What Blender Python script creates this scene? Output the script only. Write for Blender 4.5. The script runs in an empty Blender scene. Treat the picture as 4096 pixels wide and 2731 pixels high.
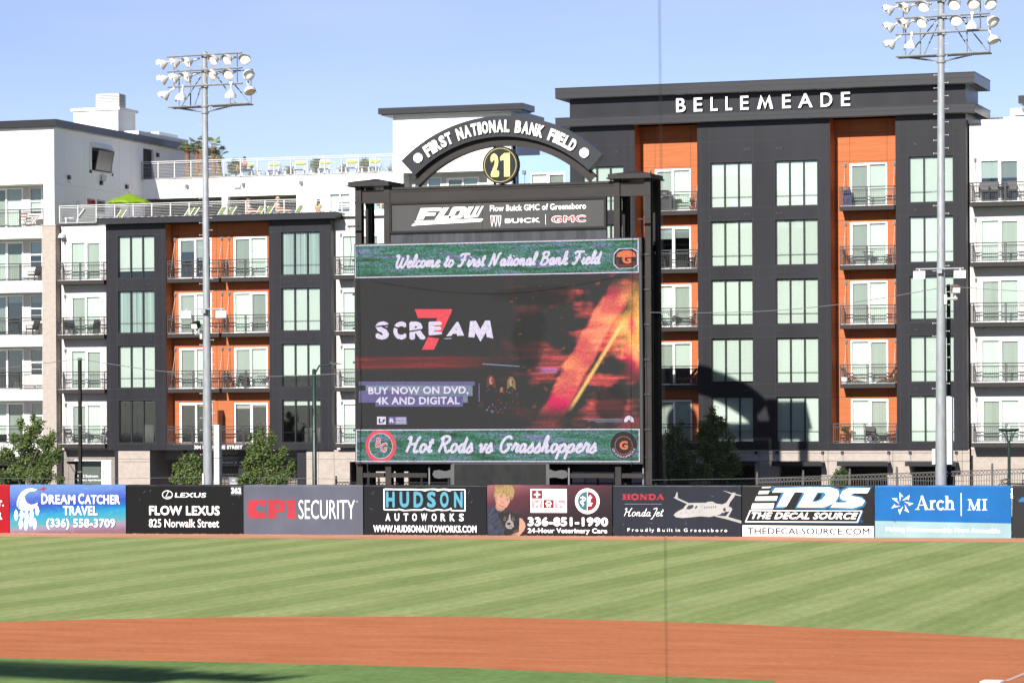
import bpy, bmesh, math, random
from mathutils import Vector, Matrix
random.seed(11)
S = bpy.context.scene
COL = S.collection
R = math.radians

# ------------------------------------------------------------------ camera
F, PSI, TH, U0, V0, CZ = 12300.0, math.atan(.335), .0055, 2048.0, 1620.0, 6.3
cam = bpy.data.cameras.new('camera')
cam.sensor_fit = 'HORIZONTAL'; cam.sensor_width = 36.0
cam.lens = 36.0 * F / 4096.0
cam.shift_y = (V0 - 1365.5) / 4096.0
cam.clip_start = 0.5; cam.clip_end = 6000
cam.dof.use_dof = True; cam.dof.focus_distance = 156.0; cam.dof.aperture_fstop = 4.0
co = bpy.data.objects.new('camera', cam); COL.objects.link(co)
co.matrix_world = (Matrix.Translation((0, 0, CZ)) @ Matrix.Rotation(PSI, 4, 'Z') @
                   Matrix.Rotation(R(90), 4, 'X') @ Matrix.Rotation(-TH, 4, 'Z'))
S.camera = co

# ------------------------------------------------------------------ light
SUN_DIR = Vector((2.9, 22.0, -12.46)).normalized()          # the way the light travels
SUN_EL = math.asin(-SUN_DIR.z)
SUN_AZ = math.atan2(-SUN_DIR.x, -SUN_DIR.y)                  # from +Y towards +X
W = bpy.data.worlds.new('World'); S.world = W; W.use_nodes = True
nt = W.node_tree; nt.nodes.clear()
sky = nt.nodes.new('ShaderNodeTexSky'); sky.sky_type = 'NISHITA'; sky.sun_disc = False
sky.sun_elevation = SUN_EL; sky.sun_rotation = SUN_AZ
sky.air_density = .7; sky.dust_density = 0.0; sky.ozone_density = 1.6; sky.altitude = 2000
bg = nt.nodes.new('ShaderNodeBackground'); bg.inputs['Strength'].default_value = 0.068
wo = nt.nodes.new('ShaderNodeOutputWorld')
tint = nt.nodes.new('ShaderNodeMix'); tint.data_type = 'RGBA'; tint.blend_type = 'MULTIPLY'; tint.inputs[0].default_value = 1.0; tint.inputs[7].default_value = (1.13, .945, .97, 1)
nt.links.new(sky.outputs[0], tint.inputs[6]); # faint high haze wisps
wc = nt.nodes.new('ShaderNodeTexCoord'); wm = nt.nodes.new('ShaderNodeMapping'); wm.inputs['Scale'].default_value = (7, 7, 34)
wn = nt.nodes.new('ShaderNodeTexNoise'); wn.inputs['Scale'].default_value = 1.0; wn.inputs['Detail'].default_value = 6
wr = nt.nodes.new('ShaderNodeValToRGB'); wr.color_ramp.elements[0].position = .45; wr.color_ramp.elements[1].position = .8; wr.color_ramp.elements[1].color = (.16, .16, .16, 1)
wx = nt.nodes.new('ShaderNodeMix'); wx.data_type = 'RGBA'; wx.inputs[7].default_value = (6.6, 6.6, 7.4, 1)
nt.links.new(wc.outputs['Generated'], wm.inputs[0]); nt.links.new(wm.outputs[0], wn.inputs[0]); nt.links.new(wn.outputs['Fac'], wr.inputs[0])
nt.links.new(wr.outputs[0], wx.inputs[0]); nt.links.new(tint.outputs[2], wx.inputs[6]); nt.links.new(wx.outputs[2], bg.inputs[0]); nt.links.new(bg.outputs[0], wo.inputs[0])
sl = bpy.data.lights.new('sun', 'SUN'); sl.energy = 4.4; sl.angle = R(.53); sl.color = (1.0, .955, .89)
so = bpy.data.objects.new('sun', sl); COL.objects.link(so)
so.location = (-60, -80, 90); so.rotation_euler = SUN_DIR.to_track_quat('-Z', 'Y').to_euler()
S.view_settings.view_transform = 'Standard'; S.view_settings.look = 'None'
S.view_settings.exposure = 1.05; S.view_settings.gamma = 1.0
try: S.view_settings.use_curve_mapping = False
except Exception: pass
S.cycles.max_bounces = 8; S.cycles.transparent_max_bounces = 12

# ------------------------------------------------------------------ survey: pixels of the photograph to metres on a known plane
FW = (-math.sin(PSI), math.cos(PSI)); RT = (math.cos(PSI), math.sin(PSI))
def ray(u, v):
    du, dv = u - U0, v - V0
    a, b = (du - TH * dv) / F, (dv + TH * du) / F
    return (FW[0] + a * RT[0], FW[1] + a * RT[1], -b)
def at(u, v, Y):
    d = ray(u, v); k = Y / d[1]
    return (k * d[0], CZ + k * d[2])
def atX(u, v, X):
    d = ray(u, v); k = X / d[0]
    return (k * d[1], CZ + k * d[2])
def gnd(u, v, z=0.0):
    d = ray(u, v); k = (z - CZ) / d[2]
    return (k * d[0], k * d[1])
def crop(x0, y0, s): return lambda x, y: (x0 + x / s, y0 + y / s)
r1 = crop(0, 300, 1.96); r2 = crop(0, 1000, 1.6504); r3 = crop(900, 300, 2.24); r4 = crop(600, 850, 1.426)
r5 = crop(1380, 400, 1.782); r6 = crop(1380, 940, 1.568); r7 = crop(2500, 250, 1.4737); r8 = crop(2500, 1100, 1.4737)
def PX(r, x, y, Y): return at(*r(x, y), Y)[0]
def PZ(r, x, y, Y): return at(*r(x, y), Y)[1]

# ------------------------------------------------------------------ materials
def lin(c):
    c /= 255.0
    return c / 12.92 if c <= .04045 else ((c + .055) / 1.055) ** 2.4
def C(r, g, b, k=.42): return (lin(r) * k, lin(g) * k, lin(b) * k)
MATS = {}
def mat(name, col=(.5, .5, .5), rough=.6, metal=0.0, var=0.0, scale=(1, 1, 1), detail=4.0, bump=0.0, emit=0.0, spec=.5, coords='Object', col2=None, raw=False):
    if name in MATS: return MATS[name]
    if max(col) < .7 and not raw and not emit: col = tuple(x * .83 for x in col); col2 = col2 and tuple(x * .83 for x in col2)
    m = bpy.data.materials.new(name); m.use_nodes = True
    n = m.node_tree; p = n.nodes['Principled BSDF']
    p.inputs['Roughness'].default_value = rough; p.inputs['Metallic'].default_value = metal
    p.inputs['Specular IOR Level'].default_value = spec
    p.inputs['Base Color'].default_value = (*col, 1)
    if var or bump:
        tc = n.nodes.new('ShaderNodeTexCoord'); mp = n.nodes.new('ShaderNodeMapping')
        mp.inputs['Scale'].default_value = scale
        no = n.nodes.new('ShaderNodeTexNoise'); no.inputs['Scale'].default_value = 1.0; no.inputs['Detail'].default_value = detail
        n.links.new(tc.outputs[coords], mp.inputs[0]); n.links.new(mp.outputs[0], no.inputs[0])
        if var:
            rp = n.nodes.new('ShaderNodeValToRGB')
            rp.color_ramp.elements[0].position = .3; rp.color_ramp.elements[1].position = .7
            lo = col2 if col2 else tuple(x * (1 - var) for x in col)
            hi = col if col2 else tuple(min(1, x * (1 + var)) for x in col)
            rp.color_ramp.elements[0].color = (*lo, 1); rp.color_ramp.elements[1].color = (*hi, 1)
            n.links.new(no.outputs['Fac'], rp.inputs[0]); n.links.new(rp.outputs[0], p.inputs['Base Color'])
        if bump:
            bp = n.nodes.new('ShaderNodeBump'); bp.inputs['Strength'].default_value = bump; bp.inputs['Distance'].default_value = .02
            n.links.new(no.outputs['Fac'], bp.inputs['Height']); n.links.new(bp.outputs[0], p.inputs['Normal'])
    if emit:
        p.inputs['Emission Color'].default_value = (*col, 1); p.inputs['Emission Strength'].default_value = emit
    MATS[name] = m
    return m
def glass(name, tint, refl):
    m = bpy.data.materials.new(name); m.use_nodes = True; n = m.node_tree; n.nodes.clear()
    o = n.nodes.new('ShaderNodeOutputMaterial'); mx = n.nodes.new('ShaderNodeMixShader')
    t = n.nodes.new('ShaderNodeBsdfTransparent'); t.inputs[0].default_value = (*tint, 1)
    g = n.nodes.new('ShaderNodeBsdfGlossy'); g.inputs['Roughness'].default_value = .03; g.inputs[0].default_value = (.9, 1, .97, 1)
    fr = n.nodes.new('ShaderNodeLayerWeight'); fr.inputs[0].default_value = .25
    mr = n.nodes.new('ShaderNodeMapRange'); mr.inputs[3].default_value = refl; mr.inputs[4].default_value = .8
    n.links.new(fr.outputs['Fresnel'], mr.inputs[0]); n.links.new(mr.outputs[0], mx.inputs[0])
    n.links.new(t.outputs[0], mx.inputs[1]); n.links.new(g.outputs[0], mx.inputs[2]); n.links.new(mx.outputs[0], o.inputs[0])
    return m
M_CHAR = mat('charcoal_panel', (.0190, .0190, .0235), .34, 0, .26, (.55, .55, .10), 5, spec=.22)
M_CHAR2 = mat('charcoal_fascia', (.0165, .0165, .020), .32, 0, .15, (.3, .3, .6), 3, spec=.45)
M_JOINT = mat('panel_joint', (.008, .008, .009), .7)
M_JOINTL = mat('panel_joint_pale', (.42, .42, .41), .8)
M_ORANGE = mat('orange_wood_panel', (.47, .150, .055), .6, 0, .2, (.6, .6, 16), 5, 0, spec=.15, col2=(.38, .108, .037))
M_WHITE = mat('white_stucco', (.78, .78, .76), .8, 0, .03, (.4, .4, .4), 5)
M_SIDING = mat('pale_siding', (.58, .555, .535), .7, 0, .04, (1.5, 1.5, .1), 3)
M_BEIGE = mat('beige_masonry', (.40, .345, .30), .9, 0, .10, (3.5, 3.5, 5), 6)
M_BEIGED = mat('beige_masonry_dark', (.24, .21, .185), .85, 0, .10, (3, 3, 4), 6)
M_BLUE = mat('blue_stucco', (.27, .42, .66), .8, 0, .03, (.4, .4, .4), 3)
M_RAILW = mat('silver_rail', (.50, .50, .49), .5, .1)
M_RAILD = mat('dark_rail', (.03, .03, .032), .5)
M_VINYL = mat('white_vinyl', (.8, .8, .79), .5)
M_BLIND = mat('roller_blind', (.545, .575, .54), .9, 0, .03, (2, 2, .2), 2)
M_BLINDG = mat('insect_screen_blind', (.30, .315, .285), .9, 0, .05, (6, 6, .3), 2)
M_CURT = mat('grey_curtain', (.28, .33, .32), .9, 0, .3, (9, 9, .1), 2)
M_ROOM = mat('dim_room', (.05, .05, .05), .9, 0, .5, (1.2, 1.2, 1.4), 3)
M_GLASS = glass('window_glass', (.90, .965, .93), .05)
M_GLASSD = glass('window_glass_bare', (.7, .76, .74), .10)
M_STEEL = mat('galvanised_steel', (.27, .285, .305), .6, .15, .14, (6, 6, 2), 8)
M_STEELD = mat('weathered_bracket', (.16, .17, .175), .6, .3)
M_BLACKST = mat('black_painted_steel', (.014, .013, .013), .6, 0, .25, (.5, .5, .3), 4, spec=.2)
M_BROWNST = mat('bronze_painted_steel', (.030, .0265, .0255), .6, 0, .18, (.4, .4, 1.2), 5, spec=.2)
M_WHITEP = mat('white_print', (.78, .78, .77), .45)
M_LAMPIN = mat('lamp_lens', (.88, .87, .86), .3, 0, 0)
M_LAMPPK = mat('lamp_lens_pinkish', (.84, .68, .62), .3)
M_ALU = mat('spun_aluminium', (.62, .62, .63), .4, .12, .1, (4, 4, 4), 3)
M_PATIO = mat('patio_black', (.02, .02, .022), .5)
M_TEAK = mat('teak_slats', (.25, .10, .045), .6, 0, .25, (20, 20, 2), 3)

def per_object(m, lo, hi):                                   # each instance a slightly different shade of its own
    n = m.node_tree; p = n.nodes['Principled BSDF']; src = p.inputs['Base Color'].links[0].from_socket
    oi = n.nodes.new('ShaderNodeObjectInfo'); mr = n.nodes.new('ShaderNodeMapRange'); mr.inputs[3].default_value = lo; mr.inputs[4].default_value = hi
    x = n.nodes.new('ShaderNodeMix'); x.data_type = 'RGBA'; x.blend_type = 'MULTIPLY'; x.inputs[0].default_value = 1.0
    n.links.new(oi.outputs['Random'], mr.inputs[0]); n.links.new(src, x.inputs[6]); n.links.new(mr.outputs[0], x.inputs[7]); n.links.new(x.outputs[2], p.inputs['Base Color'])
per_object(M_BLIND, .74, 1.06); per_object(M_BLINDG, .7, 1.1)
# ------------------------------------------------------------------ mesh builder
class MB:
    def __init__(s): s.v = []; s.f = []; s.m = []; s.sm = []
    def add(s, vs, fs, mi=0, smooth=False):
        b = len(s.v); s.v += [tuple(p) for p in vs]
        for q in fs: s.f.append([b + i for i in q]); s.m.append(mi); s.sm.append(smooth)
        return s
    def box(s, x0, x1, y0, y1, z0, z1, mi=0):
        if x0 > x1: x0, x1 = x1, x0
        if y0 > y1: y0, y1 = y1, y0
        if z0 > z1: z0, z1 = z1, z0
        return s.add([(x0, y0, z0), (x1, y0, z0), (x1, y1, z0), (x0, y1, z0), (x0, y0, z1), (x1, y0, z1), (x1, y1, z1), (x0, y1, z1)],
                     [(3, 2, 1, 0), (4, 5, 6, 7), (0, 1, 5, 4), (1, 2, 6, 5), (2, 3, 7, 6), (3, 0, 4, 7)], mi)
    def quad(s, a, b, c, d, mi=0): return s.add([a, b, c, d], [(0, 1, 2, 3)], mi)
    def prism(s, poly, y0, y1, mi=0, mside=None):          # polygon in x,z pushed from y0 (front) to y1
        a = sum(poly[i][0] * poly[(i + 1) % len(poly)][1] - poly[(i + 1) % len(poly)][0] * poly[i][1] for i in range(len(poly)))
        if a < 0: poly = poly[::-1]
        n = len(poly); vs = [(x, y0, z) for x, z in poly] + [(x, y1, z) for x, z in poly]
        s.add(vs, [tuple(range(n)), tuple(range(2 * n - 1, n - 1, -1))], mi)
        s.add(vs, [((i + 1) % n, i, n + i, n + (i + 1) % n) for i in range(n)], mi if mside is None else mside)
        return s
    def flat(s, poly, y, mi=0):
        a = sum(poly[i][0] * poly[(i + 1) % len(poly)][1] - poly[(i + 1) % len(poly)][0] * poly[i][1] for i in range(len(poly)))
        if a < 0: poly = poly[::-1]
        return s.add([(x, y, z) for x, z in poly], [tuple(range(len(poly)))], mi)
    def tube(s, pts, r, n=6, mi=0, r2=None, smooth=True, cap=True, squash=None):
        pts = [Vector(p) for p in pts]; rings = []; k = len(pts)
        up = None
        for i, p in enumerate(pts):
            d = (pts[min(i + 1, k - 1)] - pts[max(i - 1, 0)])
            if d.length < 1e-9: d = Vector((0, 0, 1))
            d.normalize()
            if up is None: up = Vector((0, 0, 1)) if abs(d.z) < .9 else Vector((1, 0, 0))
            a = d.cross(up)
            if a.length < 1e-6: a = d.cross(Vector((0, 1, 0)))
            a.normalize(); b = a.cross(d).normalized(); up = b
            rr = r if r2 is None else r + (r2 - r) * i / max(1, k - 1)
            rings.append([p + (a * math.cos(2 * math.pi * j / n) + b * math.sin(2 * math.pi * j / n)) * rr for j in range(n)])
        vs = [q for g in rings for q in g]
        if squash is not None:
            y0, kk = squash; vs = [(q[0], y0 + (q[1] - y0) * kk, q[2]) for q in vs]
        fs = [(i * n + j, i * n + (j + 1) % n, (i + 1) * n + (j + 1) % n, (i + 1) * n + j) for i in range(k - 1) for j in range(n)]
        s.add(vs, fs, mi, smooth)
        if cap: s.add(vs, [tuple(range(n))[::-1], tuple(range((k - 1) * n, k * n))], mi)
        return s
    def bar(s, p0, p1, w, mi=0): return s.tube([p0, p1], w * .7071, 4, mi, smooth=False)
    def lathe(s, prof, c=(0, 0, 0), n=16, mi=0, smooth=True, mtx=None, a0=0.0, a1=2 * math.pi):
        full = abs(a1 - a0 - 2 * math.pi) < 1e-6; k = n if full else n + 1
        vs = []
        for r, z in prof:
            for j in range(k):
                a = a0 + (a1 - a0) * j / n
                p = Vector((r * math.cos(a), r * math.sin(a), z))
                if mtx is not None: p = mtx @ p
                vs.append((p[0] + c[0], p[1] + c[1], p[2] + c[2]))
        fs = [(i * k + j, i * k + (j + 1) % k, (i + 1) * k + (j + 1) % k, (i + 1) * k + j) for i in range(len(prof) - 1) for j in range(n)]
        return s.add(vs, fs, mi, smooth)
    def text(s, body, x0, x1, z0, z1, y, mi=0, off=0.0, shear=0.0, sp=1.0, th=0.0):
        vs, fs = text_geo(body, off, shear, sp, th > 0)
        xs = [v[0] for v in vs]; ys = [v[1] for v in vs]
        ax, bx, ay, by = min(xs), max(xs), min(ys), max(ys)
        kx = (x1 - x0) / max(1e-6, bx - ax); kz = (z1 - z0) / max(1e-6, by - ay)
        return s.add([(x0 + (v[0] - ax) * kx, y - (th if v[2] > .01 else 0) - (v[2] % .01 if abs(v[2]) < .01 else 0), z0 + (v[1] - ay) * kz) for v in vs], fs, mi)
    def move(s, mtx, start=0):
        for i in range(start, len(s.v)): s.v[i] = tuple(mtx @ Vector(s.v[i]))
        return s
    def mesh(s, name, mats):
        me = bpy.data.meshes.new(name); me.from_pydata(s.v, [], s.f)
        for m in (mats if isinstance(mats, (list, tuple)) else [mats]): me.materials.append(m)
        me.polygons.foreach_set('material_index', s.m); me.polygons.foreach_set('use_smooth', s.sm)
        me.update(); return me
    def obj(s, name, mats, parent=None, loc=(0, 0, 0), world=False):
        return put(name, s.mesh(name, mats), parent, loc, world)
def put(name, me, parent=None, loc=(0, 0, 0), world=False):
    o = bpy.data.objects.new(name, me); COL.objects.link(o)
    if parent is not None:
        o.parent = parent
        if world:                                            # verts are in world metres, parent is an unrotated Empty
            w = Vector((0, 0, 0)); q = parent
            while q is not None: w += Vector(q.location); q = q.parent
            loc = Vector(loc) - w
    o.location = loc
    return o
def tag(o, label=None, cat=None, group=None, kind=None):
    for k, v in (('label', label), ('category', cat), ('group', group), ('kind', kind)):
        if v: o[k] = v
    return o
def thing(name, label, cat, loc=(0, 0, 0), rz=0.0, group=None):
    o = bpy.data.objects.new(name, None); COL.objects.link(o); o.empty_display_size = .3
    o.location = loc; o.rotation_euler = (0, 0, rz)
    return tag(o, label, cat, group)
def dup(root, loc, rz=None, label=None, group=None):
    r = root.copy(); COL.objects.link(r); r.location = loc
    if rz is not None: r.rotation_euler = (0, 0, rz)
    if label: r['label'] = label
    if group: r['group'] = group
    for ch in list(root.children):
        c = ch.copy(); COL.objects.link(c); c.parent = r
        for g in list(ch.children):
            d = g.copy(); COL.objects.link(d); d.parent = c
    return r
_TG = {}
def _glyph(body, off, shear, solid):
    key = (body, off, shear, solid)
    if key in _TG: return _TG[key]
    c = bpy.data.curves.new('lettering', 'FONT'); c.body = body; c.offset = off; c.shear = shear
    c.resolution_u = 3; c.extrude = .05 if solid else 0.0
    o = bpy.data.objects.new('lettering', c); COL.objects.link(o)
    dg = bpy.context.evaluated_depsgraph_get(); dg.update()
    me = bpy.data.meshes.new_from_object(o.evaluated_get(dg))
    vs = [tuple(v.co) for v in me.vertices]
    fs = [tuple(p.vertices) if (solid or p.normal.z > 0) else tuple(p.vertices)[::-1] for p in me.polygons]
    bpy.data.objects.remove(o); bpy.data.curves.remove(c); bpy.data.meshes.remove(me)
    _TG[key] = (vs, fs); return _TG[key]
def text_geo(body, off, shear, sp, solid):
    """each letter filled by itself, so that bold neighbours never cut holes into one another"""
    bar = max(v[0] for v in _glyph('|', 0, 0, False)[0]); pen = 0.0; V, F_, i = [], [], 0
    for ch in body:
        adv = max(v[0] for v in _glyph(ch + '|', 0, 0, False)[0]) - bar
        if ch != ' ':
            bold = off > 0 and not solid                     # bold = the letter laid over itself, a hair in front each time
            vs, fs = _glyph(ch, 0.0 if bold else off, shear, solid)
            for j, (ox, oy) in enumerate([(0, 0)] + ([(off * math.cos(q * math.pi / 4), off * math.sin(q * math.pi / 4)) for q in range(8)] if bold else [])):
                b = len(V); V += [(x + pen + ox, y + oy, z + (i % 2) * .0010 + j * .0001) for x, y, z in vs]; F_ += [tuple(q + b for q in f) for f in fs]
            i += 1
        pen += (adv + max(0, off) * .9) * (sp if ch != ' ' else 1)
    return V, F_

# ================================================================== SETTING: field and ground
def ground_mat(name, kind):
    m = bpy.data.materials.new(name); m.use_nodes = True; n = m.node_tree; L = n.links.new
    p = n.nodes['Principled BSDF']; p.inputs['Roughness'].default_value = .95; p.inputs['Specular IOR Level'].default_value = .05
    tc = n.nodes.new('ShaderNodeTexCoord')
    def noise(sc, det=5, dist=0.0, vec=None, rot=0.0):
        mp = n.nodes.new('ShaderNodeMapping'); mp.inputs['Scale'].default_value = sc; mp.inputs['Rotation'].default_value = (0, 0, rot)
        no = n.nodes.new('ShaderNodeTexNoise'); no.inputs['Scale'].default_value = 1; no.inputs['Detail'].default_value = det; no.inputs['Distortion'].default_value = dist
        L(tc.outputs['Object'], mp.inputs[0]); L(mp.outputs[0], no.inputs[0]); return no.outputs['Fac']
    def ramp(fac, *st):
        r = n.nodes.new('ShaderNodeValToRGB'); e = r.color_ramp.elements
        while len(e) < len(st): e.new(.5)
        for q, (pos, col) in zip(e, st): q.position = pos; q.color = (*col, 1)
        L(fac, r.inputs[0]); return r.outputs[0]
    def mix(mode, fac, a, b):
        x = n.nodes.new('ShaderNodeMix'); x.data_type = 'RGBA'; x.blend_type = mode
        if isinstance(fac, float): x.inputs[0].default_value = fac
        else: L(fac, x.inputs[0])
        for i, q in ((6, a), (7, b)):
            if isinstance(q, tuple): x.inputs[i].default_value = (*q, 1)
            else: L(q, x.inputs[i])
        return x.outputs[2]
    if kind in ('outfield', 'infield'):
        if kind == 'outfield':
            w = n.nodes.new('ShaderNodeTexWave'); w.wave_type = 'BANDS'; w.bands_direction = 'X'; w.wave_profile = 'SIN'
            w.inputs['Scale'].default_value = 1.0; w.inputs['Distortion'].default_value = 1.1; w.inputs['Detail'].default_value = 3; w.inputs['Detail Scale'].default_value = .35
            mp = n.nodes.new('ShaderNodeMapping'); mp.inputs['Rotation'].default_value = (0, 0, STRIPE_ROT); mp.inputs['Scale'].default_value = (STRIPE_K,) * 3
            mp.inputs['Location'].default_value = (STRIPE_OFF, 0, 0)
            L(tc.outputs['Object'], mp.inputs[0]); L(mp.outputs[0], w.inputs[0])
            base = ramp(w.outputs['Fac'], (.30, (.222, .276, .098)), (.70, (.280, .326, .132)))
            # thin mowing passes inside the broad stripes
            w2 = n.nodes.new('ShaderNodeTexWave'); w2.wave_type = 'BANDS'; w2.inputs['Scale'].default_value = 5.0; w2.inputs['Distortion'].default_value = 1.2
            L(mp.outputs[0], w2.inputs[0])
            base = mix('MULTIPLY', .35, base, ramp(w2.outputs['Fac'], (.2, (.8, .84, .78)), (.8, (1.06, 1.05, 1.1))))
            base = mix('MIX', ramp(noise((.16, .05, 1), 4, 1.2, rot=.05), (.58, (0, 0, 0)), (.80, (.6, .6, .6))), base, (.34, .315, .16))
        else:
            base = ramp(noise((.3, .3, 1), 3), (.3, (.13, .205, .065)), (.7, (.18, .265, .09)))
        base = mix('MULTIPLY', .6, base, ramp(noise((4.5, 2.2, 1), 8), (.34, (.68, .72, .66)), (.64, (1.12, 1.10, 1.15))))
        base = mix('MULTIPLY', .5, base, ramp(noise((.5, .14, 1), 5), (.35, (.74, .78, .72)), (.65, (1.12, 1.1, 1.15))))
    elif kind in ('dirt', 'track'):
        c0, c1 = ((.40, .138, .058), (.48, .183, .083)) if kind == 'dirt' else ((.46, .215, .13), (.56, .29, .18))
        base = ramp(noise((.35, .9, 1), 6, .6, rot=-.2), (.3, c0), (.7, c1))
        base = mix('MULTIPLY', .42, base, ramp(noise((5, 9, 1), 6), (.32, (.62, .60, .58)), (.68, (1.2, 1.2, 1.22))))
        base = mix('MULTIPLY', .22, base, ramp(noise((.06, 1.6, 1), 5, .5, rot=.15), (.35, (.74, .71, .69)), (.65, (1.1, 1.1, 1.12))))
        base = mix('MIX', ramp(noise((3.2, 3.2, 1), 1), (.80, (0, 0, 0)), (.83, (.8, .8, .8))), base, (.5, .33, .24))
    elif kind == 'street':
        base = ramp(noise((.8, .8, 1), 6), (.3, (.055, .055, .057)), (.7, (.085, .084, .082)))
    L(base, p.inputs['Base Color'])
    bp = n.nodes.new('ShaderNodeBump'); bp.inputs['Strength'].default_value = .5; bp.inputs['Distance'].default_value = .03
    L(noise((22, 22, 1), 3), bp.inputs['Height']); L(bp.outputs[0], p.inputs['Normal'])
    return m
# broad mowing stripes run straight away from the plate side, one pair of passes every 3.8 m
STRIPE_ROT = -math.pi; STRIPE_K = .31416 / 3.8; STRIPE_OFF = 3.1 * STRIPE_K
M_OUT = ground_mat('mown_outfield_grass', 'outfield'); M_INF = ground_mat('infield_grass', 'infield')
M_DIRT = ground_mat('infield_clay', 'dirt'); M_TRACK = ground_mat('warning_track_clay', 'track'); M_ST = ground_mat('asphalt', 'street')

# the outfield wall is one straight run
WB, WA = Vector((-72.0, 138.93, 0)), math.atan(.0783)
WX, WN = Vector((math.cos(WA), math.sin(WA), 0)), Vector((-math.sin(WA), math.cos(WA), 0))
def wallx(u, v):                                             # metres along the wall of a pixel on its face
    d = ray(u, v); k = (WB[0] * WN[0] + WB[1] * WN[1]) / (d[0] * WN[0] + d[1] * WN[1])
    p = Vector((k * d[0], k * d[1], CZ + k * d[2])); q = p - WB
    return q.dot(WX), p.z
def sheet(name, pts, z, m):
    b = MB(); b.add([(x, y, z) for x, y in pts], [tuple(range(len(pts)))])
    a = sum(pts[i][0] * pts[(i + 1) % len(pts)][1] - pts[(i + 1) % len(pts)][0] * pts[i][1] for i in range(len(pts)))
    if a < 0: b.f = [list(reversed(q)) for q in b.f]
    return tag(b.obj(name, m), kind='structure')
sheet('ground', [(-900, -300), (900, -300), (900, 2500), (-900, 2500)], -.03, M_ST)
def wl(t, off): p = WB + WX * t - WN * off; return (p.x, p.y)
sheet('outfield', [wl(-60, -.1), wl(110, -.1), (70, 40), (-90, 20)], 0.0, M_OUT)
sheet('warning_track', [wl(-60, 4.3), wl(110, 4.3), wl(110, -.3), wl(-60, -.3)], .006, M_TRACK)
arc = [gnd(*p) for p in ((-900, 2530), (-400, 2503), (0, 2487), (420, 2475), (820, 2469), (1219, 2466), (1610, 2465), (2003, 2469), (2480, 2480), (2960, 2496), (3530, 2521), (4096, 2556), (4600, 2598), (5400, 2680))]
near = [gnd(*p) for p in ((5400, 2790), (4300, 2760), (3100, 2722), (1829, 2670), (975, 2650), (0, 2631), (-900, 2615))]
sheet('infield_dirt', [(-4, 25)] + [(25, 40)] + arc[::-1] + [near[-1]], .006, M_DIRT)
inf = near[2:] + [(-60, 50), (-30, 30), (-12, 45)]
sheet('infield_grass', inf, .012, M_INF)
g0, g1 = Vector((*gnd(4016, 2727), 0)), Vector((*gnd(4096, 2694), 0)); gd = (g1 - g0).normalized(); gp = Vector((-gd.y, gd.x, 0)) * .055
a, b_ = g0 + gd * .2, g0 + gd * 16
mb = MB(); mb.add([tuple(a - gp), tuple(b_ - gp), tuple(b_ + gp), tuple(a + gp)], [(0, 1, 2, 3)])
o = mb.obj('foul_line', mat('chalk', (.52, .42, .38), .9, 0, .2, (8, 8, 1))); o.location.z = .012; tag(o, kind='structure')
bc = Vector((*gnd(3968, 2737), 0))
mb = MB()
def bevbox(mb, sx, sy, h, bv, mi=0):
    r0 = [(-sx, -sy), (sx, -sy), (sx, sy), (-sx, sy)]; r1_ = [(-sx + bv, -sy + bv), (sx - bv, -sy + bv), (sx - bv, sy - bv), (-sx + bv, sy - bv)]
    vs = [(x, y, 0) for x, y in r0] + [(x, y, h - bv) for x, y in r0] + [(x, y, h) for x, y in r1_]
    fs = [(3, 2, 1, 0), (8, 9, 10, 11)] + [(i, (i + 1) % 4, 4 + (i + 1) % 4, 4 + i) for i in range(4)] + [(4 + i, 4 + (i + 1) % 4, 8 + (i + 1) % 4, 8 + i) for i in range(4)]
    return mb.add(vs, fs, mi)
bevbox(mb, .23, .23, .09, .025)
o = mb.obj('base_bag', mat('base_canvas', (.72, .72, .72), .6, 0, .04, (6, 6, 6))); o.location = (bc.x, bc.y, .006); o.rotation_euler = (0, 0, math.atan2(gd.y, gd.x))
tag(o, 'white canvas base bag lying on the red infield clay at the chalk line', 'base')

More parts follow.
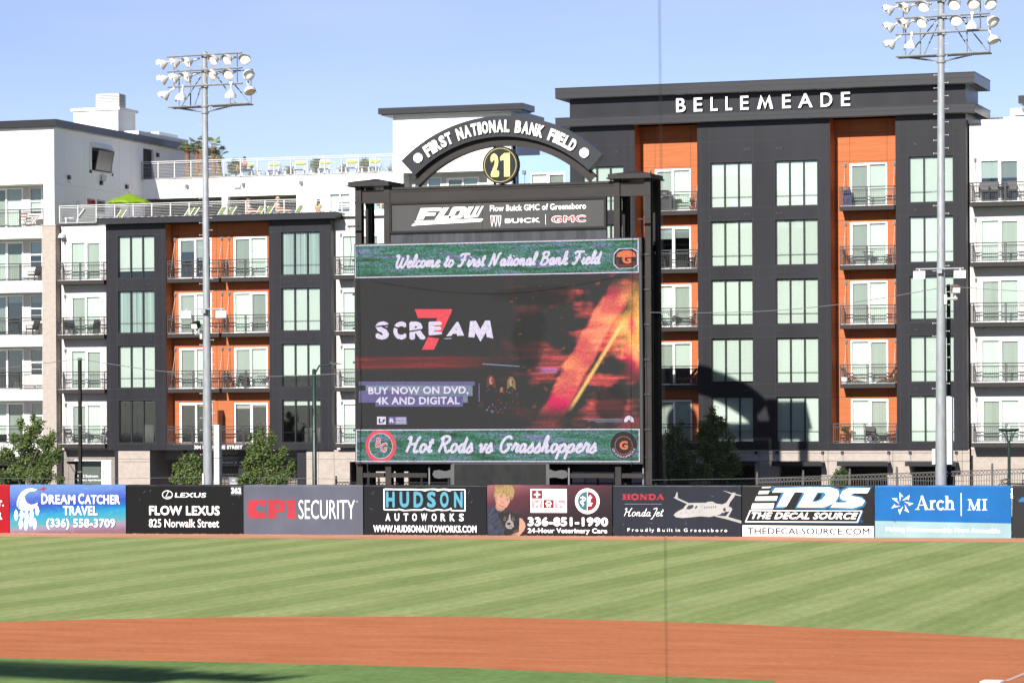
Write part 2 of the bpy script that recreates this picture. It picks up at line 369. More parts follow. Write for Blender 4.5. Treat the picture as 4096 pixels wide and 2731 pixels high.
# ================================================================== FACADE TOOLS
def cells(x0, x1, z0, z1, holes):
    xs = sorted({x0, x1, *[h[0] for h in holes], *[h[1] for h in holes]}); zs = sorted({z0, z1, *[h[2] for h in holes], *[h[3] for h in holes]})
    for i in range(len(xs) - 1):
        for j in range(len(zs) - 1):
            cx, cz = (xs[i] + xs[i + 1]) / 2, (zs[j] + zs[j + 1]) / 2
            if cx < x0 or cx > x1 or cz < z0 or cz > z1: continue
            if any(h[0] < cx < h[1] and h[2] < cz < h[3] for h in holes): continue
            yield xs[i], xs[i + 1], zs[j], zs[j + 1]
def facade(mb, x0, x1, z0, z1, Y, holes=(), depth=.16, mi=0, rev=None, joints_x=(), joints_z=(), jm=None, jw=.028):
    for a, b, c, d in cells(x0, x1, z0, z1, holes): mb.quad((a, Y, c), (b, Y, c), (b, Y, d), (a, Y, d), mi)
    rv = mi if rev is None else rev
    for a, b, c, d in holes:
        y = Y + depth
        mb.quad((a, Y, c), (a, Y, d), (a, y, d), (a, y, c), rv); mb.quad((b, Y, d), (b, Y, c), (b, y, c), (b, y, d), rv)
        mb.quad((a, Y, d), (b, Y, d), (b, y, d), (a, y, d), rv); mb.quad((b, Y, c), (a, Y, c), (a, y, c), (b, y, c), rv)
    if jm is not None:
        for jx in joints_x:
            segs = [(z0, z1)]
            for a, b, c, d in holes:
                if a - .01 < jx < b + .01 and not (abs(jx - a) < .02 or abs(jx - b) < .02): segs = [q for s_, e in segs for q in ((s_, min(e, c)), (max(s_, d), e)) if q[1] - q[0] > .05]
            for s_, e in segs: mb.box(jx - jw / 2, jx + jw / 2, Y - .004, Y + .02, s_, e, jm)
        for jz in joints_z:
            segs = [(x0, x1)]
            for a, b, c, d in holes:
                if c + .02 < jz < d - .02: segs = [q for s_, e in segs for q in ((s_, min(e, a)), (max(s_, b), e)) if q[1] - q[0] > .05]
            for s_, e in segs: mb.box(s_, e, Y - .003, Y + .02, jz - jw / 2, jz + jw / 2, jm)
def room(mb, x0, x1, z0, z1, Y, d, mi):                      # open-fronted box behind an opening
    y = Y + d
    mb.quad((x0, y, z0), (x1, y, z0), (x1, y, z1), (x0, y, z1), mi)
    mb.quad((x0, Y, z0), (x0, Y, z1), (x0, y, z1), (x0, y, z0), mi); mb.quad((x1, Y, z1), (x1, Y, z0), (x1, y, z0), (x1, y, z1), mi)
    mb.quad((x0, Y, z1), (x1, Y, z1), (x1, y, z1), (x0, y, z1), mi); mb.quad((x1, Y, z0), (x0, Y, z0), (x0, y, z0), (x1, y, z0), mi)

ROWT = [20.04 - 3.335 * k for k in range(5)]; ROWB = [17.47 - 3.335 * k for k in range(5)]
SLAB = [17.40 - 3.33 * k for k in range(5)]; DTOP = [19.86 - 3.33 * k for k in range(5)]
_WM = {}
def cached(key, fn, name, mats):
    if key not in _WM: b = MB(); fn(b); _WM[key] = b.mesh(name, mats)
    return _WM[key]
def triple_window(par, x0, x1, z0, z1, Y, kind='down', n=3, frame=None, drop=None):
    w, h = x1 - x0, z1 - z0; fr = frame or M_CHAR2
    def mk(b):
        t = .042
        b.box(0, t, -.02, .07, 0, h); b.box(w - t, w, -.02, .07, 0, h); b.box(t, w - t, -.02, .07, h - t, h); b.box(-.05, w + .05, -.06, .07, -.05, t)
        for i in range(1, n): b.box(w * i / n - .042, w * i / n + .042, -.01, .07, t, h - t)
        for i in range(n):
            a = w * i / n + (t if i == 0 else .042); c = w * (i + 1) / n - (t if i == n - 1 else .042)
            b.box(a, c, .02, .06, h * .235, h * .235 + .016)
    o = put('window', cached(('tw', round(w, 2), round(h, 2), n, fr.name), mk, 'window', fr), par, (x0, Y + .10, z0), True)
    put('pane', cached(('pn', round(w, 2), round(h, 2), kind != 'down'), lambda b: b.quad((.03, 0, .03), (w - .03, 0, .03), (w - .03, 0, h - .03), (.03, 0, h - .03)), 'pane', M_GLASS if kind != 'open' else M_GLASSD), o, (0, .045, 0))
    if drop is None: drop = {'down': 1.0, 'open': .1, 'curtain': 1.0}.get(kind, 1.0)
    m = M_CURT if kind == 'curtain' else M_BLIND
    def mkb(b):
        for i in range(n):
            a, c = w * i / n + .03, w * (i + 1) / n - .03
            if kind == 'curtain':
                k = 14; pts = [(a + (c - a) * j / k, .03 * math.sin(j * 2.1 + i)) for j in range(k + 1)]
                for j in range(k): b.quad((pts[j][0], pts[j][1], .02), (pts[j + 1][0], pts[j + 1][1], .02), (pts[j + 1][0], pts[j + 1][1], h - .02), (pts[j][0], pts[j][1], h - .02))
            else: b.box(a, c, 0, .01, h * (1 - drop) + .02, h - .02)
    put('curtain' if kind == 'curtain' else 'blind', cached(('bl', round(w, 2), round(h, 2), kind, n, drop), mkb, 'blind', m), o, (0, .12, 0))
    return o
def sliding_door(par, x0, x1, z0, z1, Y, dim='l', drop=(1.0, 1.0), frame=None):
    w, h = x1 - x0, z1 - z0
    def mk(b):
        t = .085
        b.box(0, t, -.04, .07, 0, h); b.box(w - t, w, -.04, .07, 0, h); b.box(t, w - t, -.04, .07, h - t, h); b.box(t, w - t, -.04, .07, 0, .06)
        b.box(w / 2 - .06, w / 2 + .06, -.02, .07, .06, h - t)
        if dim == 'l': b.box(t, t + .045, -.01, .05, .06, h - t); b.box(t + .045, w / 2 - .06, -.01, .05, h - t - .05, h - t)
        else: b.box(w / 2 + .06, w / 2 + .1, -.01, .05, .06, h - t); b.box(w / 2 + .1, w - t, -.01, .05, h - t - .05, h - t)
    o = put('sliding_door', cached(('sd', round(w, 2), round(h, 2), dim), mk, 'sliding_door', frame or M_VINYL), par, (x0, Y - .005, z0), True)
    put('pane', cached(('sp', round(w, 2), round(h, 2), min(drop) < .6), lambda b: b.quad((.05, 0, .03), (w - .05, 0, .03), (w - .05, 0, h - .05), (.05, 0, h - .05)), 'pane', M_GLASSD if min(drop) < .6 else M_GLASS), o, (0, .055, 0))
    for i in (0, 1):
        dm = (dim == 'l') == (i == 0); a, c = (.06, w / 2) if i == 0 else (w / 2, w - .06)
        put('blind', cached(('sb', round(w, 2), round(h, 2), i, dm, drop[i]), lambda b: b.box(a, c, 0, .01, h * (1 - drop[i]) + .03, h - .05), 'blind', M_BLINDG if dm else M_BLIND), o, (0, .10 + .004 * i, 0))
    return o
def railing_mesh(b, x0, x1, y0, y1, zt, zb, ends=(True, True), step=.115, mid=True, y1r=None):
    """dark balcony guard: front run at y0 and returns to y1"""
    P = .045
    xs = [x0, (x0 + x1) / 2 - .04, (x0 + x1) / 2 + .04, x1] if mid else [x0, x1]
    for x in xs: b.box(x - P / 2, x + P / 2, y0 - P / 2, y0 + P / 2, zb, zt)
    b.box(x0 - .02, x1 + .02, y0 - .03, y0 + .03, zt - .04, zt + .018)
    for z in (zt - .16, zb + .09): b.box(x0, x1, y0 - .018, y0 + .018, z - .024, z + .024)
    b.box(x0, x1, y0 - .015, y0 + .015, zt - .235, zt - .21)
    n = max(2, int((x1 - x0) / step))
    for i in range(1, n): x = x0 + (x1 - x0) * i / n; b.box(x - .0065, x + .0065, y0 - .005, y0 + .005, zb + .1, zt - .22)
    z = zb + .2
    while z < zt - .25: b.box(x0, x1, y0 - .009, y0 - .004, z - .0065, z + .0065); z += step
    for e, x in zip(ends, (x0, x1)):
        if not e: continue
        b.box(x - .02, x + .02, y0, y1, zt - .04, zt + .018)
        for z in (zt - .16, zb + .09): b.box(x - .015, x + .015, y0, y1, z - .015, z + .015)
        b.box(x - P / 2, x + P / 2, y1 - .05, y1 - .02, zb, zt)
        yy = y0 + step
        while yy < y1 - .06: b.box(x - .004, x + .004, yy - .004, yy + .004, zb + .1, zt - .2); yy += step
        z = zb + .2
        while z < zt - .25: b.box(x - .004, x + .004, y0, y1 - .05, z - .0065, z + .0065); z += step
def balcony(par, x0, x1, y0, y1, z, slab=.25, rods=True, rodtop=2.42, ends=(True, True), hang=True):
    w, d = x1 - x0, y1 - y0
    def mk(b):
        if slab:
            b.box(0, w, 0, d, -slab, 0, 0); b.box(w * .49, w * .495, -.004, .01, -slab, 0, 1)
            b.box(.03, w - .03, .02, d, 0, .012, 2)
    o = put('balcony', cached(('ba', round(w, 2), round(d, 2), slab), mk, 'balcony', [M_BROWNST, M_JOINT, M_VINYL]), par, (x0, y0, z), True)
    put('railing', cached(('ra', round(w, 2), round(d, 2), ends), lambda b: railing_mesh(b, .02, w - .02, .03, d, 1.07, 0, ends), 'railing', M_RAILD), o)
    if rods:
        for x in (.16, w - .16):
            def mr(b):
                b.tube([(0, .12, .05), (0, d - .02, rodtop - .12)], .012, 5, 0)
                b.box(-.07, .07, d - .05, d, rodtop - .12, rodtop + .08, 1); b.box(-.02, .02, d - .12, d - .05, rodtop - .14, rodtop + .02, 1)
            put('tie_rod', cached(('ro', round(d, 2), rodtop), mr, 'tie_rod', [M_RAILW, M_STEELD]), o, (x, 0, 0))
    return o
def vents(par, x, z, Y, m_=None, n=2):
    for i in range(n):
        def mk(q): q.box(0, .16, -.02, 0, 0, .16); q.box(.03, .13, -.024, -.02, .03, .13); q.box(.055, .105, -.028, -.024, .055, .105)
        m = m_ or M_CHAR2; put('dryer_vent', cached(('vent', m.name), mk, 'dryer_vent', m), par, (x + i * .2, Y, z), True)

# ================================================================== THE TALL CHARCOAL TOWER BLOCK
T = thing('apartment_tower', 'tall charcoal apartment block with orange wood balcony bays and large white rooftop lettering', 'building', (-40, 170, 0))
b = MB(); Y0, YB = 170.0, 171.25; ZB, ZC = 3.70, 22.37
piers = [(-53.33, -49.42, [(-52.55, -50.10)]), (-45.71, -37.96, [(-44.94, -42.49), (-41.15, -38.70)]), (-34.24, -30.28, [(-33.49, -31.00)])]
for pi, (x0, x1, cols) in enumerate(piers):
    rows = range(5)
    holes = [(a, c, ROWB[k], ROWT[k]) for a, c in cols for k in rows]
    jx = [x0 + .2] + [q for a, c in cols for q in (a - .04, c + .04)] + [x1 - .2]
    jz = [q for k in rows for q in (ROWB[k] - .05, ROWT[k] + .04)] + [21.25]
    facade(b, x0, x1, ZB, ZC, Y0, holes, .22, 0, 1, jx, jz, 2)
    for a, c in cols:
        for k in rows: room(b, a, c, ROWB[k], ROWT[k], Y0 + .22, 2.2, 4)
for x0, x1, dx0, dx1 in ((-49.42, -45.71, -48.56, -46.43), (-37.96, -34.24, -37.11, -34.97)):
    holes = [(dx0 + .05, dx1 - .05, SLAB[k] + .03, DTOP[k] - .03) for k in range(5)]
    jz = [q for k in range(5) for q in (DTOP[k] + .12,)] + [SLAB[0] + 4.2]
    facade(b, x0, x1, SLAB[4], ZC, YB, holes, .1, 3, 3, [dx0, dx1], jz, 2, .016)
    for k in range(5): room(b, dx0 + .05, dx1 - .05, SLAB[k] + .03, DTOP[k] - .03, YB + .1, 2.0, 4)
    b.quad((x0, Y0, SLAB[4]), (x0, YB, SLAB[4]), (x0, YB, ZC), (x0, Y0, ZC), 3); b.quad((x1, YB, SLAB[4]), (x1, Y0, SLAB[4]), (x1, Y0, ZC), (x1, YB, ZC), 3)
    for z in [DTOP[k] + .12 for k in range(5)]: b.box(x0, x0 + .004, Y0 + .05, YB, z - .008, z + .008, 2)
    b.quad((x0, Y0, ZB), (x1, Y0, ZB), (x1, Y0, SLAB[4]), (x0, Y0, SLAB[4]), 0); b.quad((x0, Y0, SLAB[4]), (x1, Y0, SLAB[4]), (x1, YB, SLAB[4]), (x0, YB, SLAB[4]), 5)
    b.quad((x0, YB, ZC), (x1, YB, ZC), (x1, Y0, ZC), (x0, Y0, ZC), 1)
XL, XR, YD = -53.33, -30.28, 174.0
b.quad((XR, Y0, ZB), (XR, YD, ZB), (XR, YD, 22.37), (XR, Y0, 22.37), 6); b.quad((XL, YD, ZB), (XL, Y0, ZB), (XL, Y0, 22.37), (XL, YD, 22.37), 0)
b.quad((XR, YD, 0), (XL, YD, 0), (XL, YD, 24), (XR, YD, 24), 0); b.quad((XL, Y0, ZB), (XL, YD, ZB), (XR, YD, ZB), (XR, Y0, ZB), 1)
for z in [q for k in range(5) for q in (ROWB[k] - .05, ROWT[k] + .04)]: b.box(XR - .01, XR + .003, Y0, Y0 + .55, z - .014, z + .014, 2)
b.obj('wall', [M_CHAR, M_CHAR2, M_JOINT, M_ORANGE, M_ROOM, M_VINYL, mat('charcoal_side', (.09, .085, .08), .5, 0, .3, (1, 1, .4))], T, world=True)
b = MB()                                                     # rooftop sign band and the two cornices
b.box(XL, XR, Y0 + .02, YD - .02, 22.85, 23.99, 0)
for x in (-51, -48.2, -45.7, -44.9, -42.4, -41.1, -38.6, -37.9, -34.3, -33.5, -30.9): b.box(x - .012, x + .012, Y0 + .012, Y0 + .05, 22.86, 23.98, 1)
b.obj('sign_band', [M_CHAR, M_JOINT], T, world=True)
b = MB()
for za, zb_ in ((22.37, 22.85), (23.99, 24.57)):
    x0, x1 = XL - .7, XR + .6
    b.box(x0, x1, Y0 - .55, YD + .55, za, zb_, 0)
    b.box(x0 - .03, x1 + .03, Y0 - .58, YD + .58, zb_, zb_ + .03, 0)
    zm = za + (zb_ - za) * .5
    b.box(x0, x1, Y0 - .555, Y0 - .5, zm - .012, zm + .012, 1)
    for i, x in enumerate((-51.5, -49.2, -46.2, -45.3, -42.8, -41.5, -39, -38.2, -34.6, -33.8, -31.2)): b.box(x - .012, x + .012, Y0 - .556, Y0 - .5, za, zm, 1)
    b.box(x0 + .05, x1 - .05, Y0 - .5, Y0 - .02, za - .02, za - .003, 2)
b.obj('roof', [M_CHAR2, M_JOINT, mat('soffit', (.4, .39, .37), .6)], T, world=True)
kinds = {}
for x0, x1, cols in piers:
    for a, c in cols:
        for k in range(5):
            if x0 < -50 and k > 2: continue
            kind, drop = 'down', None
            if abs(a + 33.49) < .1 and k == 2: drop = .93
            if abs(a + 44.94) < .1 and k == 3: drop = .96
            triple_window(T, a, c, ROWB[k], ROWT[k], Y0, kind, drop=drop)
dims = {(0, 0): 'l', (0, 1): 'r', (0, 2): 'r', (0, 3): 'l', (0, 4): 'l', (1, 0): 'l', (1, 1): 'l', (1, 2): 'l', (1, 3): 'r', (1, 4): 'r'}
for bi, (dx0, dx1, bx0, bx1) in enumerate(((-48.56, -46.43, -49.0, -45.80), (-37.11, -34.97, -37.53, -34.38))):
    for k in range(5):
        drop = (1.0, 1.0)
        if (bi, k) == (0, 1): drop = (.3, .28)
        if (bi, k) == (0, 3): drop = (.62, .62)
        sliding_door(T, dx0, dx1, SLAB[k] + .02, DTOP[k], YB, dims[(bi, k)], drop)
        if k < 4: balcony(T, bx0, bx1, 170.32, YB, SLAB[k])
        else: balcony(T, bx0 - .38, bx1 + .1, 170.1, YB, SLAB[k] + .01, 0, False, ends=(False, False))
for k in range(-1, 4):
    z = (ROWT[k + 1] + ROWB[k]) / 2 - .1 if k >= 0 else ROWT[0] + .62
    vents(T, -42.98, z, Y0); vents(T, -41.1, z, Y0); vents(T, -33.2, z, Y0, n=1)
vents(T, -50.6, 20.75, Y0, n=1)
# rooftop letters, each standing on its own place in the word
for ch, a, c in zip('BELLEMEADE', (303, 407, 506, 594, 681, 780, 928, 1022, 1155, 1275), (358, 457, 547, 633, 730, 875, 978, 1107, 1223, 1328)):
    y = 225 - (a - 303) * .0391
    xa, xb = PX(r7, a, y + 40, 169.9), PX(r7, c, y + 40, 169.9)
    zt = 23.79; zb_ = 22.99; b = MB()
    if ch == 'M': b.prism([(xa, zb_), (xa + .17, zb_), (xa + .30, zt - .28), ((xa + xb) / 2, zb_), (xb - .30, zt - .28), (xb - .17, zb_), (xb, zb_), (xb - .22, zt), ((xa + xb) / 2, zb_ + .28), (xa + .22, zt)], 169.84, 169.93, 0, 1)
    else: b.text(ch, xa, xb, zb_, zt, 169.93, 0, .012, th=.09)
    b.obj('sign_letter', [mat('sign_letter_white', (.82, .82, .81), .4), M_CHAR2], T, world=True)
# ground floor
b = MB(); Yg = 170.1
ops = [(-52.6, -50.1), (-48.7, -46.3), (-45.0, -42.45), (-41.04, -38.59), (-37.28, -34.81), (-33.42, -31.0)]
holes = [(a, c, -.03, 2.92) for a, c in ops]
facade(b, XL, XR + .1, -.03, ZB, Yg, holes, .5, 0, 0, [-46.0, -42.2, -38.2, -34.5, -30.6], [3.06, 3.52], 1, .02)
for a, c in ops: room(b, a, c, -.03, 2.92, Yg + .5, 5.0, 2)
b.obj('ground_floor', [M_BEIGE, M_JOINT, M_ROOM], T, world=True)
for a, c in ops:
    w = c - a
    def mg(b):
        for i in range(13): x = w * i / 12; b.box(x - .012, x + .012, 0, .02, 0, 2.3)
        for i in range(8): z = i * .32; b.box(0, w, .02, .035, z, z + .02)
        b.box(w / 2 - .05, w / 2 + .05, -.01, .05, 0, 2.9)
    put('garage_grille', cached(('gg', round(w, 2)), mg, 'garage_grille', M_BLACKST), T, (a, Yg + .45, 0), True)
    def ma(b):
        b.box(-.22, w + .2, -.85, 0, 0, .05); b.box(-.22, w + .2, -.9, -.83, -.18, .08)
        for x in (-.1, w + .08):
            b.tube([(x, -.75, .05), (x, -.06, .52)], .012, 5, 1); b.box(x - .08, x + .08, -.05, 0, .46, .64, 0)
    put('awning', cached(('aw', round(w, 2)), ma, 'awning', [M_CHAR2, M_RAILW]), T, (a, Yg, 2.97), True)

# ================================================================== PALE BLOCK AT THE FAR END OF THE TOWER
E = thing('pale_apartment_block', 'pale grey apartment block with dark balconies and a stepped white penthouse beside the charcoal tower', 'building', (-26, 170.65, 0))
b = MB(); Ye = 170.65; dx0, dx1 = -29.62, -27.45
holes = [(dx0 + .05, dx1 - .05, SLAB[k] + .03, DTOP[k] - .07) for k in range(5)] + [(a, a + 2.0, SLAB[k] + .9, DTOP[k] - .07) for a in (-25.9,) for k in range(5)]
facade(b, -30.2, -21, ZB, 21.85, Ye, holes, .1, 0, 0, [-30.0, -26.9], [DTOP[k] + .12 for k in range(5)], 1, .012)
for h in holes: room(b, *h, Ye + .1, 2, 2)
b.box(-30.2, -21, Ye + .02, Ye + 12, 21.85, 21.9, 3); b.box(-30.25, -21, Ye - .04, Ye + .2, 21.85, 22.02, 3)
b.quad((-30.2, Ye + 12, 0), (-30.2, Ye, 0), (-30.2, Ye, 21.85), (-30.2, Ye + 12, 21.85), 0); b.quad((-21, Ye, 0), (-21, Ye + 12, 0), (-21, Ye + 12, 21.85), (-21, Ye, 21.85), 0)
facade(b, -30.2, -21, -.03, ZB, Ye + .05, [], .1, 4, 4, [-28.2, -25.9], [2.9], 1, .015)
b.obj('wall', [M_SIDING, mat('siding_joint', (.42, .41, .4), .8), M_ROOM, M_WHITE, M_BEIGE], E, world=True)
b = MB(); b.box(-30.0, -21, 176, 181, 21.9, 22.62, 0); b.box(-28.95, -21, 177, 181, 22.62, 23.2, 0); b.box(-28.7, -26.5, 176.99, 177.05, 22.63, 22.8, 1)
b.box(-28.35, -21, 176.2, 181, 23.4, 23.85, 1); b.box(-28.0, -21.4, 177.2, 180.5, 23.2, 23.4, 1)
b.obj('penthouse', [M_WHITE, M_CHAR2], E, world=True)
for k in range(5): triple_window(E, -25.9, -23.9, SLAB[k] + .9, DTOP[k] - .07, Ye, 'down', 2, M_VINYL)
for k in range(5):
    drop = (.45, .45) if k == 0 else (1.0, 1.0)
    sliding_door(E, dx0, dx1, SLAB[k] + .02, DTOP[k] - .04, Ye, 'r' if k in (0, 1, 3) else 'l', drop)
    balcony(E, -30.03, -26.1, 169.72, Ye, SLAB[k], rods=k < 5)
for k in range(5): vents(E, -29.5, SLAB[k] + 3.0, Ye, mat('vent_grey', (.45, .44, .43), .7), 1)

# ================================================================== LOWER BLOCK: charcoal bays, orange recess, white bays
B = thing('apartment_block', 'five storey charcoal and orange apartment block with a street number sign, below the pool deck', 'building', (-75, 170, 0))
rows = (1, 2, 3, 4); ZB, ZC = 3.70, 17.42
b = MB()
for x0, x1, a, c in ((-83.02, -79.02, -82.22, -79.79), (-72.25, -68.25, -71.46, -68.98)):
    holes = [(a, c, ROWB[k], ROWT[k]) for k in rows]
    facade(b, x0, x1, ZB, ZC, 170.0, holes, .22, 0, 1, [x0 + .2, a - .04, c + .04, x1 - .2], [q for k in rows for q in (ROWB[k] - .05, ROWT[k] + .04)], 2)
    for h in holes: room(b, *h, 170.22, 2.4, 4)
    b.quad((x1, 170, ZB), (x1, 170.95, ZB), (x1, 170.95, ZC), (x1, 170, ZC), 6 if x1 > -70 else 3); b.quad((x0, 170.95, ZB), (x0, 170, ZB), (x0, 170, ZC), (x0, 170.95, ZC), 3 if x1 > -70 else 0)
    b.quad((x0, 170, ZB), (x0, 172, ZB), (x1, 172, ZB), (x1, 170, ZB), 1)
x0, x1 = -79.02, -72.25
dls = [(-78.58, -76.40), (-74.95, -72.76)]
holes = [(a + .05, c - .05, SLAB[k] + .03, DTOP[k] - .03) for k in rows for a, c in dls]
facade(b, x0, x1, SLAB[4], ZC, 170.95, holes, .1, 3, 3, [-78.6, -76.1, -75.0, -72.7], [DTOP[k] + .12 for k in rows], 2, .016)
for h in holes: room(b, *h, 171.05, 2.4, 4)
b.quad((x0, 170, ZB), (x1, 170, ZB), (x1, 170, 4.04), (x0, 170, 4.04), 1); b.quad((x0, 170, 4.04), (x1, 170, 4.04), (x1, 170.95, 4.04), (x0, 170.95, 4.04), 5); b.quad((x0, 170, ZB), (x0, 172, ZB), (x1, 172, ZB), (x1, 170, ZB), 1)
for xa, xb, da in ((-86.36, -83.02, [(-85.72, -83.62)]), (-68.25, -50.5, [(-67.80, -65.40), (-63.6, -61.4)])):
    holes = [(a + .05, c - .05, SLAB[k] + .03, DTOP[k] - .04) for k in rows for a, c in da]
    facade(b, xa, xb, ZB, 17.55, 170.6, holes, .1, 7, 7, [da[0][0] - .3, da[0][1] + .25], [DTOP[k] + .12 for k in rows], 8, .012)
    for h in holes: room(b, *h, 170.7, 2.4, 4)
b.box(-86.36, -50.5, 170.45, 170.6, 17.5, 17.58, 1)
b.quad((-86.36, 182, 0), (-50.5, 182, 0), (-50.5, 182, 17.5), (-86.36, 182, 17.5), 7); b.quad((-50.5, 170.6, 0), (-50.5, 182, 0), (-50.5, 182, 17.5), (-50.5, 170.6, 17.5), 7)
b.obj('wall', [M_CHAR, M_CHAR2, M_JOINT, M_ORANGE, M_ROOM, M_VINYL, MATS['charcoal_side'], M_SIDING, MATS['siding_joint']], B, world=True)
b = MB(); x0, x1 = -83.34, -67.71                            # fascia with standing seams running back
b.box(x0, x1, 169.4, 170.9, 17.42, 17.76, 0); b.box(x0 - .02, x1 + .02, 169.37, 170.9, 17.76, 17.80, 0)
for x in (-82.6, -80.4, -78.9, -76.2, -73.2, -72.5, -70.0, -68.9): b.box(x - .012, x + .012, 169.395, 169.5, 17.43, 17.76, 1)
b.box(-83.0, -68.0, 170.05, 170.2, 17.36, 17.42, 1)
x = x0 + .1
while x < x1: b.box(x, x + .035, 169.36, 170.9, 17.80, 17.86, 0); b.box(x, x + .3, 169.37, 169.5, 17.8, 17.825, 2); x += .46
b.obj('roof_fascia', [M_CHAR2, M_JOINT, M_RAILW], B, world=True)
for k in rows:
    z = (ROWT[k + 1] + ROWB[k]) / 2 - .1 if k < 4 else None
    if z: vents(B, -81.9, z, 170, n=1); vents(B, -80.3, z, 170); vents(B, -71.3, z, 170); vents(B, -69.6, z, 170, n=1)
kind = {(0, 1): ('down', .84), (0, 2): ('curtain', None), (0, 3): ('down', 1.0), (0, 4): ('open', .05), (1, 1): ('curtain', None), (1, 2): ('down', 1.0), (1, 3): ('down', .74), (1, 4): ('open', .14)}
for i, (a, c) in enumerate(((-82.22, -79.79), (-71.46, -68.98))):
    for k in rows: triple_window(B, a, c, ROWB[k], ROWT[k], 170.0, kind[i, k][0], drop=kind[i, k][1])
for i, (a, c) in enumerate(dls):
    for k in rows:
        drop = (1., 1.)
        if (i, k) == (0, 1): drop = (.35, .5)
        if k == 4: drop = (.06, .04) if i == 0 else (.16, .12)
        sliding_door(B, a, c, SLAB[k] + .02, DTOP[k], 170.95, 'l' if i == 0 or k in (1, 3) else 'r', drop)
        bx = (-79.0, -75.57) if i == 0 else (-75.42, -72.27)
        if k < 4: balcony(B, bx[0], bx[1], 170.1, 170.95, SLAB[k])
balcony(B, -79.0, -75.7, 170.06, 170.95, 4.05, 0, False, ends=(False, False)); balcony(B, -75.7, -72.3, 170.06, 170.95, 4.05, 0, False, ends=(False, False))
for k in rows:
    sliding_door(B, -85.72, -83.62, SLAB[k] + .02, DTOP[k] - .04, 170.6, 'l' if k in (2, 4) else 'r')
    balcony(B, -86.24, -83.04, 169.74, 170.6, SLAB[k])
    sliding_door(B, -67.80, -65.40, SLAB[k] + .02, DTOP[k] - .04, 170.6, 'r'); balcony(B, -67.98, -64.8, 169.74, 170.6, SLAB[k])
b = MB(); b.box(-75.72, -75.66, 170.1, 170.9, 4.06, 6.1); b.obj('privacy_screen', mat('tinted_screen', (.16, .07, .05), .3), B, world=True)
b = MB(); b.text('304 N EUGENE STREET', PX(r2, 1281, 1305, 169.95), PX(r2, 1600, 1305, 169.95), 3.76, 3.98, 169.99, 0, .015, th=.03)
b.obj('lettering', MATS['sign_letter_white'], B, world=True)
# street level
b = MB(); Yg = 170.1
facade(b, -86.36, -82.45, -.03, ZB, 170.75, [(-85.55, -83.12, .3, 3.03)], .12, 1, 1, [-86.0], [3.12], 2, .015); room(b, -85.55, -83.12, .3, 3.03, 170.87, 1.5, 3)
b.box(-82.5, -82.33, 170.0, 170.9, -.03, 3.68, 4)
b.box(-82.33, -80.2, Yg, 173.2, -.03, 3.70, 0)
b.box(-82.3, -80.22, Yg - .004, Yg + .01, 3.15, 3.17, 2); b.box(-82.3, -80.22, Yg - .004, Yg + .01, 2.98, 3.0, 2)
b.quad((-80.2, 173.2, -.03), (-70.6, 173.2, -.03), (-70.6, 173.2, 3.7), (-80.2, 173.2, 3.7), 1)
b.box(-80.2, -70.62, 172.3, 173.1, 3.05, 3.70, 0); b.box(-78.9, -78.75, 172.0, 173.2, -.03, 3.7, 4); b.box(-75.2, -74.75, 172.0, 173.2, -.03, 3.7, 4); b.box(-70.62, -70.0, 170.3, 170.5, -.03, 3.7, 4); 
b.tube([(-78.0, 172.0, 3.35), (-70.8, 172.0, 3.3)], .035, 6, 5)
b.quad((-70.0, 176, -.03), (-69.95, 176, -.03), (-69.95, 176, 3.7), (-70, 176, 3.7), 3)
facade(b, -69.98, -50.5, -.03, ZB, Yg + .1, [(-67.2, -65.7, .9, 3.0), (-63.5, -61, .5, 3.0), (-58.5, -56.3, 1.2, 3.0), (-55.0, -52.8, .5, 3.0)], .25, 0, 0, [-69.2, -68.2], [3.15], 2, .015)
for h in ((-67.2, -65.7, .9, 3.0), (-63.5, -61, .5, 3.0), (-58.5, -56.3, 1.2, 3.0), (-55.0, -52.8, .5, 3.0)): room(b, *h, Yg + .35, 3, 3)
b.obj('ground_floor', [M_BEIGE, M_BEIGED, M_JOINT, M_ROOM, M_CHAR2, mat('rusty_pipe', (.14, .05, .035), .6)], B, world=True)
b = MB()
for xa, xb in ((-78.7, -75.25), (-74.7, -70.7)):
    n = 14
    for i in range(n): z = i * .215; b.box(xa, xb, 172.6, 172.63, z, z + .035)
    for i in range(13): x = xa + (xb - xa) * i / 12; b.box(x - .012, x + .012, 172.58, 172.61, 0, 2.95)
b.obj('garage_grille', M_RAILD, B, world=True)
b = MB(); b.box(-78.7, -73.0, 171.9, 171.98, 2.75, 3.05, 0)
x = -76.2
while x < -73.1: b.box(x, x + .06, 171.88, 171.9, 2.72, 2.75, 1); x += .11
b.text('CLEARANCE <', -76.95, -74.95, 2.84, 2.99, 171.9, 1, .006, th=.01)
b.obj('clearance_bar', [M_CHAR2, M_WHITEP], B, world=True)
b = MB(); b.box(-85.6, -83.07, 170.70, 170.76, 3.03, 3.09, 0); b.box(-83.75, -83.10, 170.71, 170.76, .3, 3.03, 0)
b.box(-83.68, -83.60, 170.69, 170.71, 2.0, 2.45, 1); b.tube([(-83.64, 170.7, 2.45), (-83.6, 170.7, 2.62)], .006, 4, 1); b.tube([(-83.64, 170.7, 2.45), (-83.69, 170.7, 2.68)], .006, 4, 1)
b.obj('window_poster', [M_WHITEP, mat('print_grey_green', (.14, .2, .19), .5)], B, world=True)
b = MB(); b.quad((-85.55, 170.86, .3), (-83.75, 170.86, .3), (-83.75, 170.86, 3.03), (-85.55, 170.86, 3.03))
b.obj('shop_pane', M_GLASSD, B, world=True)
b = MB()
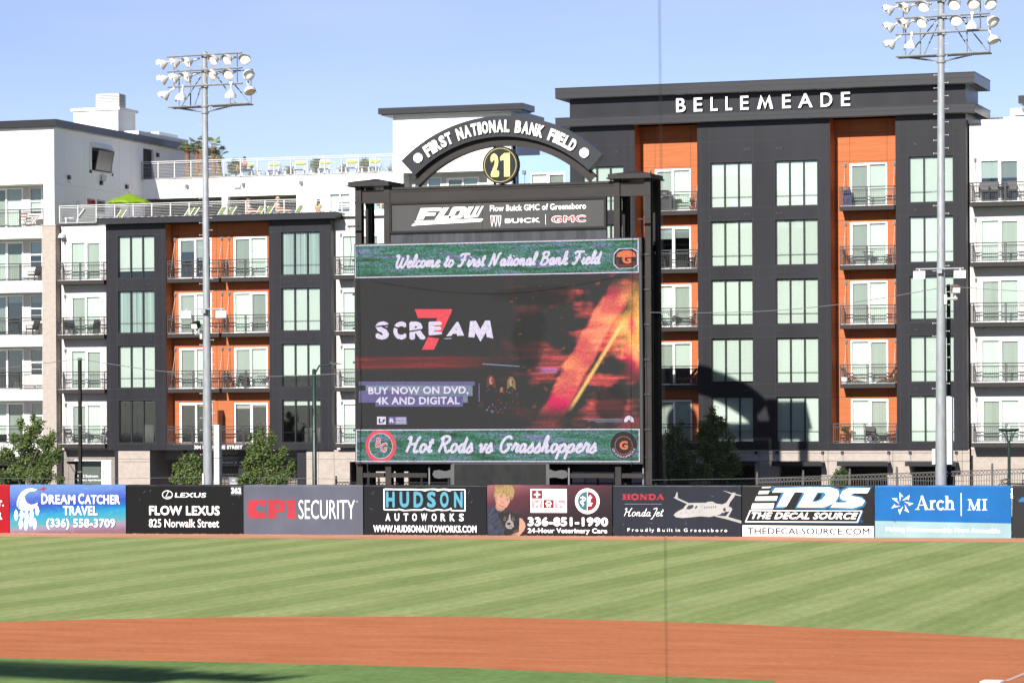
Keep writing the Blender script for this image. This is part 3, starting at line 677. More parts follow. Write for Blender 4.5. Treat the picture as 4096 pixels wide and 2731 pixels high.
b.text('1 & 2 Bedroom', -85.42, -84.05, 2.02, 2.18, 170.85, 0, .01); b.text('Luxury Apartments', -85.42, -83.72, 1.75, 1.93, 170.85, 0, .01); b.text('FOR LEASE 1 2 3 4', -85.42, -83.72, 1.55, 1.66, 170.85, 0, 0) if False else None
b.obj('window_lettering', M_WHITEP, B, world=True)
b = MB(); b.box(-85.5, -84.0, 171.35, 171.4, .3, 3.0); b.obj('shop_blind', M_BLINDG, B, world=True)

# ================================================================== WHITE CORNER BLOCK with loggias
A = thing('corner_apartment_block', 'white stuccoed apartment block with recessed balconies and a dark overhanging roof at the pool deck', 'building', (-90, 170.1, 0))
b = MB(); Yf, YL, XA = 170.1, 171.6, -86.55
lev = [(17.42 - 3.33 * k, 20.07 - 3.33 * k) for k in range(5)]
facade(b, -97, -87.27, 3.3, 23.5, Yf, [(-97, -87.27, lo, hi) for lo, hi in lev] , .01, 0, 0)
b.quad((-87.27, Yf, 17.5), (XA, Yf, 17.5), (XA, Yf, 23.5), (-87.27, Yf, 23.5), 0)
for lo, hi in lev:
    b.quad((-97, YL, lo), (-97, Yf, lo), (-87.27, Yf, lo), (-87.27, YL, lo), 0) if False else b.quad((-97, Yf, lo), (-87.27, Yf, lo), (-87.27, YL, lo), (-97, YL, lo), 0)
    b.quad((-97, Yf, hi), (-97, YL, hi), (-87.27, YL, hi), (-87.27, Yf, hi), 0)
    b.quad((-87.27, Yf, lo), (-87.27, Yf, hi), (-87.27, YL, hi), (-87.27, YL, lo), 0)
    b.box(-97, -87.27, Yf - .05, Yf, lo - .12, lo, 0); b.box(-97, -87.27, Yf - .025, Yf, lo - .22, lo - .16, 0)
holes = []
for k, (lo, hi) in enumerate(lev): holes += [(-91.75, -89.5, lo + .05, lo + 2.52), (-89.02, -87.35, lo + .88, lo + 2.52)]
facade(b, -97, -87.27, 3.3, 23, YL, holes, .1, 1, 1)
for h in holes: room(b, *h, YL + .1, 2.2, 2)
# the long side wall seen over the pool deck, with the recessed screen opening
def side(y0, y1, z0, z1, mi=0): b.quad((XA, y0, z0), (XA, y1, z0), (XA, y1, z1), (XA, y0, z1), mi)
for y0, y1, z0, z1 in ((Yf, 175.2, 17.4, 23.5), (178.0, 182.8, 17.4, 23.5), (175.2, 178.0, 17.4, 21.2), (175.2, 178.0, 22.65, 23.5), (182.8, 184.4, 17.4, 21.1), (182.8, 184.4, 23.2, 23.5), (184.4, 194, 17.4, 23.5)): side(y0, y1, z0, z1)
for (y0, y1, z0, z1, d, m_) in ((175.2, 178.0, 21.2, 22.65, .7, 2), (182.8, 184.4, 21.1, 23.2, .15, 2)):
    b.quad((XA - d, y0, z0), (XA - d, y1, z0), (XA - d, y1, z1), (XA - d, y0, z1), m_)
    b.quad((XA, y0, z0), (XA, y0, z1), (XA - d, y0, z1), (XA - d, y0, z0), 0); b.quad((XA, y1, z1), (XA, y1, z0), (XA - d, y1, z0), (XA - d, y1, z1), 0)
    b.quad((XA, y0, z0), (XA - d, y0, z0), (XA - d, y1, z0), (XA, y1, z0), 0); b.quad((XA, y0, z1), (XA, y1, z1), (XA - d, y1, z1), (XA - d, y0, z1), 0)
for z in (20.05, 18.9): b.box(XA - .01, XA + .004, Yf, 182.6, z - .008, z + .008, 3)
for y in (171.6, 174.2, 179.3, 181.0): b.box(XA - .01, XA + .003, y - .006, y + .006, 18.9, 23.4, 3)
b.quad((-97, 194, 0), (-97, Yf, 0), (-97, Yf, 23.5), (-97, 194, 23.5), 0); b.quad((XA, 194, 0), (-97, 194, 0), (-97, 194, 23.5), (XA, 194, 23.5), 0)
b.quad((-97, Yf, 23.5), (XA, Yf, 23.5), (XA, 194, 23.5), (-97, 194, 23.5), 0)
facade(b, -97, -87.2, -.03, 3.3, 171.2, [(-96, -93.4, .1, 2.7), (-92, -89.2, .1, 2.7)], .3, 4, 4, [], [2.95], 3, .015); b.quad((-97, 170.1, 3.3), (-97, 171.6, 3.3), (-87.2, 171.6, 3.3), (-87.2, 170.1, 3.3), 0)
for h in ((-96, -93.4, .1, 2.7), (-92, -89.2, .1, 2.7)): room(b, *h, 171.5, 3, 2)
b.obj('wall', [M_WHITE, M_SIDING, M_ROOM, mat('stucco_joint', (.55, .55, .54), .9), M_BEIGED], A, world=True)
b = MB(); b.box(-87.35, -86.42, 169.98, 170.72, -.03, 17.45); b.box(-87.4, -86.38, 169.95, 170.75, 17.45, 17.53)
b.obj('pier', M_BEIGE, A, world=True)
b = MB(); b.box(-97.3, XA + .32, Yf - .35, 194.4, 23.55, 23.93, 0); b.box(-97.3, XA + .34, Yf - .37, 194.4, 23.93, 23.96, 0); b.box(-97.2, XA + .12, Yf - .1, 194.2, 23.48, 23.55, 1)
b.box(-97.3, XA + .324, Yf - .354, Yf - .3, 23.73, 23.745, 2)
for y in range(172, 194, 3): b.box(XA + .3, XA + .324, y, y + .03, 23.56, 23.74, 2)
for x in (-94, -90.0, -88.4): b.box(x, x + .03, Yf - .354, Yf - .3, 23.56, 23.74, 2)
b.obj('roof', [M_CHAR2, M_SIDING, M_JOINT], A, world=True)
b = MB(); b.box(-91.15, -87.95, 182, 184.6, 24.0, 25.78, 0); b.box(-91.3, -87.8, 181.88, 184.75, 25.68, 25.86, 0); b.box(-89.2, -86.9, 186.0, 189, 23.96, 24.55, 0); b.box(-87.6, -86.6, 182.2, 190, 23.96, 24.3, 0)
for i in range(9): z = 25.9 + i * .1; b.box(-89.78 - .02, -88.12 + .02, 182.5, 183.5, z, z + .07, 1)
b.box(-89.72, -88.18, 182.56, 183.44, 25.86, 26.82, 1)
b.obj('chimney', [M_WHITE, mat('louvre_grey', (.5, .5, .49), .5)], A, world=True)
for k, (lo, hi) in enumerate(lev):
    sliding_door(A, -91.80, -89.45, lo + .03, lo + 2.55, YL, 'r' if k in (1, 4) else 'l', {0: (1, .97), 1: (.98, 1), 2: (.9, .2), 3: (.06, .06), 4: (.8, 1)}[k])
    o = triple_window(A, -89.02, -87.35, lo + .88, lo + 2.52, YL - .06, 'down' if k in (0, 4) else 'open', 2, M_VINYL, {0: .9, 1: .45, 2: .3, 3: .05, 4: 1.0}[k])
    mid = cached(('mr',), lambda q: q.box(.05, 1.62, .0, .06, .78, .86), 'meeting_rail', M_VINYL); put('meeting_rail', mid, o)
    put('railing', cached(('lr',), lambda q: (railing_mesh(q, -3.2, 0, 0, 1, 1.07, 0, (False, False)), railing_mesh(q, -6.6, -3.3, 0, 1, 1.07, 0, (False, False))), 'railing', M_RAILD), A, (-87.3, Yf + .02, lo + .02), True)
# wall fittings on the shaded side wall
b = MB()
for y, z in ((172.0, 20.55), (176.5, 20.5), (180.2, 20.5), (184.9, 22.9)): b.box(XA, XA + .16, y - .1, y + .1, z - .13, z + .13)
b.obj('wall_lamp', M_CHAR2, A, world=True)

# ================================================================== POOL TERRACE BUILDING between the corner block and the white stair tower
Pd = thing('pool_terrace_building', 'white two level pool terrace with long silver cable railings and wide shaded openings', 'building', (-75, 182, 17.5))
b = MB(); Yw = 182.6
holes = [(-86.5, -80.88, 17.6, 19.86), (-80.47, -75.67, 17.6, 19.87), (-73.42, -72.01, 17.6, 19.84)]
facade(b, -86.55, -60, 17.4, 21.1, Yw, holes, .35, 0, 0)
for h in holes[:2]: room(b, *h, Yw + .35, 4.5, 1)
b.quad((-86.55, Yw, 21.1), (-60, Yw, 21.1), (-60, 195, 21.1), (-86.55, 195, 21.1), 2)
b.box(-86.6, -60, Yw - .04, Yw + .2, 21.0, 21.14, 0)
b.quad((-86.36, 170.6, 17.58), (-60, 170.6, 17.58), (-60, Yw, 17.58), (-86.36, Yw, 17.58), 2)
b.quad((-60, 195, 17), (-86.55, 195, 17), (-86.55, 195, 21.1), (-60, 195, 21.1), 0)
b.obj('wall', [M_WHITE, mat('lounge_interior', (.20, .19, .175), .9, 0, .5, (.8, .8, .8), 2), mat('deck_paving', (.5, .48, .45), .9)], Pd, world=True)
b = MB()                                                     # glimpses inside the lounge
for x in (-79.3, -78.0, -76.7): b.box(x, x + 1.0, 186.0, 186.05, 17.7, 19.2, 0); b.box(x - .07, x, 185.95, 186.05, 17.6, 19.3, 1)
b.box(-80.3, -79.7, 186.6, 187, 17.6, 19.4, 1); b.box(-84.6, -83.0, 186.6, 187, 17.6, 19.0, 1)
b.obj('lounge_glazing', [mat('lounge_panes', (.40, .58, .60), .2), M_CHAR2], Pd, world=True)
triple_window(Pd, -73.42, -72.01, 17.6, 19.84, Yw, 'down', 2, M_VINYL)
def cable_rail(b, x0, x1, y, zb, zt, step=1.25):
    n = max(1, round((x1 - x0) / step))
    for i in range(n + 1): x = x0 + (x1 - x0) * i / n; b.box(x - .035, x + .035, y - .03, y + .03, zb, zt)
    b.box(x0, x1, y - .04, y + .04, zt - .03, zt + .02); b.box(x0, x1, y - .02, y + .02, zt - .14, zt - .10)
    for i in range(9): z = zb + .1 + i * .095; b.box(x0, x1, y - .007, y + .007, z - .007, z + .007)
    b.box(x0, x1, y - .03, y + .03, zb + .0, zb + .04)
b = MB(); cable_rail(b, -86.34, -56.5, 170.42, 17.6, 18.68); b.obj('lower_railing', M_RAILW, Pd, world=True)
b = MB(); cable_rail(b, -86.5, -62, 182.5, 21.12, 22.26, 1.18); b.obj('upper_railing', M_RAILW, Pd, world=True)
b = MB()
for x in (-83.31, -79.33, -75.32): b.box(x - .09, x + .09, Yw - .2, Yw, 20.48, 20.72, 0)
b.obj('wall_lamp', mat('lamp_taupe', (.16, .13, .12), .5), Pd, world=True)
b = MB(); b.box(-80.0, -79.55, Yw - .25, Yw, 20.42, 20.66); b.obj('wall_speaker', M_VINYL, Pd, world=True)
b = MB(); z = 18.0                                           # pale raised characters running up the wall
for i, ch in enumerate('POOL'): b.text(ch, -75.25, -74.95, 20.05 - i * .42, 20.33 - i * .42, Yw - .001, 0, 0, th=.02)
b.obj('raised_lettering', M_WHITE, Pd, world=True)

# ================================================================== WHITE STAIR TOWER AND BLUE BAY behind the scoreboard
Tw = thing('white_stair_tower', 'white tower with flat dark roof slab and pale blue bay behind the arched sign', 'building', (-61, 171.5, 0))
b = MB(); Yt = 171.5
facade(b, -64.83, -57.42, 17.3, 23.55, Yt, [(-64.2, -58.9, 17.5, 20.13)], 1.1, 0, 1)
wh = [(-63.9, -62.2, 17.6, 19.9), (-61.85, -59.8, 17.6, 19.86), (-59.35, -58.95, 17.6, 19.84)]
facade(b, -64.2, -58.9, 17.5, 20.13, Yt + 1.1, wh, .1, 1, 1)
for h in wh: room(b, *h, Yt + 1.2, 2, 3)
b.quad((-57.42, Yt, 17.3), (-57.42, Yt + 1.15, 17.3), (-57.42, Yt + 1.15, 23.55), (-57.42, Yt, 23.55), 0)
b.quad((-57.42, Yt + 1.15, 21), (-58.4, Yt + 1.15, 21), (-58.4, Yt + 1.15, 23.55), (-57.42, Yt + 1.15, 23.55), 0)
b.quad((-58.4, Yt + 1.15, 17.3), (-58.4, 180, 17.3), (-58.4, 180, 23.55), (-58.4, Yt + 1.15, 23.55), 0); b.quad((-64.83, 180, 17.3), (-64.83, Yt, 17.3), (-64.83, Yt, 23.55), (-64.83, 180, 23.55), 0); b.quad((-58.4, 180, 17.3), (-64.83, 180, 17.3), (-64.83, 180, 23.55), (-58.4, 180, 23.55), 0)
facade(b, -57.42, -53.33, 3.7, 21.0, 172.5, [(-56.5, -54.45, 17.45, 19.93)], .1, 2, 2, [-55.9, -54.2], [20.1, 20.6], 4, .012); room(b, -56.5, -54.45, 17.45, 19.93, 172.6, 2, 3)
b.box(-57.42, -53.33, 172.52, 176, 20.9, 21.02, 2); b.quad((-57.42, 172.5, 17.3), (-57.42, 172.5, 21), (-57.42, 176, 21), (-57.42, 176, 17.3), 2)
b.obj('wall', [M_WHITE, M_SIDING, M_BLUE, M_ROOM, MATS['siding_joint']], Tw, world=True)
b = MB(); b.box(-65.55, -56.5, Yt - .6, Yt + 1.7, 23.62, 23.98, 0); b.box(-65.5, -58.2, Yt + 1.7, 180.3, 23.62, 23.98, 0); b.box(-65.4, -56.65, Yt - .45, Yt + 1.5, 23.55, 23.62, 1)
b.box(-65.555, -56.495, Yt - .605, Yt - .5, 23.79, 23.80, 2)
for x in (-63.0, -60.5, -58.5): b.box(x, x + .03, Yt - .604, Yt - .5, 23.63, 23.79, 2)
b.obj('roof', [M_CHAR2, MATS['soffit'], M_JOINT], Tw, world=True)
triple_window(Tw, -63.9, -62.2, 17.6, 19.9, Yt + 1.02, 'open', 2, M_VINYL, .9); sliding_door(Tw, -61.85, -59.8, 17.6, 19.86, Yt + 1.1, 'l', (.95, 1.0)); triple_window(Tw, -59.35, -58.95, 17.6, 19.84, Yt + 1.02, 'down', 1, M_VINYL)
sliding_door(Tw, -56.55, -54.40, 17.42, 19.97, 172.5, 'r', (.97, 1.0))
b = MB(); b.box(-57.05, -56.85, 172.4, 172.5, 19.95, 20.15, 0); b.tube([(-56.95, 172.4, 20.0), (-56.95, 171.8, 17.6)], .012, 5, 1); b.obj('tie_rod', [M_STEELD, M_RAILW], Tw, world=True)
b = MB(); b.box(-57.35, -53.4, 171.6, 172.5, 17.15, 17.4); b.obj('balcony', M_BROWNST, Tw, world=True)

# ================================================================== LETTER STROKES (handwritten and serif faces drawn as ribbons)
def smooth(pts, k=4):
    if len(pts) < 3: return list(pts)
    P = [pts[0]] + list(pts) + [pts[-1]]; out = []
    for i in range(1, len(P) - 2):
        for j in range(k):
            t = j / k; a, b, c, d = P[i - 1], P[i], P[i + 1], P[i + 2]
            out.append(tuple(.5 * (2 * b[q] + (c[q] - a[q]) * t + (2 * a[q] - 5 * b[q] + 4 * c[q] - d[q]) * t * t + (3 * b[q] - a[q] - 3 * c[q] + d[q]) * t ** 3) for q in (0, 1)))
    out.append(tuple(pts[-1])); return out
def ribbon(mb, pts, w, y, mi=0, w2=None, drift=0.0):
    n = len(pts); L_, R_ = [], []
    for i, p in enumerate(pts):
        a, b = pts[max(0, i - 1)], pts[min(n - 1, i + 1)]
        dx, dz = b[0] - a[0], b[1] - a[1]; l = math.hypot(dx, dz) or 1e-9
        hw = (w if w2 is None else w + (w2 - w) * i / max(1, n - 1)) / 2
        ox, oz = -dz / l * hw, dx / l * hw
        L_.append((p[0] + ox, y - drift * i, p[1] + oz)); R_.append((p[0] - ox, y - drift * i, p[1] - oz))
    return mb.add(L_ + R_, [(i, n + i, n + i + 1, i + 1) for i in range(n - 1)], mi)
SC = {
 'W': (2.1, [[(0, 1.7), (.2, 1.95), (.45, 1.8), (.35, .6), (.55, 0), (.85, .1), (1.1, 1.0), (1.15, 1.6)], [(1.15, 1.6), (1.1, .5), (1.3, 0), (1.6, .15), (1.95, 1.2), (1.9, 1.9), (1.7, 1.7)]]),
 'e': (.85, [[(0, .3), (.35, .55), (.62, .8), (.5, 1), (.25, .9), (.15, .5), (.25, .1), (.5, 0), (.85, .25)]]),
 'l': (.6, [[(0, .2), (.35, 1.0), (.45, 1.7), (.3, 2.0), (.18, 1.7), (.15, .5), (.25, .05), (.6, .25)]]),
 'c': (.8, [[(.62, .8), (.45, 1), (.2, .85), (.12, .4), (.3, .02), (.55, .02), (.8, .25)]]),
 'o': (.95, [[(.5, 1), (.2, .9), (.12, .4), (.3, .02), (.6, .1), (.75, .55), (.6, .95), (.42, .95)], [(.7, .7), (.95, .6)]]),
 'm': (1.5, [[(0, .2), (.1, .8), (.2, .95), (.2, 0)], [(.2, .6), (.45, 1), (.6, .8), (.6, 0)], [(.6, .6), (.85, 1), (1.05, .8), (1.05, .15), (1.2, 0), (1.5, .25)]]),
 'n': (1.1, [[(0, .2), (.1, .8), (.2, .95), (.2, 0)], [(.2, .6), (.45, 1), (.65, .8), (.65, .15), (.8, 0), (1.1, .25)]]),
 't': (.65, [[(0, .2), (.25, .9), (.35, 1.7), (.25, .4), (.35, .02), (.65, .25)], [(0, 1.2), (.6, 1.25)]]),
 'F': (1.6, [[(.1, 1.6), (.4, 1.95), (1.6, 1.95)], [(.9, 1.9), (.7, .5), (.4, 0), (.05, .2)], [(.3, 1.0), (1.2, 1.05)]]),
 'i': (.5, [[(0, .2), (.2, .95), (.18, .2), (.3, 0), (.5, .25)], [(.24, 1.38), (.3, 1.5)]]),
 'r': (.85, [[(0, .2), (.2, .95), (.24, 1.15), (.38, .92), (.62, .95), (.55, .35), (.65, .03), (.85, .25)]]),
 's': (.82, [[(0, .15), (.32, .8), (.42, 1.12), (.46, .85), (.64, .4), (.5, 0), (.2, -.02), (.06, .15)], [(.52, .04), (.82, .3)]]),
 'N': (1.9, [[(.05, .1), (.25, .05), (.4, 1.0), (.5, 1.9), (.7, 1.2), (1.0, .05), (1.2, 1.0), (1.35, 1.85), (1.65, 1.95)]]),
 'a': (1.0, [[(.65, .85), (.4, 1), (.15, .75), (.12, .3), (.3, 0), (.55, .25), (.68, .95), (.65, .2), (.78, 0), (1.0, .25)]]),
 'B': (1.5, [[(.3, 1.9), (.35, 1.0), (.2, 0)], [(.05, 1.6), (.4, 1.98), (.95, 1.95), (1.05, 1.5), (.7, 1.1), (.4, 1.05)], [(.7, 1.1), (1.2, .8), (1.1, .2), (.7, 0), (.2, .1)]]),
 'k': (.95, [[(0, .2), (.35, 1.2), (.4, 1.9), (.25, 1.9), (.18, 1), (.15, 0)], [(.15, .5), (.5, 1), (.65, .85), (.45, .55), (.3, .5), (.55, .05), (.7, 0), (.95, .25)]]),
 'd': (1.0, [[(.65, .85), (.4, 1), (.15, .75), (.12, .3), (.3, 0), (.55, .25), (.72, 1.9), (.68, .3), (.78, 0), (1.0, .25)]]),
 'H': (1.75, [[(.1, 1.6), (.35, 1.95), (.45, 1.2), (.3, 0)], [(.3, 1.0), (1.2, 1.05)], [(1.5, 1.95), (1.25, 1.5), (1.15, .3), (1.35, 0), (1.7, .2)]]),
 'R': (1.5, [[(.3, 1.9), (.35, 1.0), (.2, 0)], [(.05, 1.6), (.4, 1.98), (.95, 1.95), (1.1, 1.5), (.8, 1.1), (.4, 1.0)], [(.6, 1.05), (.95, .3), (1.2, 0), (1.5, .25)]]),
 'v': (.9, [[(0, .7), (.15, 1), (.25, .6), (.35, .02), (.6, .4), (.7, .95), (.9, .85)]]),
 'G': (1.6, [[(1.2, 1.6), (1.0, 1.95), (.5, 1.8), (.2, 1.1), (.3, .3), (.7, 0), (1.1, .3), (1.15, .9)], [(.8, .95), (1.5, .95)]]),
 'h': (1.05, [[(0, .2), (.35, 1.2), (.42, 1.9), (.25, 1.9), (.18, 1), (.15, 0)], [(.15, .5), (.45, 1), (.6, .8), (.58, .15), (.75, 0), (1.05, .25)]]),
 'p': (1.0, [[(0, .2), (.2, 1), (.1, -.4), (.05, -.9)], [(.2, .6), (.5, 1), (.75, .7), (.65, .1), (.4, 0), (.2, .15)], [(.65, .1), (1.0, .25)]]),
 'J': (1.0, [[(.2, 1.7), (.9, 1.95), (.75, .5), (.5, -.5), (.2, -.7)]]), ' ': (.65, []),
}
def script_text(mb, body, x0, x1, zb, xh, y, w, mi=0, slant=.32):
    pen = 0; strokes = []
    for ch in body:
        adv, ss = SC[ch]
        for s_ in ss: strokes.append([(pen + a, b) for a, b in smooth(s_)])
        pen += adv
    k = (x1 - x0 - slant * 2 * xh) / pen
    for i, s_ in enumerate(strokes):
        ribbon(mb, [(x0 + a * k + b * slant * xh, zb + b * xh) for a, b in s_], w, y - .0012 * (i % 5), mi, drift=.0002)
def arcpts(cx, cz, rx, rz, a0, a1, n=14): return [(cx + rx * math.cos(R(a0 + (a1 - a0) * i / n)), cz + rz * math.sin(R(a0 + (a1 - a0) * i / n))) for i in range(n + 1)]
def serif(mb, body, x0, x1, z0, z1, y, thick=.16, thin=.07, mi=0, sp=.12):
    """roman capitals and a few lower case letters with bracketed feet, unit cap height"""
    t, n = thick, thin; G = {}
    def bar(x, a=0, b=1, w=t, f=(1, 1), fw=.13):
        r = [('s', [(x, a), (x, b)], w)]
        if f[0]: r.append(('s', [(x - w / 2 - fw, a + n / 2), (x + w / 2 + fw, a + n / 2)], n))
        if f[1]: r.append(('s', [(x - w / 2 - fw, b - n / 2), (x + w / 2 + fw, b - n / 2)], n))
        return r
    G['A'] = (1.0, [('s', [(.14, 0), (.50, 1.0)], n), ('s', [(.47, 1.0), (.84, 0)], t), ('s', [(.26, .33), (.72, .33)], n), ('s', [(0, n / 2), (.3, n / 2)], n), ('s', [(.68, n / 2), (1.0, n / 2)], n)])
    G['r'] = (.56, bar(.2, 0, .66, t, (1, 0)) + [('s', [(.07, .63), (.2, .63)], n), ('s', smooth([(.24, .45), (.34, .6), (.5, .62)]), t * .7)])
    G['c'] = (.58, [('s', arcpts(.32, .32, .24, .3, 40, 325), t * .8)])
    G['h'] = (.78, bar(.2, 0, 1.0, t, (1, 0)) + [('s', [(.06, .97), (.2, .97)], n), ('s', smooth([(.27, .5), (.42, .63), (.57, .55), (.6, .4), (.6, 0)]), t * .9), ('s', [(.44, n / 2), (.77, n / 2)], n)])
    G['M'] = (1.2, [('s', [(.17, 0), (.2, 1)], n), ('s', [(.2, 1.0), (.6, .04)], t), ('s', [(.6, .04), (.98, 1)], n), ('s', [(.98, 0), (.98, 1)], t), ('s', [(.02, n / 2), (.32, n / 2)], n), ('s', [(.8, n / 2), (1.17, n / 2)], n), ('s', [(.03, 1 - n / 2), (.25, 1 - n / 2)], n), ('s', [(.95, 1 - n / 2), (1.17, 1 - n / 2)], n)])
    G['I'] = (.5, bar(.25)); G['H'] = (1.05, bar(.22) + bar(.8) + [('s', [(.22, .5), (.8, .5)], n)])
    G['O'] = (1.0, [('s', arcpts(.5, .5, .38, .46, 0, 360, 24), t * .85)]); G['N'] = (1.1, [('s', [(.22, 0), (.22, 1)], n), ('s', [(.9, 0), (.9, 1)], n), ('s', [(.2, 1), (.9, 0)], t), ('s', [(.05, n / 2), (.4, n / 2)], n), ('s', [(.04, 1 - n / 2), (.3, 1 - n / 2)], n), ('s', [(.72, 1 - n / 2), (1.07, 1 - n / 2)], n)])
    G['D'] = (1.0, bar(.22, fw=.1) + [('s', [(.22, 1 - n / 2)] + arcpts(.5, .5, .36, .5 - n / 2, 90, -90, 12) + [(.22, n / 2)], t * .8)])
    G['C'] = (.95, [('s', arcpts(.5, .5, .38, .46, 45, 315, 18), t * .8), ('s', [(.78, .66), (.78, .9)], n)]); G['G'] = (1.0, [('s', arcpts(.5, .5, .38, .46, 45, 330, 18), t * .8), ('s', [(.78, .66), (.78, .9)], n), ('s', [(.62, .45), (.98, .45)], n), ('s', [(.82, .15), (.82, .45)], t)])
    G['U'] = (1.0, [('s', [(.2, 1.0), (.2, .35)] + arcpts(.5, .35, .3, .32, 180, 360, 10)[1:] + [(.8, 1.0)], t * .8), ('s', [(.04, 1 - n / 2), (.36, 1 - n / 2)], n), ('s', [(.66, 1 - n / 2), (.96, 1 - n / 2)], n)])
    G['L'] = (.8, bar(.22) + [('s', [(.22, n / 2), (.75, n / 2)], n), ('s', [(.73, 0), (.73, .25)], n)]); G['F'] = (.8, bar(.22) + [('s', [(.22, 1 - n / 2), (.74, 1 - n / 2)], n), ('s', [(.22, .52), (.6, .52)], n)])
    G['E'] = (.85, bar(.22) + [('s', [(.22, n / 2), (.76, n / 2)], n), ('s', [(.22, 1 - n / 2), (.74, 1 - n / 2)], n), ('s', [(.22, .52), (.6, .52)], n)])
    G['R'] = (.95, bar(.22) + [('s', [(.22, 1 - n / 2)] + arcpts(.5, .75, .24, .25 - n / 2, 90, -90, 10) + [(.22, .5)], t * .75), ('s', [(.45, .5), (.88, 0)], t)])
    G['P'] = (.85, bar(.22) + [('s', [(.22, 1 - n / 2)] + arcpts(.48, .74, .26, .26 - n / 2, 90, -90, 10) + [(.22, .48)], t * .75)])
    G['S'] = (.75, [('s', smooth([(.62, .82), (.38, .96), (.14, .78), (.36, .54), (.62, .3), (.4, .04), (.12, .18)]), t * .85)])
    G['T'] = (.85, bar(.42, f=(1, 0)) + [('s', [(.05, 1 - n / 2), (.8, 1 - n / 2)], n)]); G[' '] = (.5, [])
    tot = sum(G[c][0] for c in body) + sp * (len(body) - 1); kx = (x1 - x0) / tot; kz = z1 - z0; pen = 0; j = 0
    for c in body:
        adv, ss = G[c]
        for _, pts, w in ss:
            # widths stay true in both directions
            q = [(x0 + (pen + a) * kx, z0 + b * kz) for a, b in pts]; horiz = abs(pts[-1][1] - pts[0][1]) < 1e-6 and len(pts) == 2
            ribbon(mb, q, w * (kz if horiz else kx * .5 + kz * .5), y - .0007 * (j % 4), mi); j += 1
        pen += adv + sp

# ================================================================== OUTFIELD WALL: one padded banner after another
HW = 2.45
def vinyl(name, col, rough=.36):
    return mat(name, col, rough, 0, .12, (.9, .9, .7), 6, 0, spec=.17, raw=True)
class Banner:
    def __init__(s, u0, u1, rc, base, label, red=None):
        t0, t1 = (wallx(*rc(u0, 300 if rc is not rE else 600))[0], wallx(*rc(u1, 300 if rc is not rE else 600))[0])
        s.w = t1 - t0; p = WB + WX * t0
        s.o = thing('wall_banner', label, 'banner', tuple(p), WA, 'padded advertising banners along the outfield wall')
        b = MB(); w, h, c = s.w, HW, .05                     # padded face with a rolled-over top edge and slightly puckered seam
        prof = [(.0, 0.0), (.0, h - c - .012), (.0, h - c), (.012, h - c * .45), (.035, h - .008), (.08, h), (.2, h)]
        n = 16; vs = []
        for i in range(n + 1):
            x = w * i / n; wob = .012 * math.sin(i * 2.3 + t0) + .008 * math.sin(i * 5.1 + t0)
            for y, z in prof: vs.append((x, y + (abs(wob) * .5 if z > h - .04 and y < .1 else 0), z + (wob if z > h - .04 else 0)))
        k = len(prof)
        b.add(vs, [(i * k + j, (i + 1) * k + j, (i + 1) * k + j + 1, i * k + j + 1) for i in range(n) for j in range(1, k - 1)], 0, True); b.add(vs, [(i * k, (i + 1) * k, (i + 1) * k + 1, i * k + 1) for i in range(n)], 0)
        b.add([vs[j] for j in range(k)] + [(0, .2, 0)], [tuple(range(k + 1))[::-1]], 1); b.add([vs[n * k + j] for j in range(k)] + [(w, .2, 0)], [tuple(range(k + 1))], 1)
        b.quad((w, .2, 0), (0, .2, 0), (0, .2, h), (w, .2, h), 1)
        b.obj('padding', [base, mat('pad_back_green', (.01, .035, .025), .7)], s.o)
        rg = random.Random(int(u0 * 7 + u1)); b = MB()       # ball scuffs on the vinyl and clay splashed along its foot
        for i in range(int(w * 1.2)):
            x, z, l, a = rg.uniform(.2, w - .2), rg.uniform(.15, h - .3), rg.uniform(.05, .22), rg.uniform(0, 3.1)
            ribbon(b, smooth([(x, z), (x + l * .5 * math.cos(a) + .02, z + l * .5 * math.sin(a)), (x + l * math.cos(a), z + l * math.sin(a))], 3), .012, -.0008 - .00002 * i, 0, .004)
        x = .02
        while x < w - .1: d = rg.uniform(.06, .3); q = rg.uniform(.008, .038); b.flat([(x, .002), (x + d, .002), (x + d * .8, q * .6), (x + d * .4, q)], -.0012 - .00001 * (int(x * 50) % 9), 1); x += d * rg.uniform(.7, 1.6)
        b.obj('scuff_marks', [mat('scuff_grey', (.19, .185, .18), .8), mat('clay_splash', (.30, .14, .08), .95)], s.o)
    def fit(s, xa, xb, yt, yb):
        s.m = lambda x, y: ((x - xa) / (xb - xa) * s.w, HW * (yb - y) / (yb - yt)); return s
    def X(s, x): return s.m(x, 0)[0]
    def Z(s, y): return s.m(0, y)[1]
    def box_text(s, b, body, x0, x1, yt, yb, y=-.004, mi=0, **k): b.text(body, s.X(x0), s.X(x1), s.Z(yb), s.Z(yt), y, mi, **k)
    def poly(s, b, pts, y, mi=0): b.flat([s.m(*p) for p in pts], y, mi)
    def art(s, b, name, mats): b.obj(name, mats, s.o)
rA = lambda x, y: (x / 2.352, 1900 + y / 2.352); rB = lambda x, y: (950 + x / 2.352, 1900 + y / 2.352); rC = lambda x, y: (1900 + x / 3.92, 1900 + y / 3.92)
rD = lambda x, y: (2430 + x / 2.198, 1900 + y / 2.198); rE = lambda x, y: (3400 + x / 3.379, 1850 + y / 3.379)
K = .335
def CC(r, g, b): return C(r, g, b, K)
PW = M_WHITEP
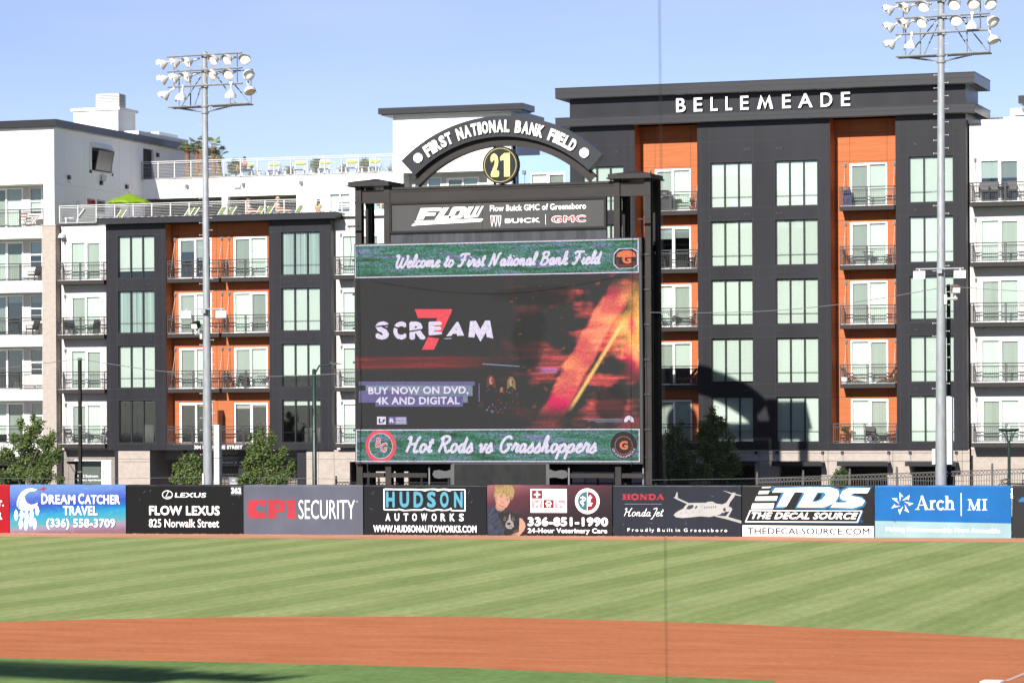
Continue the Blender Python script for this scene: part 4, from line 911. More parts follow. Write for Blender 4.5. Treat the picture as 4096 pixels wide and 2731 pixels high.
# red banner cut by the frame
n = Banner(-1050, 86, rA, vinyl('vinyl_red', CC(225, 30, 48)), 'bright red padded wall banner with white lettering beside the blue sea banner').fit(-1050, 86, 83, 545)
b = MB(); n.box_text(b, 'r.', -8, 36, 232, 292, off=.02); n.box_text(b, 'R', -40, 22, 340, 415, off=.04); n.box_text(b, 'POUR', -260, -50, 340, 415, off=.04) if False else None
n.art(b, 'lettering', PW)
# sea banner
def sea():
    m = bpy.data.materials.new('printed_sea_and_sky'); m.use_nodes = True; nn = m.node_tree; L = nn.links.new; p = nn.nodes['Principled BSDF']; p.inputs['Roughness'].default_value = .6; p.inputs['Specular IOR Level'].default_value = .12
    tc = nn.nodes.new('ShaderNodeTexCoord'); mp = nn.nodes.new('ShaderNodeMapping'); mp.inputs['Scale'].default_value = (.9, 1, 7); no = nn.nodes.new('ShaderNodeTexNoise'); no.inputs['Scale'].default_value = 1; no.inputs['Detail'].default_value = 6
    L(tc.outputs['Object'], mp.inputs[0]); L(mp.outputs[0], no.inputs[0])
    sx = nn.nodes.new('ShaderNodeSeparateXYZ'); L(tc.outputs['Object'], sx.inputs[0])
    a1 = nn.nodes.new('ShaderNodeMath'); a1.operation = 'MULTIPLY_ADD'; a1.inputs[1].default_value = .06; L(sx.outputs[0], a1.inputs[0]); a1.inputs[2].default_value = -.30
    a2 = nn.nodes.new('ShaderNodeMath'); a2.operation = 'MULTIPLY_ADD'; a2.inputs[1].default_value = .3; L(no.outputs['Fac'], a2.inputs[0]); L(a1.outputs[0], a2.inputs[2])
    a3 = nn.nodes.new('ShaderNodeMath'); a3.operation = 'SUBTRACT'; L(sx.outputs[2], a3.inputs[0]); L(a2.outputs[0], a3.inputs[1])
    a4 = nn.nodes.new('ShaderNodeMath'); a4.operation = 'DIVIDE'; a4.inputs[1].default_value = 2.45; L(a3.outputs[0], a4.inputs[0])
    r = nn.nodes.new('ShaderNodeValToRGB'); e = r.color_ramp.elements
    st = [(.0, CC(170, 130, 150)), (.12, CC(200, 175, 205)), (.20, CC(110, 205, 220)), (.40, CC(50, 195, 245)), (.52, CC(45, 130, 232)), (.62, CC(72, 105, 228)), (.74, CC(100, 138, 245)), (.86, CC(125, 170, 255)), (1.0, CC(140, 182, 255))]
    while len(e) < len(st): e.new(.5)
    for q, (ps, cl) in zip(e, st): q.position = ps; q.color = (*cl, 1)
    L(a4.outputs[0], r.inputs[0])
    mp2 = nn.nodes.new('ShaderNodeMapping'); mp2.inputs['Scale'].default_value = (2.5, 1, 14); n2 = nn.nodes.new('ShaderNodeTexNoise'); n2.inputs['Scale'].default_value = 1; n2.inputs['Detail'].default_value = 5
    L(tc.outputs['Object'], mp2.inputs[0]); L(mp2.outputs[0], n2.inputs[0]); r2_ = nn.nodes.new('ShaderNodeValToRGB'); r2_.color_ramp.elements[0].position = .58; r2_.color_ramp.elements[1].position = .74
    L(n2.outputs['Fac'], r2_.inputs[0]); mx = nn.nodes.new('ShaderNodeMix'); mx.data_type = 'RGBA'; mf = nn.nodes.new('ShaderNodeMath'); mf.operation = 'MULTIPLY'; mf.inputs[1].default_value = .55
    L(r2_.outputs[0], mf.inputs[0]); L(mf.outputs[0], mx.inputs[0]); L(r.outputs[0], mx.inputs[6]); mx.inputs[7].default_value = (*CC(235, 215, 225), 1); L(mx.outputs[2], p.inputs['Base Color'])
    return m
n = Banner(92, 1183, rA, sea(), 'blue padded wall banner printed with sea, sky and a white crescent dream catcher').fit(92, 1183, 83, 547)
b = MB()
for off, y, mi in ((.055, -.003, 1), (.03, -.007, 0)):
    for body, x0, x1, yt, yb in (('D', 392, 452, 168, 268), ('REAM', 462, 712, 180, 268), ('C', 740, 795, 168, 268), ('ATCHER', 800, 1130, 180, 268), ('TRAVEL', 595, 920, 285, 375), ('(336) 558-3709', 438, 1085, 405, 512)):
        g = 4 if mi else 0; n.box_text(b, body, x0 - g + 3 * (g > 0), x1 + g + 3 * (g > 0), yt - g * .3, yb + g * 1.6, y, mi, off=off)
n.art(b, 'lettering', [PW, vinyl('print_shade_blue', CC(60, 60, 150))])
b = MB()
outer = [(352, 130), (300, 118), (250, 125), (205, 155), (175, 200), (160, 250), (160, 290), (175, 310), (215, 330), (260, 335), (310, 320), (345, 290), (358, 258), (340, 262), (320, 272), (290, 276), (260, 262), (240, 235), (235, 205), (245, 175), (280, 150), (330, 145)]
n.poly(b, outer, -.004, 0)
ribbon(b, [n.m(*q) for q in smooth([(175, 305), (172, 270), (190, 230), (240, 190), (300, 160), (362, 132)])], .07, -.007, 1, .02)
n.poly(b, [(365, 128), (395, 122), (412, 105), (425, 106), (418, 120), (440, 112), (436, 128), (418, 130), (424, 145), (412, 143), (398, 133), (370, 137)], -.009, 2)
for cx, cy, l in ((152, 380, 60), (205, 375, 55), (250, 385, 70), (300, 370, 60), (352, 335, 52), (195, 460, 60), (243, 470, 62), (288, 440, 55), (327, 460, 62)):
    n.poly(b, [(cx - 20, cy - l * .1), (cx - 12, cy - l * .7), (cx, cy - l), (cx + 12, cy - l * .7), (cx + 20, cy), (cx + 12, cy + l * .55), (cx, cy + l * .85), (cx - 12, cy + l * .6)], -.004 - .001 * (cx % 3), 0)
    ribbon(b, [n.m(cx, cy - l * .6), n.m(cx, cy + l * .6)], .012, -.009, 3)
for q in range(6): ribbon(b, [n.m(185 + q * 22, 165 - q * 6 + (q > 3) * q * 2), n.m(178 + q * 26, 315 + q * 1)][:2], .008, -.0085, 3) if q < 3 else None
n.art(b, 'printed_emblem', [PW, vinyl('print_teal', CC(90, 205, 205)), vinyl('print_red', CC(220, 90, 95)), vinyl('print_line_grey', CC(190, 185, 190))])
# black banner
n = Banner(1190, 2290, rA, vinyl('vinyl_black', (.006, .006, .007), .3), 'glossy black padded wall banner with white lettering, oval emblem and 362 patch').fit(1190, 2290, 78, 549)
b = MB()
n.box_text(b, 'FLOW LEXUS', 1405, 2068, 280, 370, off=.03); n.box_text(b, '825 Norwalk Street', 1402, 2062, 405, 485, off=.012); n.box_text(b, 'LEXUS', 1648, 1942, 155, 200, off=.02, shear=.1)
ribbon(b, [n.m(*q) for q in arcpts(1578, 174, 47, 38, 0, 360, 28)], .035, -.004)
ribbon(b, [n.m(1590, 142), n.m(1562, 195), n.m(1618, 195)], .035, -.006)
n.poly(b, [(2172, 92), (2275, 92), (2275, 180), (2172, 180)], -.003, 1); n.box_text(b, '362', 2178, 2270, 106, 164, -.006, off=.05)
n.art(b, 'lettering', [PW, vinyl('patch_grey', (.05, .05, .052))])
# grey security banner
n = Banner(58, 1180, rB, vinyl('vinyl_steel_grey', CC(128, 132, 150)), 'steel grey padded wall banner with chunky red letters and thin white letters').fit(58, 1180, 85, 555)
b = MB()
Cp = [(262, 228), (170, 226), (120, 232), (97, 262), (95, 370), (118, 398), (170, 404), (262, 402), (262, 340), (200, 340), (180, 330), (172, 310), (175, 290), (195, 272), (262, 290)]
n.poly(b, Cp, -.004, 1)
n.poly(b, [(280, 226), (420, 226), (450, 245), (454, 300), (440, 338), (410, 350), (355, 350), (355, 365), (370, 365), (370, 402), (280, 402), (280, 362), (292, 360), (292, 268), (280, 266)], -.004, 1); n.poly(b, [(355, 272), (385, 272), (392, 285), (392, 298), (385, 308), (355, 308)], -.007, 2)
n.poly(b, [(466, 226), (554, 226), (554, 268), (542, 272), (542, 358), (554, 362), (554, 402), (466, 402), (466, 362), (478, 358), (478, 272), (466, 268)], -.004, 1)
n.box_text(b, 'SECURITY', 578, 1105, 228, 407, off=-.004); ribbon(b, [n.m(*q) for q in arcpts(1126, 241, 8, 8, 0, 360, 12)], .008, -.004)
n.art(b, 'lettering', [PW, vinyl('print_coral_red', CC(240, 80, 95)), MATS['vinyl_steel_grey']])
# autoworks banner
n = Banner(1192, 2342, rB, vinyl('vinyl_charcoal', CC(40, 41, 48)), 'charcoal padded wall banner with light blue outlined block letters over a white web address').fit(1192, 2342, 88, 562)
b = MB()
n.poly(b, [(1375, 128), (1390, 122), (1500, 124), (1640, 124), (1730, 126), (1800, 124), (1850, 122), (1900, 126), (1950, 122), (2010, 128), (2140, 126), (2147, 134), (2147, 330), (2140, 336), (2012, 332), (2005, 318), (1980, 330), (1920, 332), (1890, 325), (1850, 334), (1800, 332), (1760, 320), (1740, 330), (1640, 330), (1560, 334), (1510, 322), (1505, 330), (1382, 328), (1375, 320)], -.003, 0)
n.poly(b, [(1388, 136), (1500, 136), (1512, 138), (1640, 138), (1720, 138), (1770, 148), (1815, 134), (1860, 136), (1885, 148), (1945, 134), (2000, 150), (2018, 138), (2136, 138), (2136, 322), (2020, 322), (2012, 300), (1990, 315), (1950, 322), (1890, 312), (1830, 324), (1780, 312), (1765, 300), (1735, 318), (1640, 318), (1580, 324), (1520, 310), (1500, 318), (1388, 316)], -.005, 2)
for ch, a, c in zip('HUDSON', (1400, 1528, 1660, 1786, 1908, 2040), (1482, 1618, 1750, 1870, 1990, 2120)): n.box_text(b, ch, a, c, 150, 302, -.008, 1, off=.045)
for ch, x in zip('AUTOWORKS', (1416, 1502, 1587, 1668, 1758, 1852, 1936, 2022, 2108)): n.box_text(b, ch, x - (22 if ch != 'W' else 28), x + (22 if ch != 'W' else 28), 356, 428, off=.03)
n.box_text(b, 'WWW.HUDSONAUTOWORKS.COM', 1278, 2248, 468, 535, off=.035)
n.art(b, 'lettering', [PW, vinyl('print_cyan', CC(125, 215, 245)), MATS['vinyl_charcoal']])
# veterinary banner with boy and puppy print
def maroon():
    m = bpy.data.materials.new('printed_maroon'); m.use_nodes = True; nn = m.node_tree; L = nn.links.new; p = nn.nodes['Principled BSDF']; p.inputs['Roughness'].default_value = .6; p.inputs['Specular IOR Level'].default_value = .12
    tc = nn.nodes.new('ShaderNodeTexCoord'); sx = nn.nodes.new('ShaderNodeSeparateXYZ'); L(tc.outputs['Object'], sx.inputs[0])
    a = nn.nodes.new('ShaderNodeMath'); a.operation = 'MULTIPLY_ADD'; a.inputs[1].default_value = -.07; a.inputs[2].default_value = .30; L(sx.outputs[0], a.inputs[0])
    c = nn.nodes.new('ShaderNodeMath'); c.operation = 'MULTIPLY_ADD'; c.inputs[1].default_value = .30; L(sx.outputs[2], c.inputs[0]); L(a.outputs[0], c.inputs[2])
    r = nn.nodes.new('ShaderNodeValToRGB'); e = r.color_ramp.elements; st = [(.12, CC(48, 44, 50)), (.45, CC(75, 55, 64)), (.75, CC(120, 66, 80)), (1.0, CC(195, 120, 130))]
    while len(e) < len(st): e.new(.5)
    for q, (ps, cl) in zip(e, st): q.position = ps; q.color = (*cl, 1)
    L(c.outputs[0], r.inputs[0]); L(r.outputs[0], p.inputs['Base Color']); return m
n = Banner(190, 2145, rC, maroon(), 'maroon padded wall banner printed with a blond boy holding a black puppy').fit(190, 2145, 150, 942)
from mathutils import noise as NZ
def inside(p, x, y):
    c = False; j = len(p) - 1
    for i in range(len(p)):
        if (p[i][1] > y) != (p[j][1] > y) and x < (p[j][0] - p[i][0]) * (y - p[i][1]) / (p[j][1] - p[i][1]) + p[i][0]: c = not c
        j = i
    return c
def nz2(x, y, s): return NZ.fractal(Vector((x, y, s)), .8, 2.0, 4)
P_SHIRT = [(192, 515), (250, 485), (300, 470), (480, 520), (520, 555), (580, 640), (560, 760), (430, 940), (192, 940)]
P_ARM = [(560, 930), (640, 880), (690, 780), (690, 660), (740, 675), (785, 740), (795, 800), (770, 860), (720, 915), (690, 940), (540, 940)]
P_FACE = [(308, 250), (304, 330), (318, 380), (330, 460), (318, 490), (345, 545), (400, 560), (450, 540), (500, 500), (545, 420), (562, 340), (540, 260), (430, 200)]
P_HAIR = [(300, 345), (296, 290), (306, 220), (325, 175), (350, 152), (590, 152), (618, 215), (622, 280), (606, 345), (575, 395), (566, 350), (548, 372), (524, 325), (500, 348), (470, 290), (440, 320), (415, 272), (372, 285), (345, 290), (318, 345)]
P_DOG = [(395, 590), (430, 575), (600, 580), (690, 600), (700, 690), (690, 860), (600, 905), (540, 935), (450, 900), (470, 800), (430, 790), (400, 700)]
P_EARS = ([(358, 610), (395, 575), (470, 565), (480, 585), (440, 620), (420, 680), (385, 690), (372, 660)], [(605, 572), (660, 585), (712, 630), (700, 665), (650, 700), (640, 640)])
P_HEAD = [(455, 590), (540, 553), (620, 600), (652, 680), (632, 790), (560, 840), (490, 828), (440, 760), (430, 680)]
P_BLAZE = [(540, 608), (556, 608), (562, 690), (600, 735), (612, 800), (560, 838), (500, 828), (475, 785), (492, 730), (524, 690)]
def portrait(x, y):                                          # printed colours of the photograph on the banner, None = background
    g = lambda c, k: tuple(max(0, min(255, q * k)) for q in c); d = lambda cx, cy, rx, ry: ((x - cx) / rx) ** 2 + ((y - cy) / ry) ** 2
    for i in range(3):
        if d(615 + i * 30, 880 - i * 10, 18, 26) < 1: return g((120, 92, 78), .8 + .5 * nz2(x / 9, y / 9, i))
    if d(532, 755, 30, 20) < 1: return (30, 28, 30)
    if inside(P_HEAD, x, y):
        for ex, ey in ((466, 690), (602, 692)):
            if d(ex, ey, 11, 11) < 1: return (18, 16, 18)
            if d(ex, ey, 19, 17) < 1: return (150, 150, 158)
            if d(ex + (8 if ex < 500 else -8), ey - 32, 16, 9) < 1: return (150, 110, 88)
        if inside(P_BLAZE, x, y): return g((205, 198, 195), .92 + .25 * nz2(x / 16, y / 16, 3) - .25 * (d(555, 800, 30, 10) < 1))
        return g((48, 44, 46), 1.0 + .9 * nz2(x / 14, y / 30, 5))
    for p in P_EARS:
        if inside(p, x, y): return g((40, 38, 42), 1.1 + .6 * nz2(x / 20, y / 20, 6))
    if inside(P_HAIR, x, y): return g((205, 172, 112), .98 + .42 * nz2((x + (y - 150) * .25) / 9, y / 70, 8) - .20 * max(0, (330 - x) / 40) - .12 * (y > 330))
    if inside(P_FACE, x, y) and not (y > 500 and x > 470):
        k = 1.06 - .28 * max(0, (360 - x) / 60) - .10 * max(0, (y - 470) / 60) + .05 * nz2(x / 40, y / 40, 2)
        for ex, ey, r_ in ((412, 336, 1), (512, 390, 1)):
            if d(ex, ey, 9, 8) < 1: return (70, 72, 84)
            if d(ex, ey, 22, 9) < 1: return (225, 215, 212)
            if d(ex, ey - 3, 28, 15) < 1: k -= .16
            if d(ex, ey - 26, 32, 6) < 1: k -= .22
        if d(438, 425, 26, 16) < 1: k -= .10
        yl2 = 462 + (x - 372) * .46 - 9 * ((x - 411) / 42) ** 2
        if 370 < x < 452 and abs(y - yl2) < 7: return (188, 108, 100)
        return g((232, 172, 146), k)
    if inside(P_DOG, x, y): return g((42, 40, 44), 1.0 + .5 * nz2(x / 18, y / 18, 4))
    if inside(P_ARM, x, y): return g((236, 178, 150), 1.08 - .35 * max(0, (700 - x) / 120) + .04 * nz2(x / 30, y / 30, 9))
    if inside(P_SHIRT, x, y): return g((66, 72, 94), 1.0 + .35 * nz2(x / 60 + y / 90, y / 60, 1) - .25 * (x > 470))
    return None
b = MB(); st_ = 5.0; cols = []
for j in range(158):
    for i in range(122):
        x, y = 192 + (i + .5) * st_, 152 + (j + .5) * st_; c = portrait(x, y)
        if c is None: continue
        q = [n.m(x - st_ / 2, y + st_ / 2), n.m(x + st_ / 2, y + st_ / 2), n.m(x + st_ / 2, y - st_ / 2), n.m(x - st_ / 2, y - st_ / 2)]
        b.quad(*[(p[0], -.004, p[1]) for p in q]); cols += [v for _ in range(4) for v in (*CC(*c), 1)]
pm = mat('printed_portrait', (.5, .5, .5), .5, spec=.2); va = pm.node_tree.nodes.new('ShaderNodeVertexColor'); va.layer_name = 'print'; pm.node_tree.links.new(va.outputs['Color'], pm.node_tree.nodes['Principled BSDF'].inputs['Base Color'])
me = b.mesh('printed_portrait', pm); me.color_attributes.new('print', 'FLOAT_COLOR', 'POINT').data.foreach_set('color', cols); put('printed_portrait', me, n.o)
b = MB()
n.poly(b, [(875, 210), (1443, 210), (1443, 580), (875, 580)], -.003, 0)
n.poly(b, [(897, 235), (1060, 235), (1060, 362), (897, 362)], -.006, 1); n.poly(b, [(965, 250), (993, 250), (993, 285), (1028, 285), (1028, 312), (993, 312), (993, 347), (965, 347), (965, 312), (930, 312), (930, 285), (965, 285)], -.009, 0)
for a, c, mi in ((897, 1060, 2), (1078, 1240, 1), (1257, 1420, 2)): n.poly(b, [(a, 380), (c, 380), (c, 508), (a, 508)], -.006, mi)
n.poly(b, [(932, 505), (935, 440), (925, 395), (935, 390), (945, 430), (1000, 430), (1010, 400), (1035, 405), (1030, 430), (1018, 460), (1018, 505), (1005, 505), (1002, 465), (960, 468), (950, 505)], -.009, 0)
n.poly(b, [(1268, 415), (1295, 390), (1308, 400), (1315, 425), (1390, 430), (1415, 480), (1400, 470), (1405, 505), (1385, 505), (1380, 470), (1330, 470), (1320, 505), (1305, 505), (1300, 450)], -.009, 0)
n.poly(b, [(1160, 440), (1190, 465), (1195, 485), (1175, 495), (1160, 480), (1142, 495), (1122, 485), (1130, 462)], -.009, 0)
for x, y_ in ((1122, 440), (1142, 412), (1175, 410), (1196, 438)): n.poly(b, arcpts(x, y_, 14, 17, 0, 360, 10), -.009, 0)
serif(b, 'GUILFORD', n.X(1080), n.X(1420), n.Z(280), n.Z(238), -.006, .12, .05, 3); serif(b, 'COLLEGE', n.X(1080), n.X(1420), n.Z(355), n.Z(308), -.006, .12, .05, 3); serif(b, 'ANIMAL HOSPITAL', n.X(892), n.X(1422), n.Z(564), n.Z(530), -.006, .12, .05, 3)
cx, cz = n.m(1764, 400); rr = abs(n.X(1955) - n.X(1573)) / 2
b.flat(arcpts(cx, cz, rr, rr * 1.02, 0, 360, 40)[:-1], -.003, 0)
b.flat([(cx - .006, cz + rr * .76)] + arcpts(cx - .006, cz, rr * .76, rr * .76, 92, 268, 20), -.006, 4); b.flat([(cx + .008, cz - rr * .76)] + arcpts(cx + .008, cz, rr * .76, rr * .76, -88, 88, 20), -.006, 1)
def ringtext(body, a0, a1, r_, sz, up=True):
    for i, ch in enumerate(body):
        if ch == ' ': continue
        a = R(a0 + (a1 - a0) * i / (len(body) - 1)); s0 = len(b.v)
        b.text(ch, -sz * .36, sz * .36, 0, sz, 0, 3, 0); rot = a - R(90) if up else a + R(90)
        b.move(Matrix.Translation((cx + r_ * math.cos(a), -.006, cz + r_ * math.sin(a))) @ Matrix.Rotation(-rot, 4, 'Y'), s0)
ringtext('AFTER HOURS', 158, 22, rr * .80, rr * .13); ringtext('VETERINARY EMERGENCY CLINIC', 190, 350, rr * .93, rr * .10, False)
ribbon(b, [(cx - rr * .37, cz - rr * .4), (cx - rr * .37, cz + rr * .42)], rr * .07, -.009, 0); ribbon(b, [(cx - rr * .37 + rr * q[0], cz + rr * q[1]) for q in smooth([(-.2, .3), (.2, .25), (.15, .05), (-.18, 0), (-.1, -.2), (.12, -.25)])], rr * .07, -.010, 0); ribbon(b, [(cx - rr * .55, cz + rr * .28), (cx - rr * .2, cz + rr * .3)], rr * .09, -.011, 0)
n.poly(b, [(1772, 345), (1800, 318), (1812, 300), (1822, 325), (1842, 340), (1828, 355), (1815, 375), (1808, 420), (1800, 450), (1825, 420), (1852, 430), (1835, 445), (1828, 475), (1772, 475)], -.009, 0)
n.art(b, 'printed_emblem', [PW, vinyl('print_crimson', CC(180, 55, 65)), vinyl('print_pink', CC(245, 205, 212)), vinyl('print_ink_grey', CC(110, 95, 100)), vinyl('print_clinic_teal', CC(85, 150, 160))])
b = MB(); n.box_text(b, '336-851-1990', 828, 2085, 650, 790, off=.05); n.box_text(b, '24-Hour Veterinary Care', 828, 2070, 820, 918, off=.03)
n.art(b, 'lettering', PW)
# aircraft banner
n = Banner(50, 1175, rD, vinyl('vinyl_slate', CC(56, 60, 74)), 'slate grey padded wall banner printed with a white business jet and red and white lettering').fit(50, 1175, 80, 530)
b = MB(); serif(b, 'HONDA', n.X(133), n.X(503), n.Z(207), n.Z(160), -.004, .30, .13, 1, .02)
n.poly(b, [(152, 244), (480, 244), (480, 248), (152, 248)], -.004, 2); script_text(b, 'HondaJet', n.X(135), n.X(508), n.Z(352), n.Z(352 - 36) - n.Z(352), -.004, .03, 0, .3)
n.box_text(b, 'Proudly Built in Greensboro', 176, 1052, 458, 497, off=.004, sp=1.6)
n.art(b, 'lettering', [PW, vinyl('print_signal_red', CC(235, 75, 90)), vinyl('print_silver', CC(190, 190, 195))])
b = MB()
n.poly(b, [(584, 345), (596, 326), (630, 303), (668, 286), (684, 262), (700, 246), (724, 236), (860, 233), (960, 240), (1030, 250), (1062, 262), (1064, 285), (1030, 318), (985, 338), (900, 358), (820, 352), (740, 360), (660, 367), (608, 362)], -.004, 0)
n.poly(b, [(1012, 246), (1046, 232), (1103, 143), (1128, 147), (1118, 178), (1078, 230), (1066, 266), (1034, 260)], -.006, 0)
n.poly(b, [(1018, 127), (1026, 128), (1110, 152), (1176, 168), (1176, 174), (1105, 163)], -.008, 0); n.poly(b, [(584, 188), (598, 182), (612, 143), (621, 143), (620, 192), (740, 246), (728, 256), (612, 204)], -.006, 0)
n.poly(b, [(930, 343), (1040, 350), (1176, 389), (1176, 412), (1040, 374), (960, 356)], -.008, 0); n.poly(b, [(1016, 272), (1044, 262), (1088, 272), (1099, 290), (1090, 306), (1050, 312), (1018, 300)], -.008, 0); n.poly(b, [(1086, 296), (1099, 290), (1062, 356), (1040, 350)], -.0075, 0)
n.poly(b, arcpts(1030, 292, 12, 16, 0, 360, 14), -.011, 1); n.poly(b, [(992, 336), (1006, 320), (1038, 320), (1020, 345)], -.011, 1); n.poly(b, [(868, 234), (885, 224), (925, 223), (955, 238)], -.0065, 0)
n.poly(b, [(694, 288), (714, 256), (756, 251), (762, 262), (748, 284), (720, 292)], -.008, 1); n.poly(b, [(768, 290), (778, 262), (796, 259), (790, 277)], -.008, 1)
for i in range(6): n.poly(b, arcpts(858 + i * 19, 275 - i * 1.2, 6, 12, 0, 360, 8), -.008, 2)
for q in ((640, 318), (680, 312), (705, 330), (740, 308), (820, 262), (800, 300)): n.poly(b, [(q[0], q[1]), (q[0] + 26, q[1] - 8), (q[0] + 20, q[1] + 16), (q[0] + 2, q[1] + 18)], -.0075, 3)
n.art(b, 'printed_jet', [vinyl('print_jet_white', CC(240, 238, 235)), vinyl('print_dark_glass', CC(85, 88, 98)), vinyl('print_window_grey', CC(165, 172, 190)), vinyl('print_pale_blue', CC(222, 226, 236))])
# decal banner
n = Banner(1185, 2342, rD, vinyl('vinyl_graphite', CC(52, 50, 52)), 'graphite padded wall banner with slanted white and blue letters over a white web address strip').fit(1185, 2342, 80, 540)
b = MB()
n.poly(b, [(1186, 436), (2341, 440), (2341, 540), (1186, 534)], -.003, 0); n.box_text(b, 'THEDECALSOURCE.COM', 1228, 2304, 458, 515, -.006, 2, off=.016)
for x0, x1, y0, y1 in ((1355, 1445, 95, 105), (1325, 1428, 130, 158), (1296, 1500, 180, 218), (1262, 1470, 242, 292)): n.poly(b, [(x0 + 14, y0), (x1, y0 - 2), (x1 - 14, y1 - 2), (x0, y1)], -.004, 0)
Tq = [(1480, 105), (1800, 98), (1765, 140), (1650, 140), (1575, 270), (1490, 272), (1560, 142), (1450, 145)]
Dq = [(1700, 140), (1745, 100), (1960, 98), (2030, 120), (2040, 165), (2000, 235), (1900, 275), (1670, 272), (1740, 150)]
Sq = [(2310, 105), (2285, 150), (2180, 148), (2140, 160), (2150, 175), (2230, 190), (2265, 215), (2240, 255), (2160, 280), (1965, 275), (2000, 232), (2095, 232), (2120, 222), (2060, 205), (2045, 180), (2070, 130), (2130, 102)]
def grow(p, k): cx_, cy_ = sum(q[0] for q in p) / len(p), sum(q[1] for q in p) / len(p); return [(q[0] + k * (1 if q[0] > cx_ else -1) - 3, q[1] + k * (.9 if q[1] > cy_ else -.6)) for q in p]
for i, q in enumerate((Tq, Dq, Sq)): n.poly(b, grow(q, 17), -.004 - .0007 * i, 1)
for i, q in enumerate((Tq, Dq, Sq)): n.poly(b, q, -.008 - .0007 * i, 0)
n.poly(b, [(1800, 225), (1850, 140), (1905, 140), (1925, 160), (1890, 205), (1840, 225)], -.012, 1); n.poly(b, [(1815, 218), (1855, 152), (1890, 150), (1875, 195), (1850, 212)], -.0135, 3)
fr = [(1252, 302), (2242, 302), (2200, 408), (1208, 408)]; n.poly(b, [(q[0] + 8, q[1] + 6) for q in fr], -.003, 1); n.poly(b, fr, -.0045, 0); n.poly(b, [(1262, 309), (2230, 309), (2192, 400), (1220, 400)], -.006, 3)
n.box_text(b, 'THE DECAL SOURCE', 1268, 2205, 320, 380, -.009, 0, off=.04, shear=.35); ribbon(b, [n.m(*q) for q in arcpts(2234, 396, 13, 13, 0, 360, 14)], .012, -.005, 1); n.box_text(b, 'R', 2229, 2240, 389, 403, -.006, 1)
n.art(b, 'lettering', [PW, vinyl('print_sky_blue', CC(70, 160, 225)), vinyl('print_ink', CC(24, 24, 30)), MATS['vinyl_graphite']])
# blue mortgage banner
n = Banner(337, 2177, rE, vinyl('vinyl_azure', CC(40, 142, 232)), 'azure padded wall banner with a white seven dart star and pale blue lower band').fit(337, 2177, 288, 1018)
b = MB(); n.poly(b, [(338, 784), (2177, 813), (2177, 1017), (338, 998 + 18)], -.003, 1)
dart = [(672, 383, 724, 447, 692, 443, 678, 516), (811, 420, 797, 497, 783, 476, 707, 500), (863, 540, 792, 574, 805, 553, 733, 513), (803, 668, 730, 630, 757, 628, 742, 550), (674, 696, 652, 617, 672, 632, 724, 577), (560, 608, 609, 546, 612, 572, 688, 575), (565, 467, 648, 470, 633, 490, 671, 547)]
for d in dart: n.poly(b, [(d[i], d[i + 1]) for i in range(0, 8, 2)], -.005, 0)
serif(b, 'Arch', n.X(888), n.X(1422), n.Z(626), n.Z(432), -.005, .17, .055, 0, .0); serif(b, 'MI', n.X(1592), n.X(1860), n.Z(633), n.Z(478), -.005, .2, .07, 0, .08); n.poly(b, [(1502, 393), (1513, 393), (1513, 710), (1502, 710)], -.005, 0)
s0 = len(b.v); b.text('Making Homeownership More Accessible', n.X(485), n.X(2028), n.Z(945), n.Z(866), -.006, 0, off=.035)
for i in range(s0, len(b.v)): x, y, z = b.v[i]; b.v[i] = (x, y, z - (x - n.X(485)) * .012)
for i in range(4): ribbon(b, [n.m(575 + i * 13, 748 + i * 8), n.m(592 + i * 12, 800 + i * 9)], .008, -.005, 2)
n.art(b, 'lettering', [PW, vinyl('vinyl_pale_aqua', CC(206, 248, 255)), vinyl('scuff_navy', CC(10, 60, 130))])
n = Banner(2195, 3900, rE, vinyl('vinyl_dark_grey', CC(66, 66, 68)), 'dark grey padded wall banner with a small blue cloud, next after the azure banner').fit(2195, 3900, 300, 1020)
b = MB(); n.poly(b, [(2280, 524), (2282, 502), (2300, 492), (2310, 468), (2335, 458), (2370, 470), (2390, 500), (2400, 524)], -.004, 0); n.art(b, 'printed_cloud', MATS['print_sky_blue'])

# ================================================================== SCOREBOARD
SB = thing('scoreboard', 'big video scoreboard in a dark steel frame under an arched sign and 21 disc', 'scoreboard', (-50.1, 148, 0))
Ys = 148.0
def sb(x, y, Y=147.74): return at(*r5(x, y), Y)
def led(x, y): return at(*r6(x, y), 147.66)
b = MB()
def hcol(x0, x1, y0, d, z0, z1):
    b.box(x0, x1, y0, y0 + .05, z0, z1); b.box(x0, x1, y0 + d - .05, y0 + d, z0, z1); xm = (x0 + x1) / 2; b.box(xm - .03, xm + .03, y0 + .05, y0 + d - .05, z0, z1)
b.obj('base_plate', M_BLACKST, SB, world=True) if False else None
for x0, x1 in ((-58.07, -57.73), (-56.48, -56.16), (-44.14, -43.83), (-42.55, -42.22)):
    for y0, z0 in ((Ys, 0), (149.5, 0)):
        b = MB(); hcol(x0, x1, y0, .42, z0, 17.62)
        for z in (3.6, 8.2, 12.6, 16.72): b.box(x0 - .02, x1 + .02, y0 - .02, y0, z, z + .12)
        b.obj('column', M_BROWNST if y0 == Ys else M_BLACKST, SB, world=True)
for xa, xb in ((-58.35, -56.12), (-44.36, -42.15)):
    b = MB(); ya, yb = 147.72, 150.1; xm, ym = (xa + xb) / 2, (ya + yb) / 2; z0, z1, z2 = 17.6, 17.84, 18.06
    b.box(xa - .06, xb + .06, ya - .06, yb + .06, z0, z0 + .07); b.box(xa, xb, ya, yb, z0 + .07, z1)
    b.add([(xa, ya, z1), (xb, ya, z1), (xb, yb, z1), (xa, yb, z1), (xm, ym, z2)], [(0, 1, 4), (1, 2, 4), (2, 3, 4), (3, 0, 4)])
    b.obj('column_cap', M_BROWNST, SB, world=True)
b = MB()
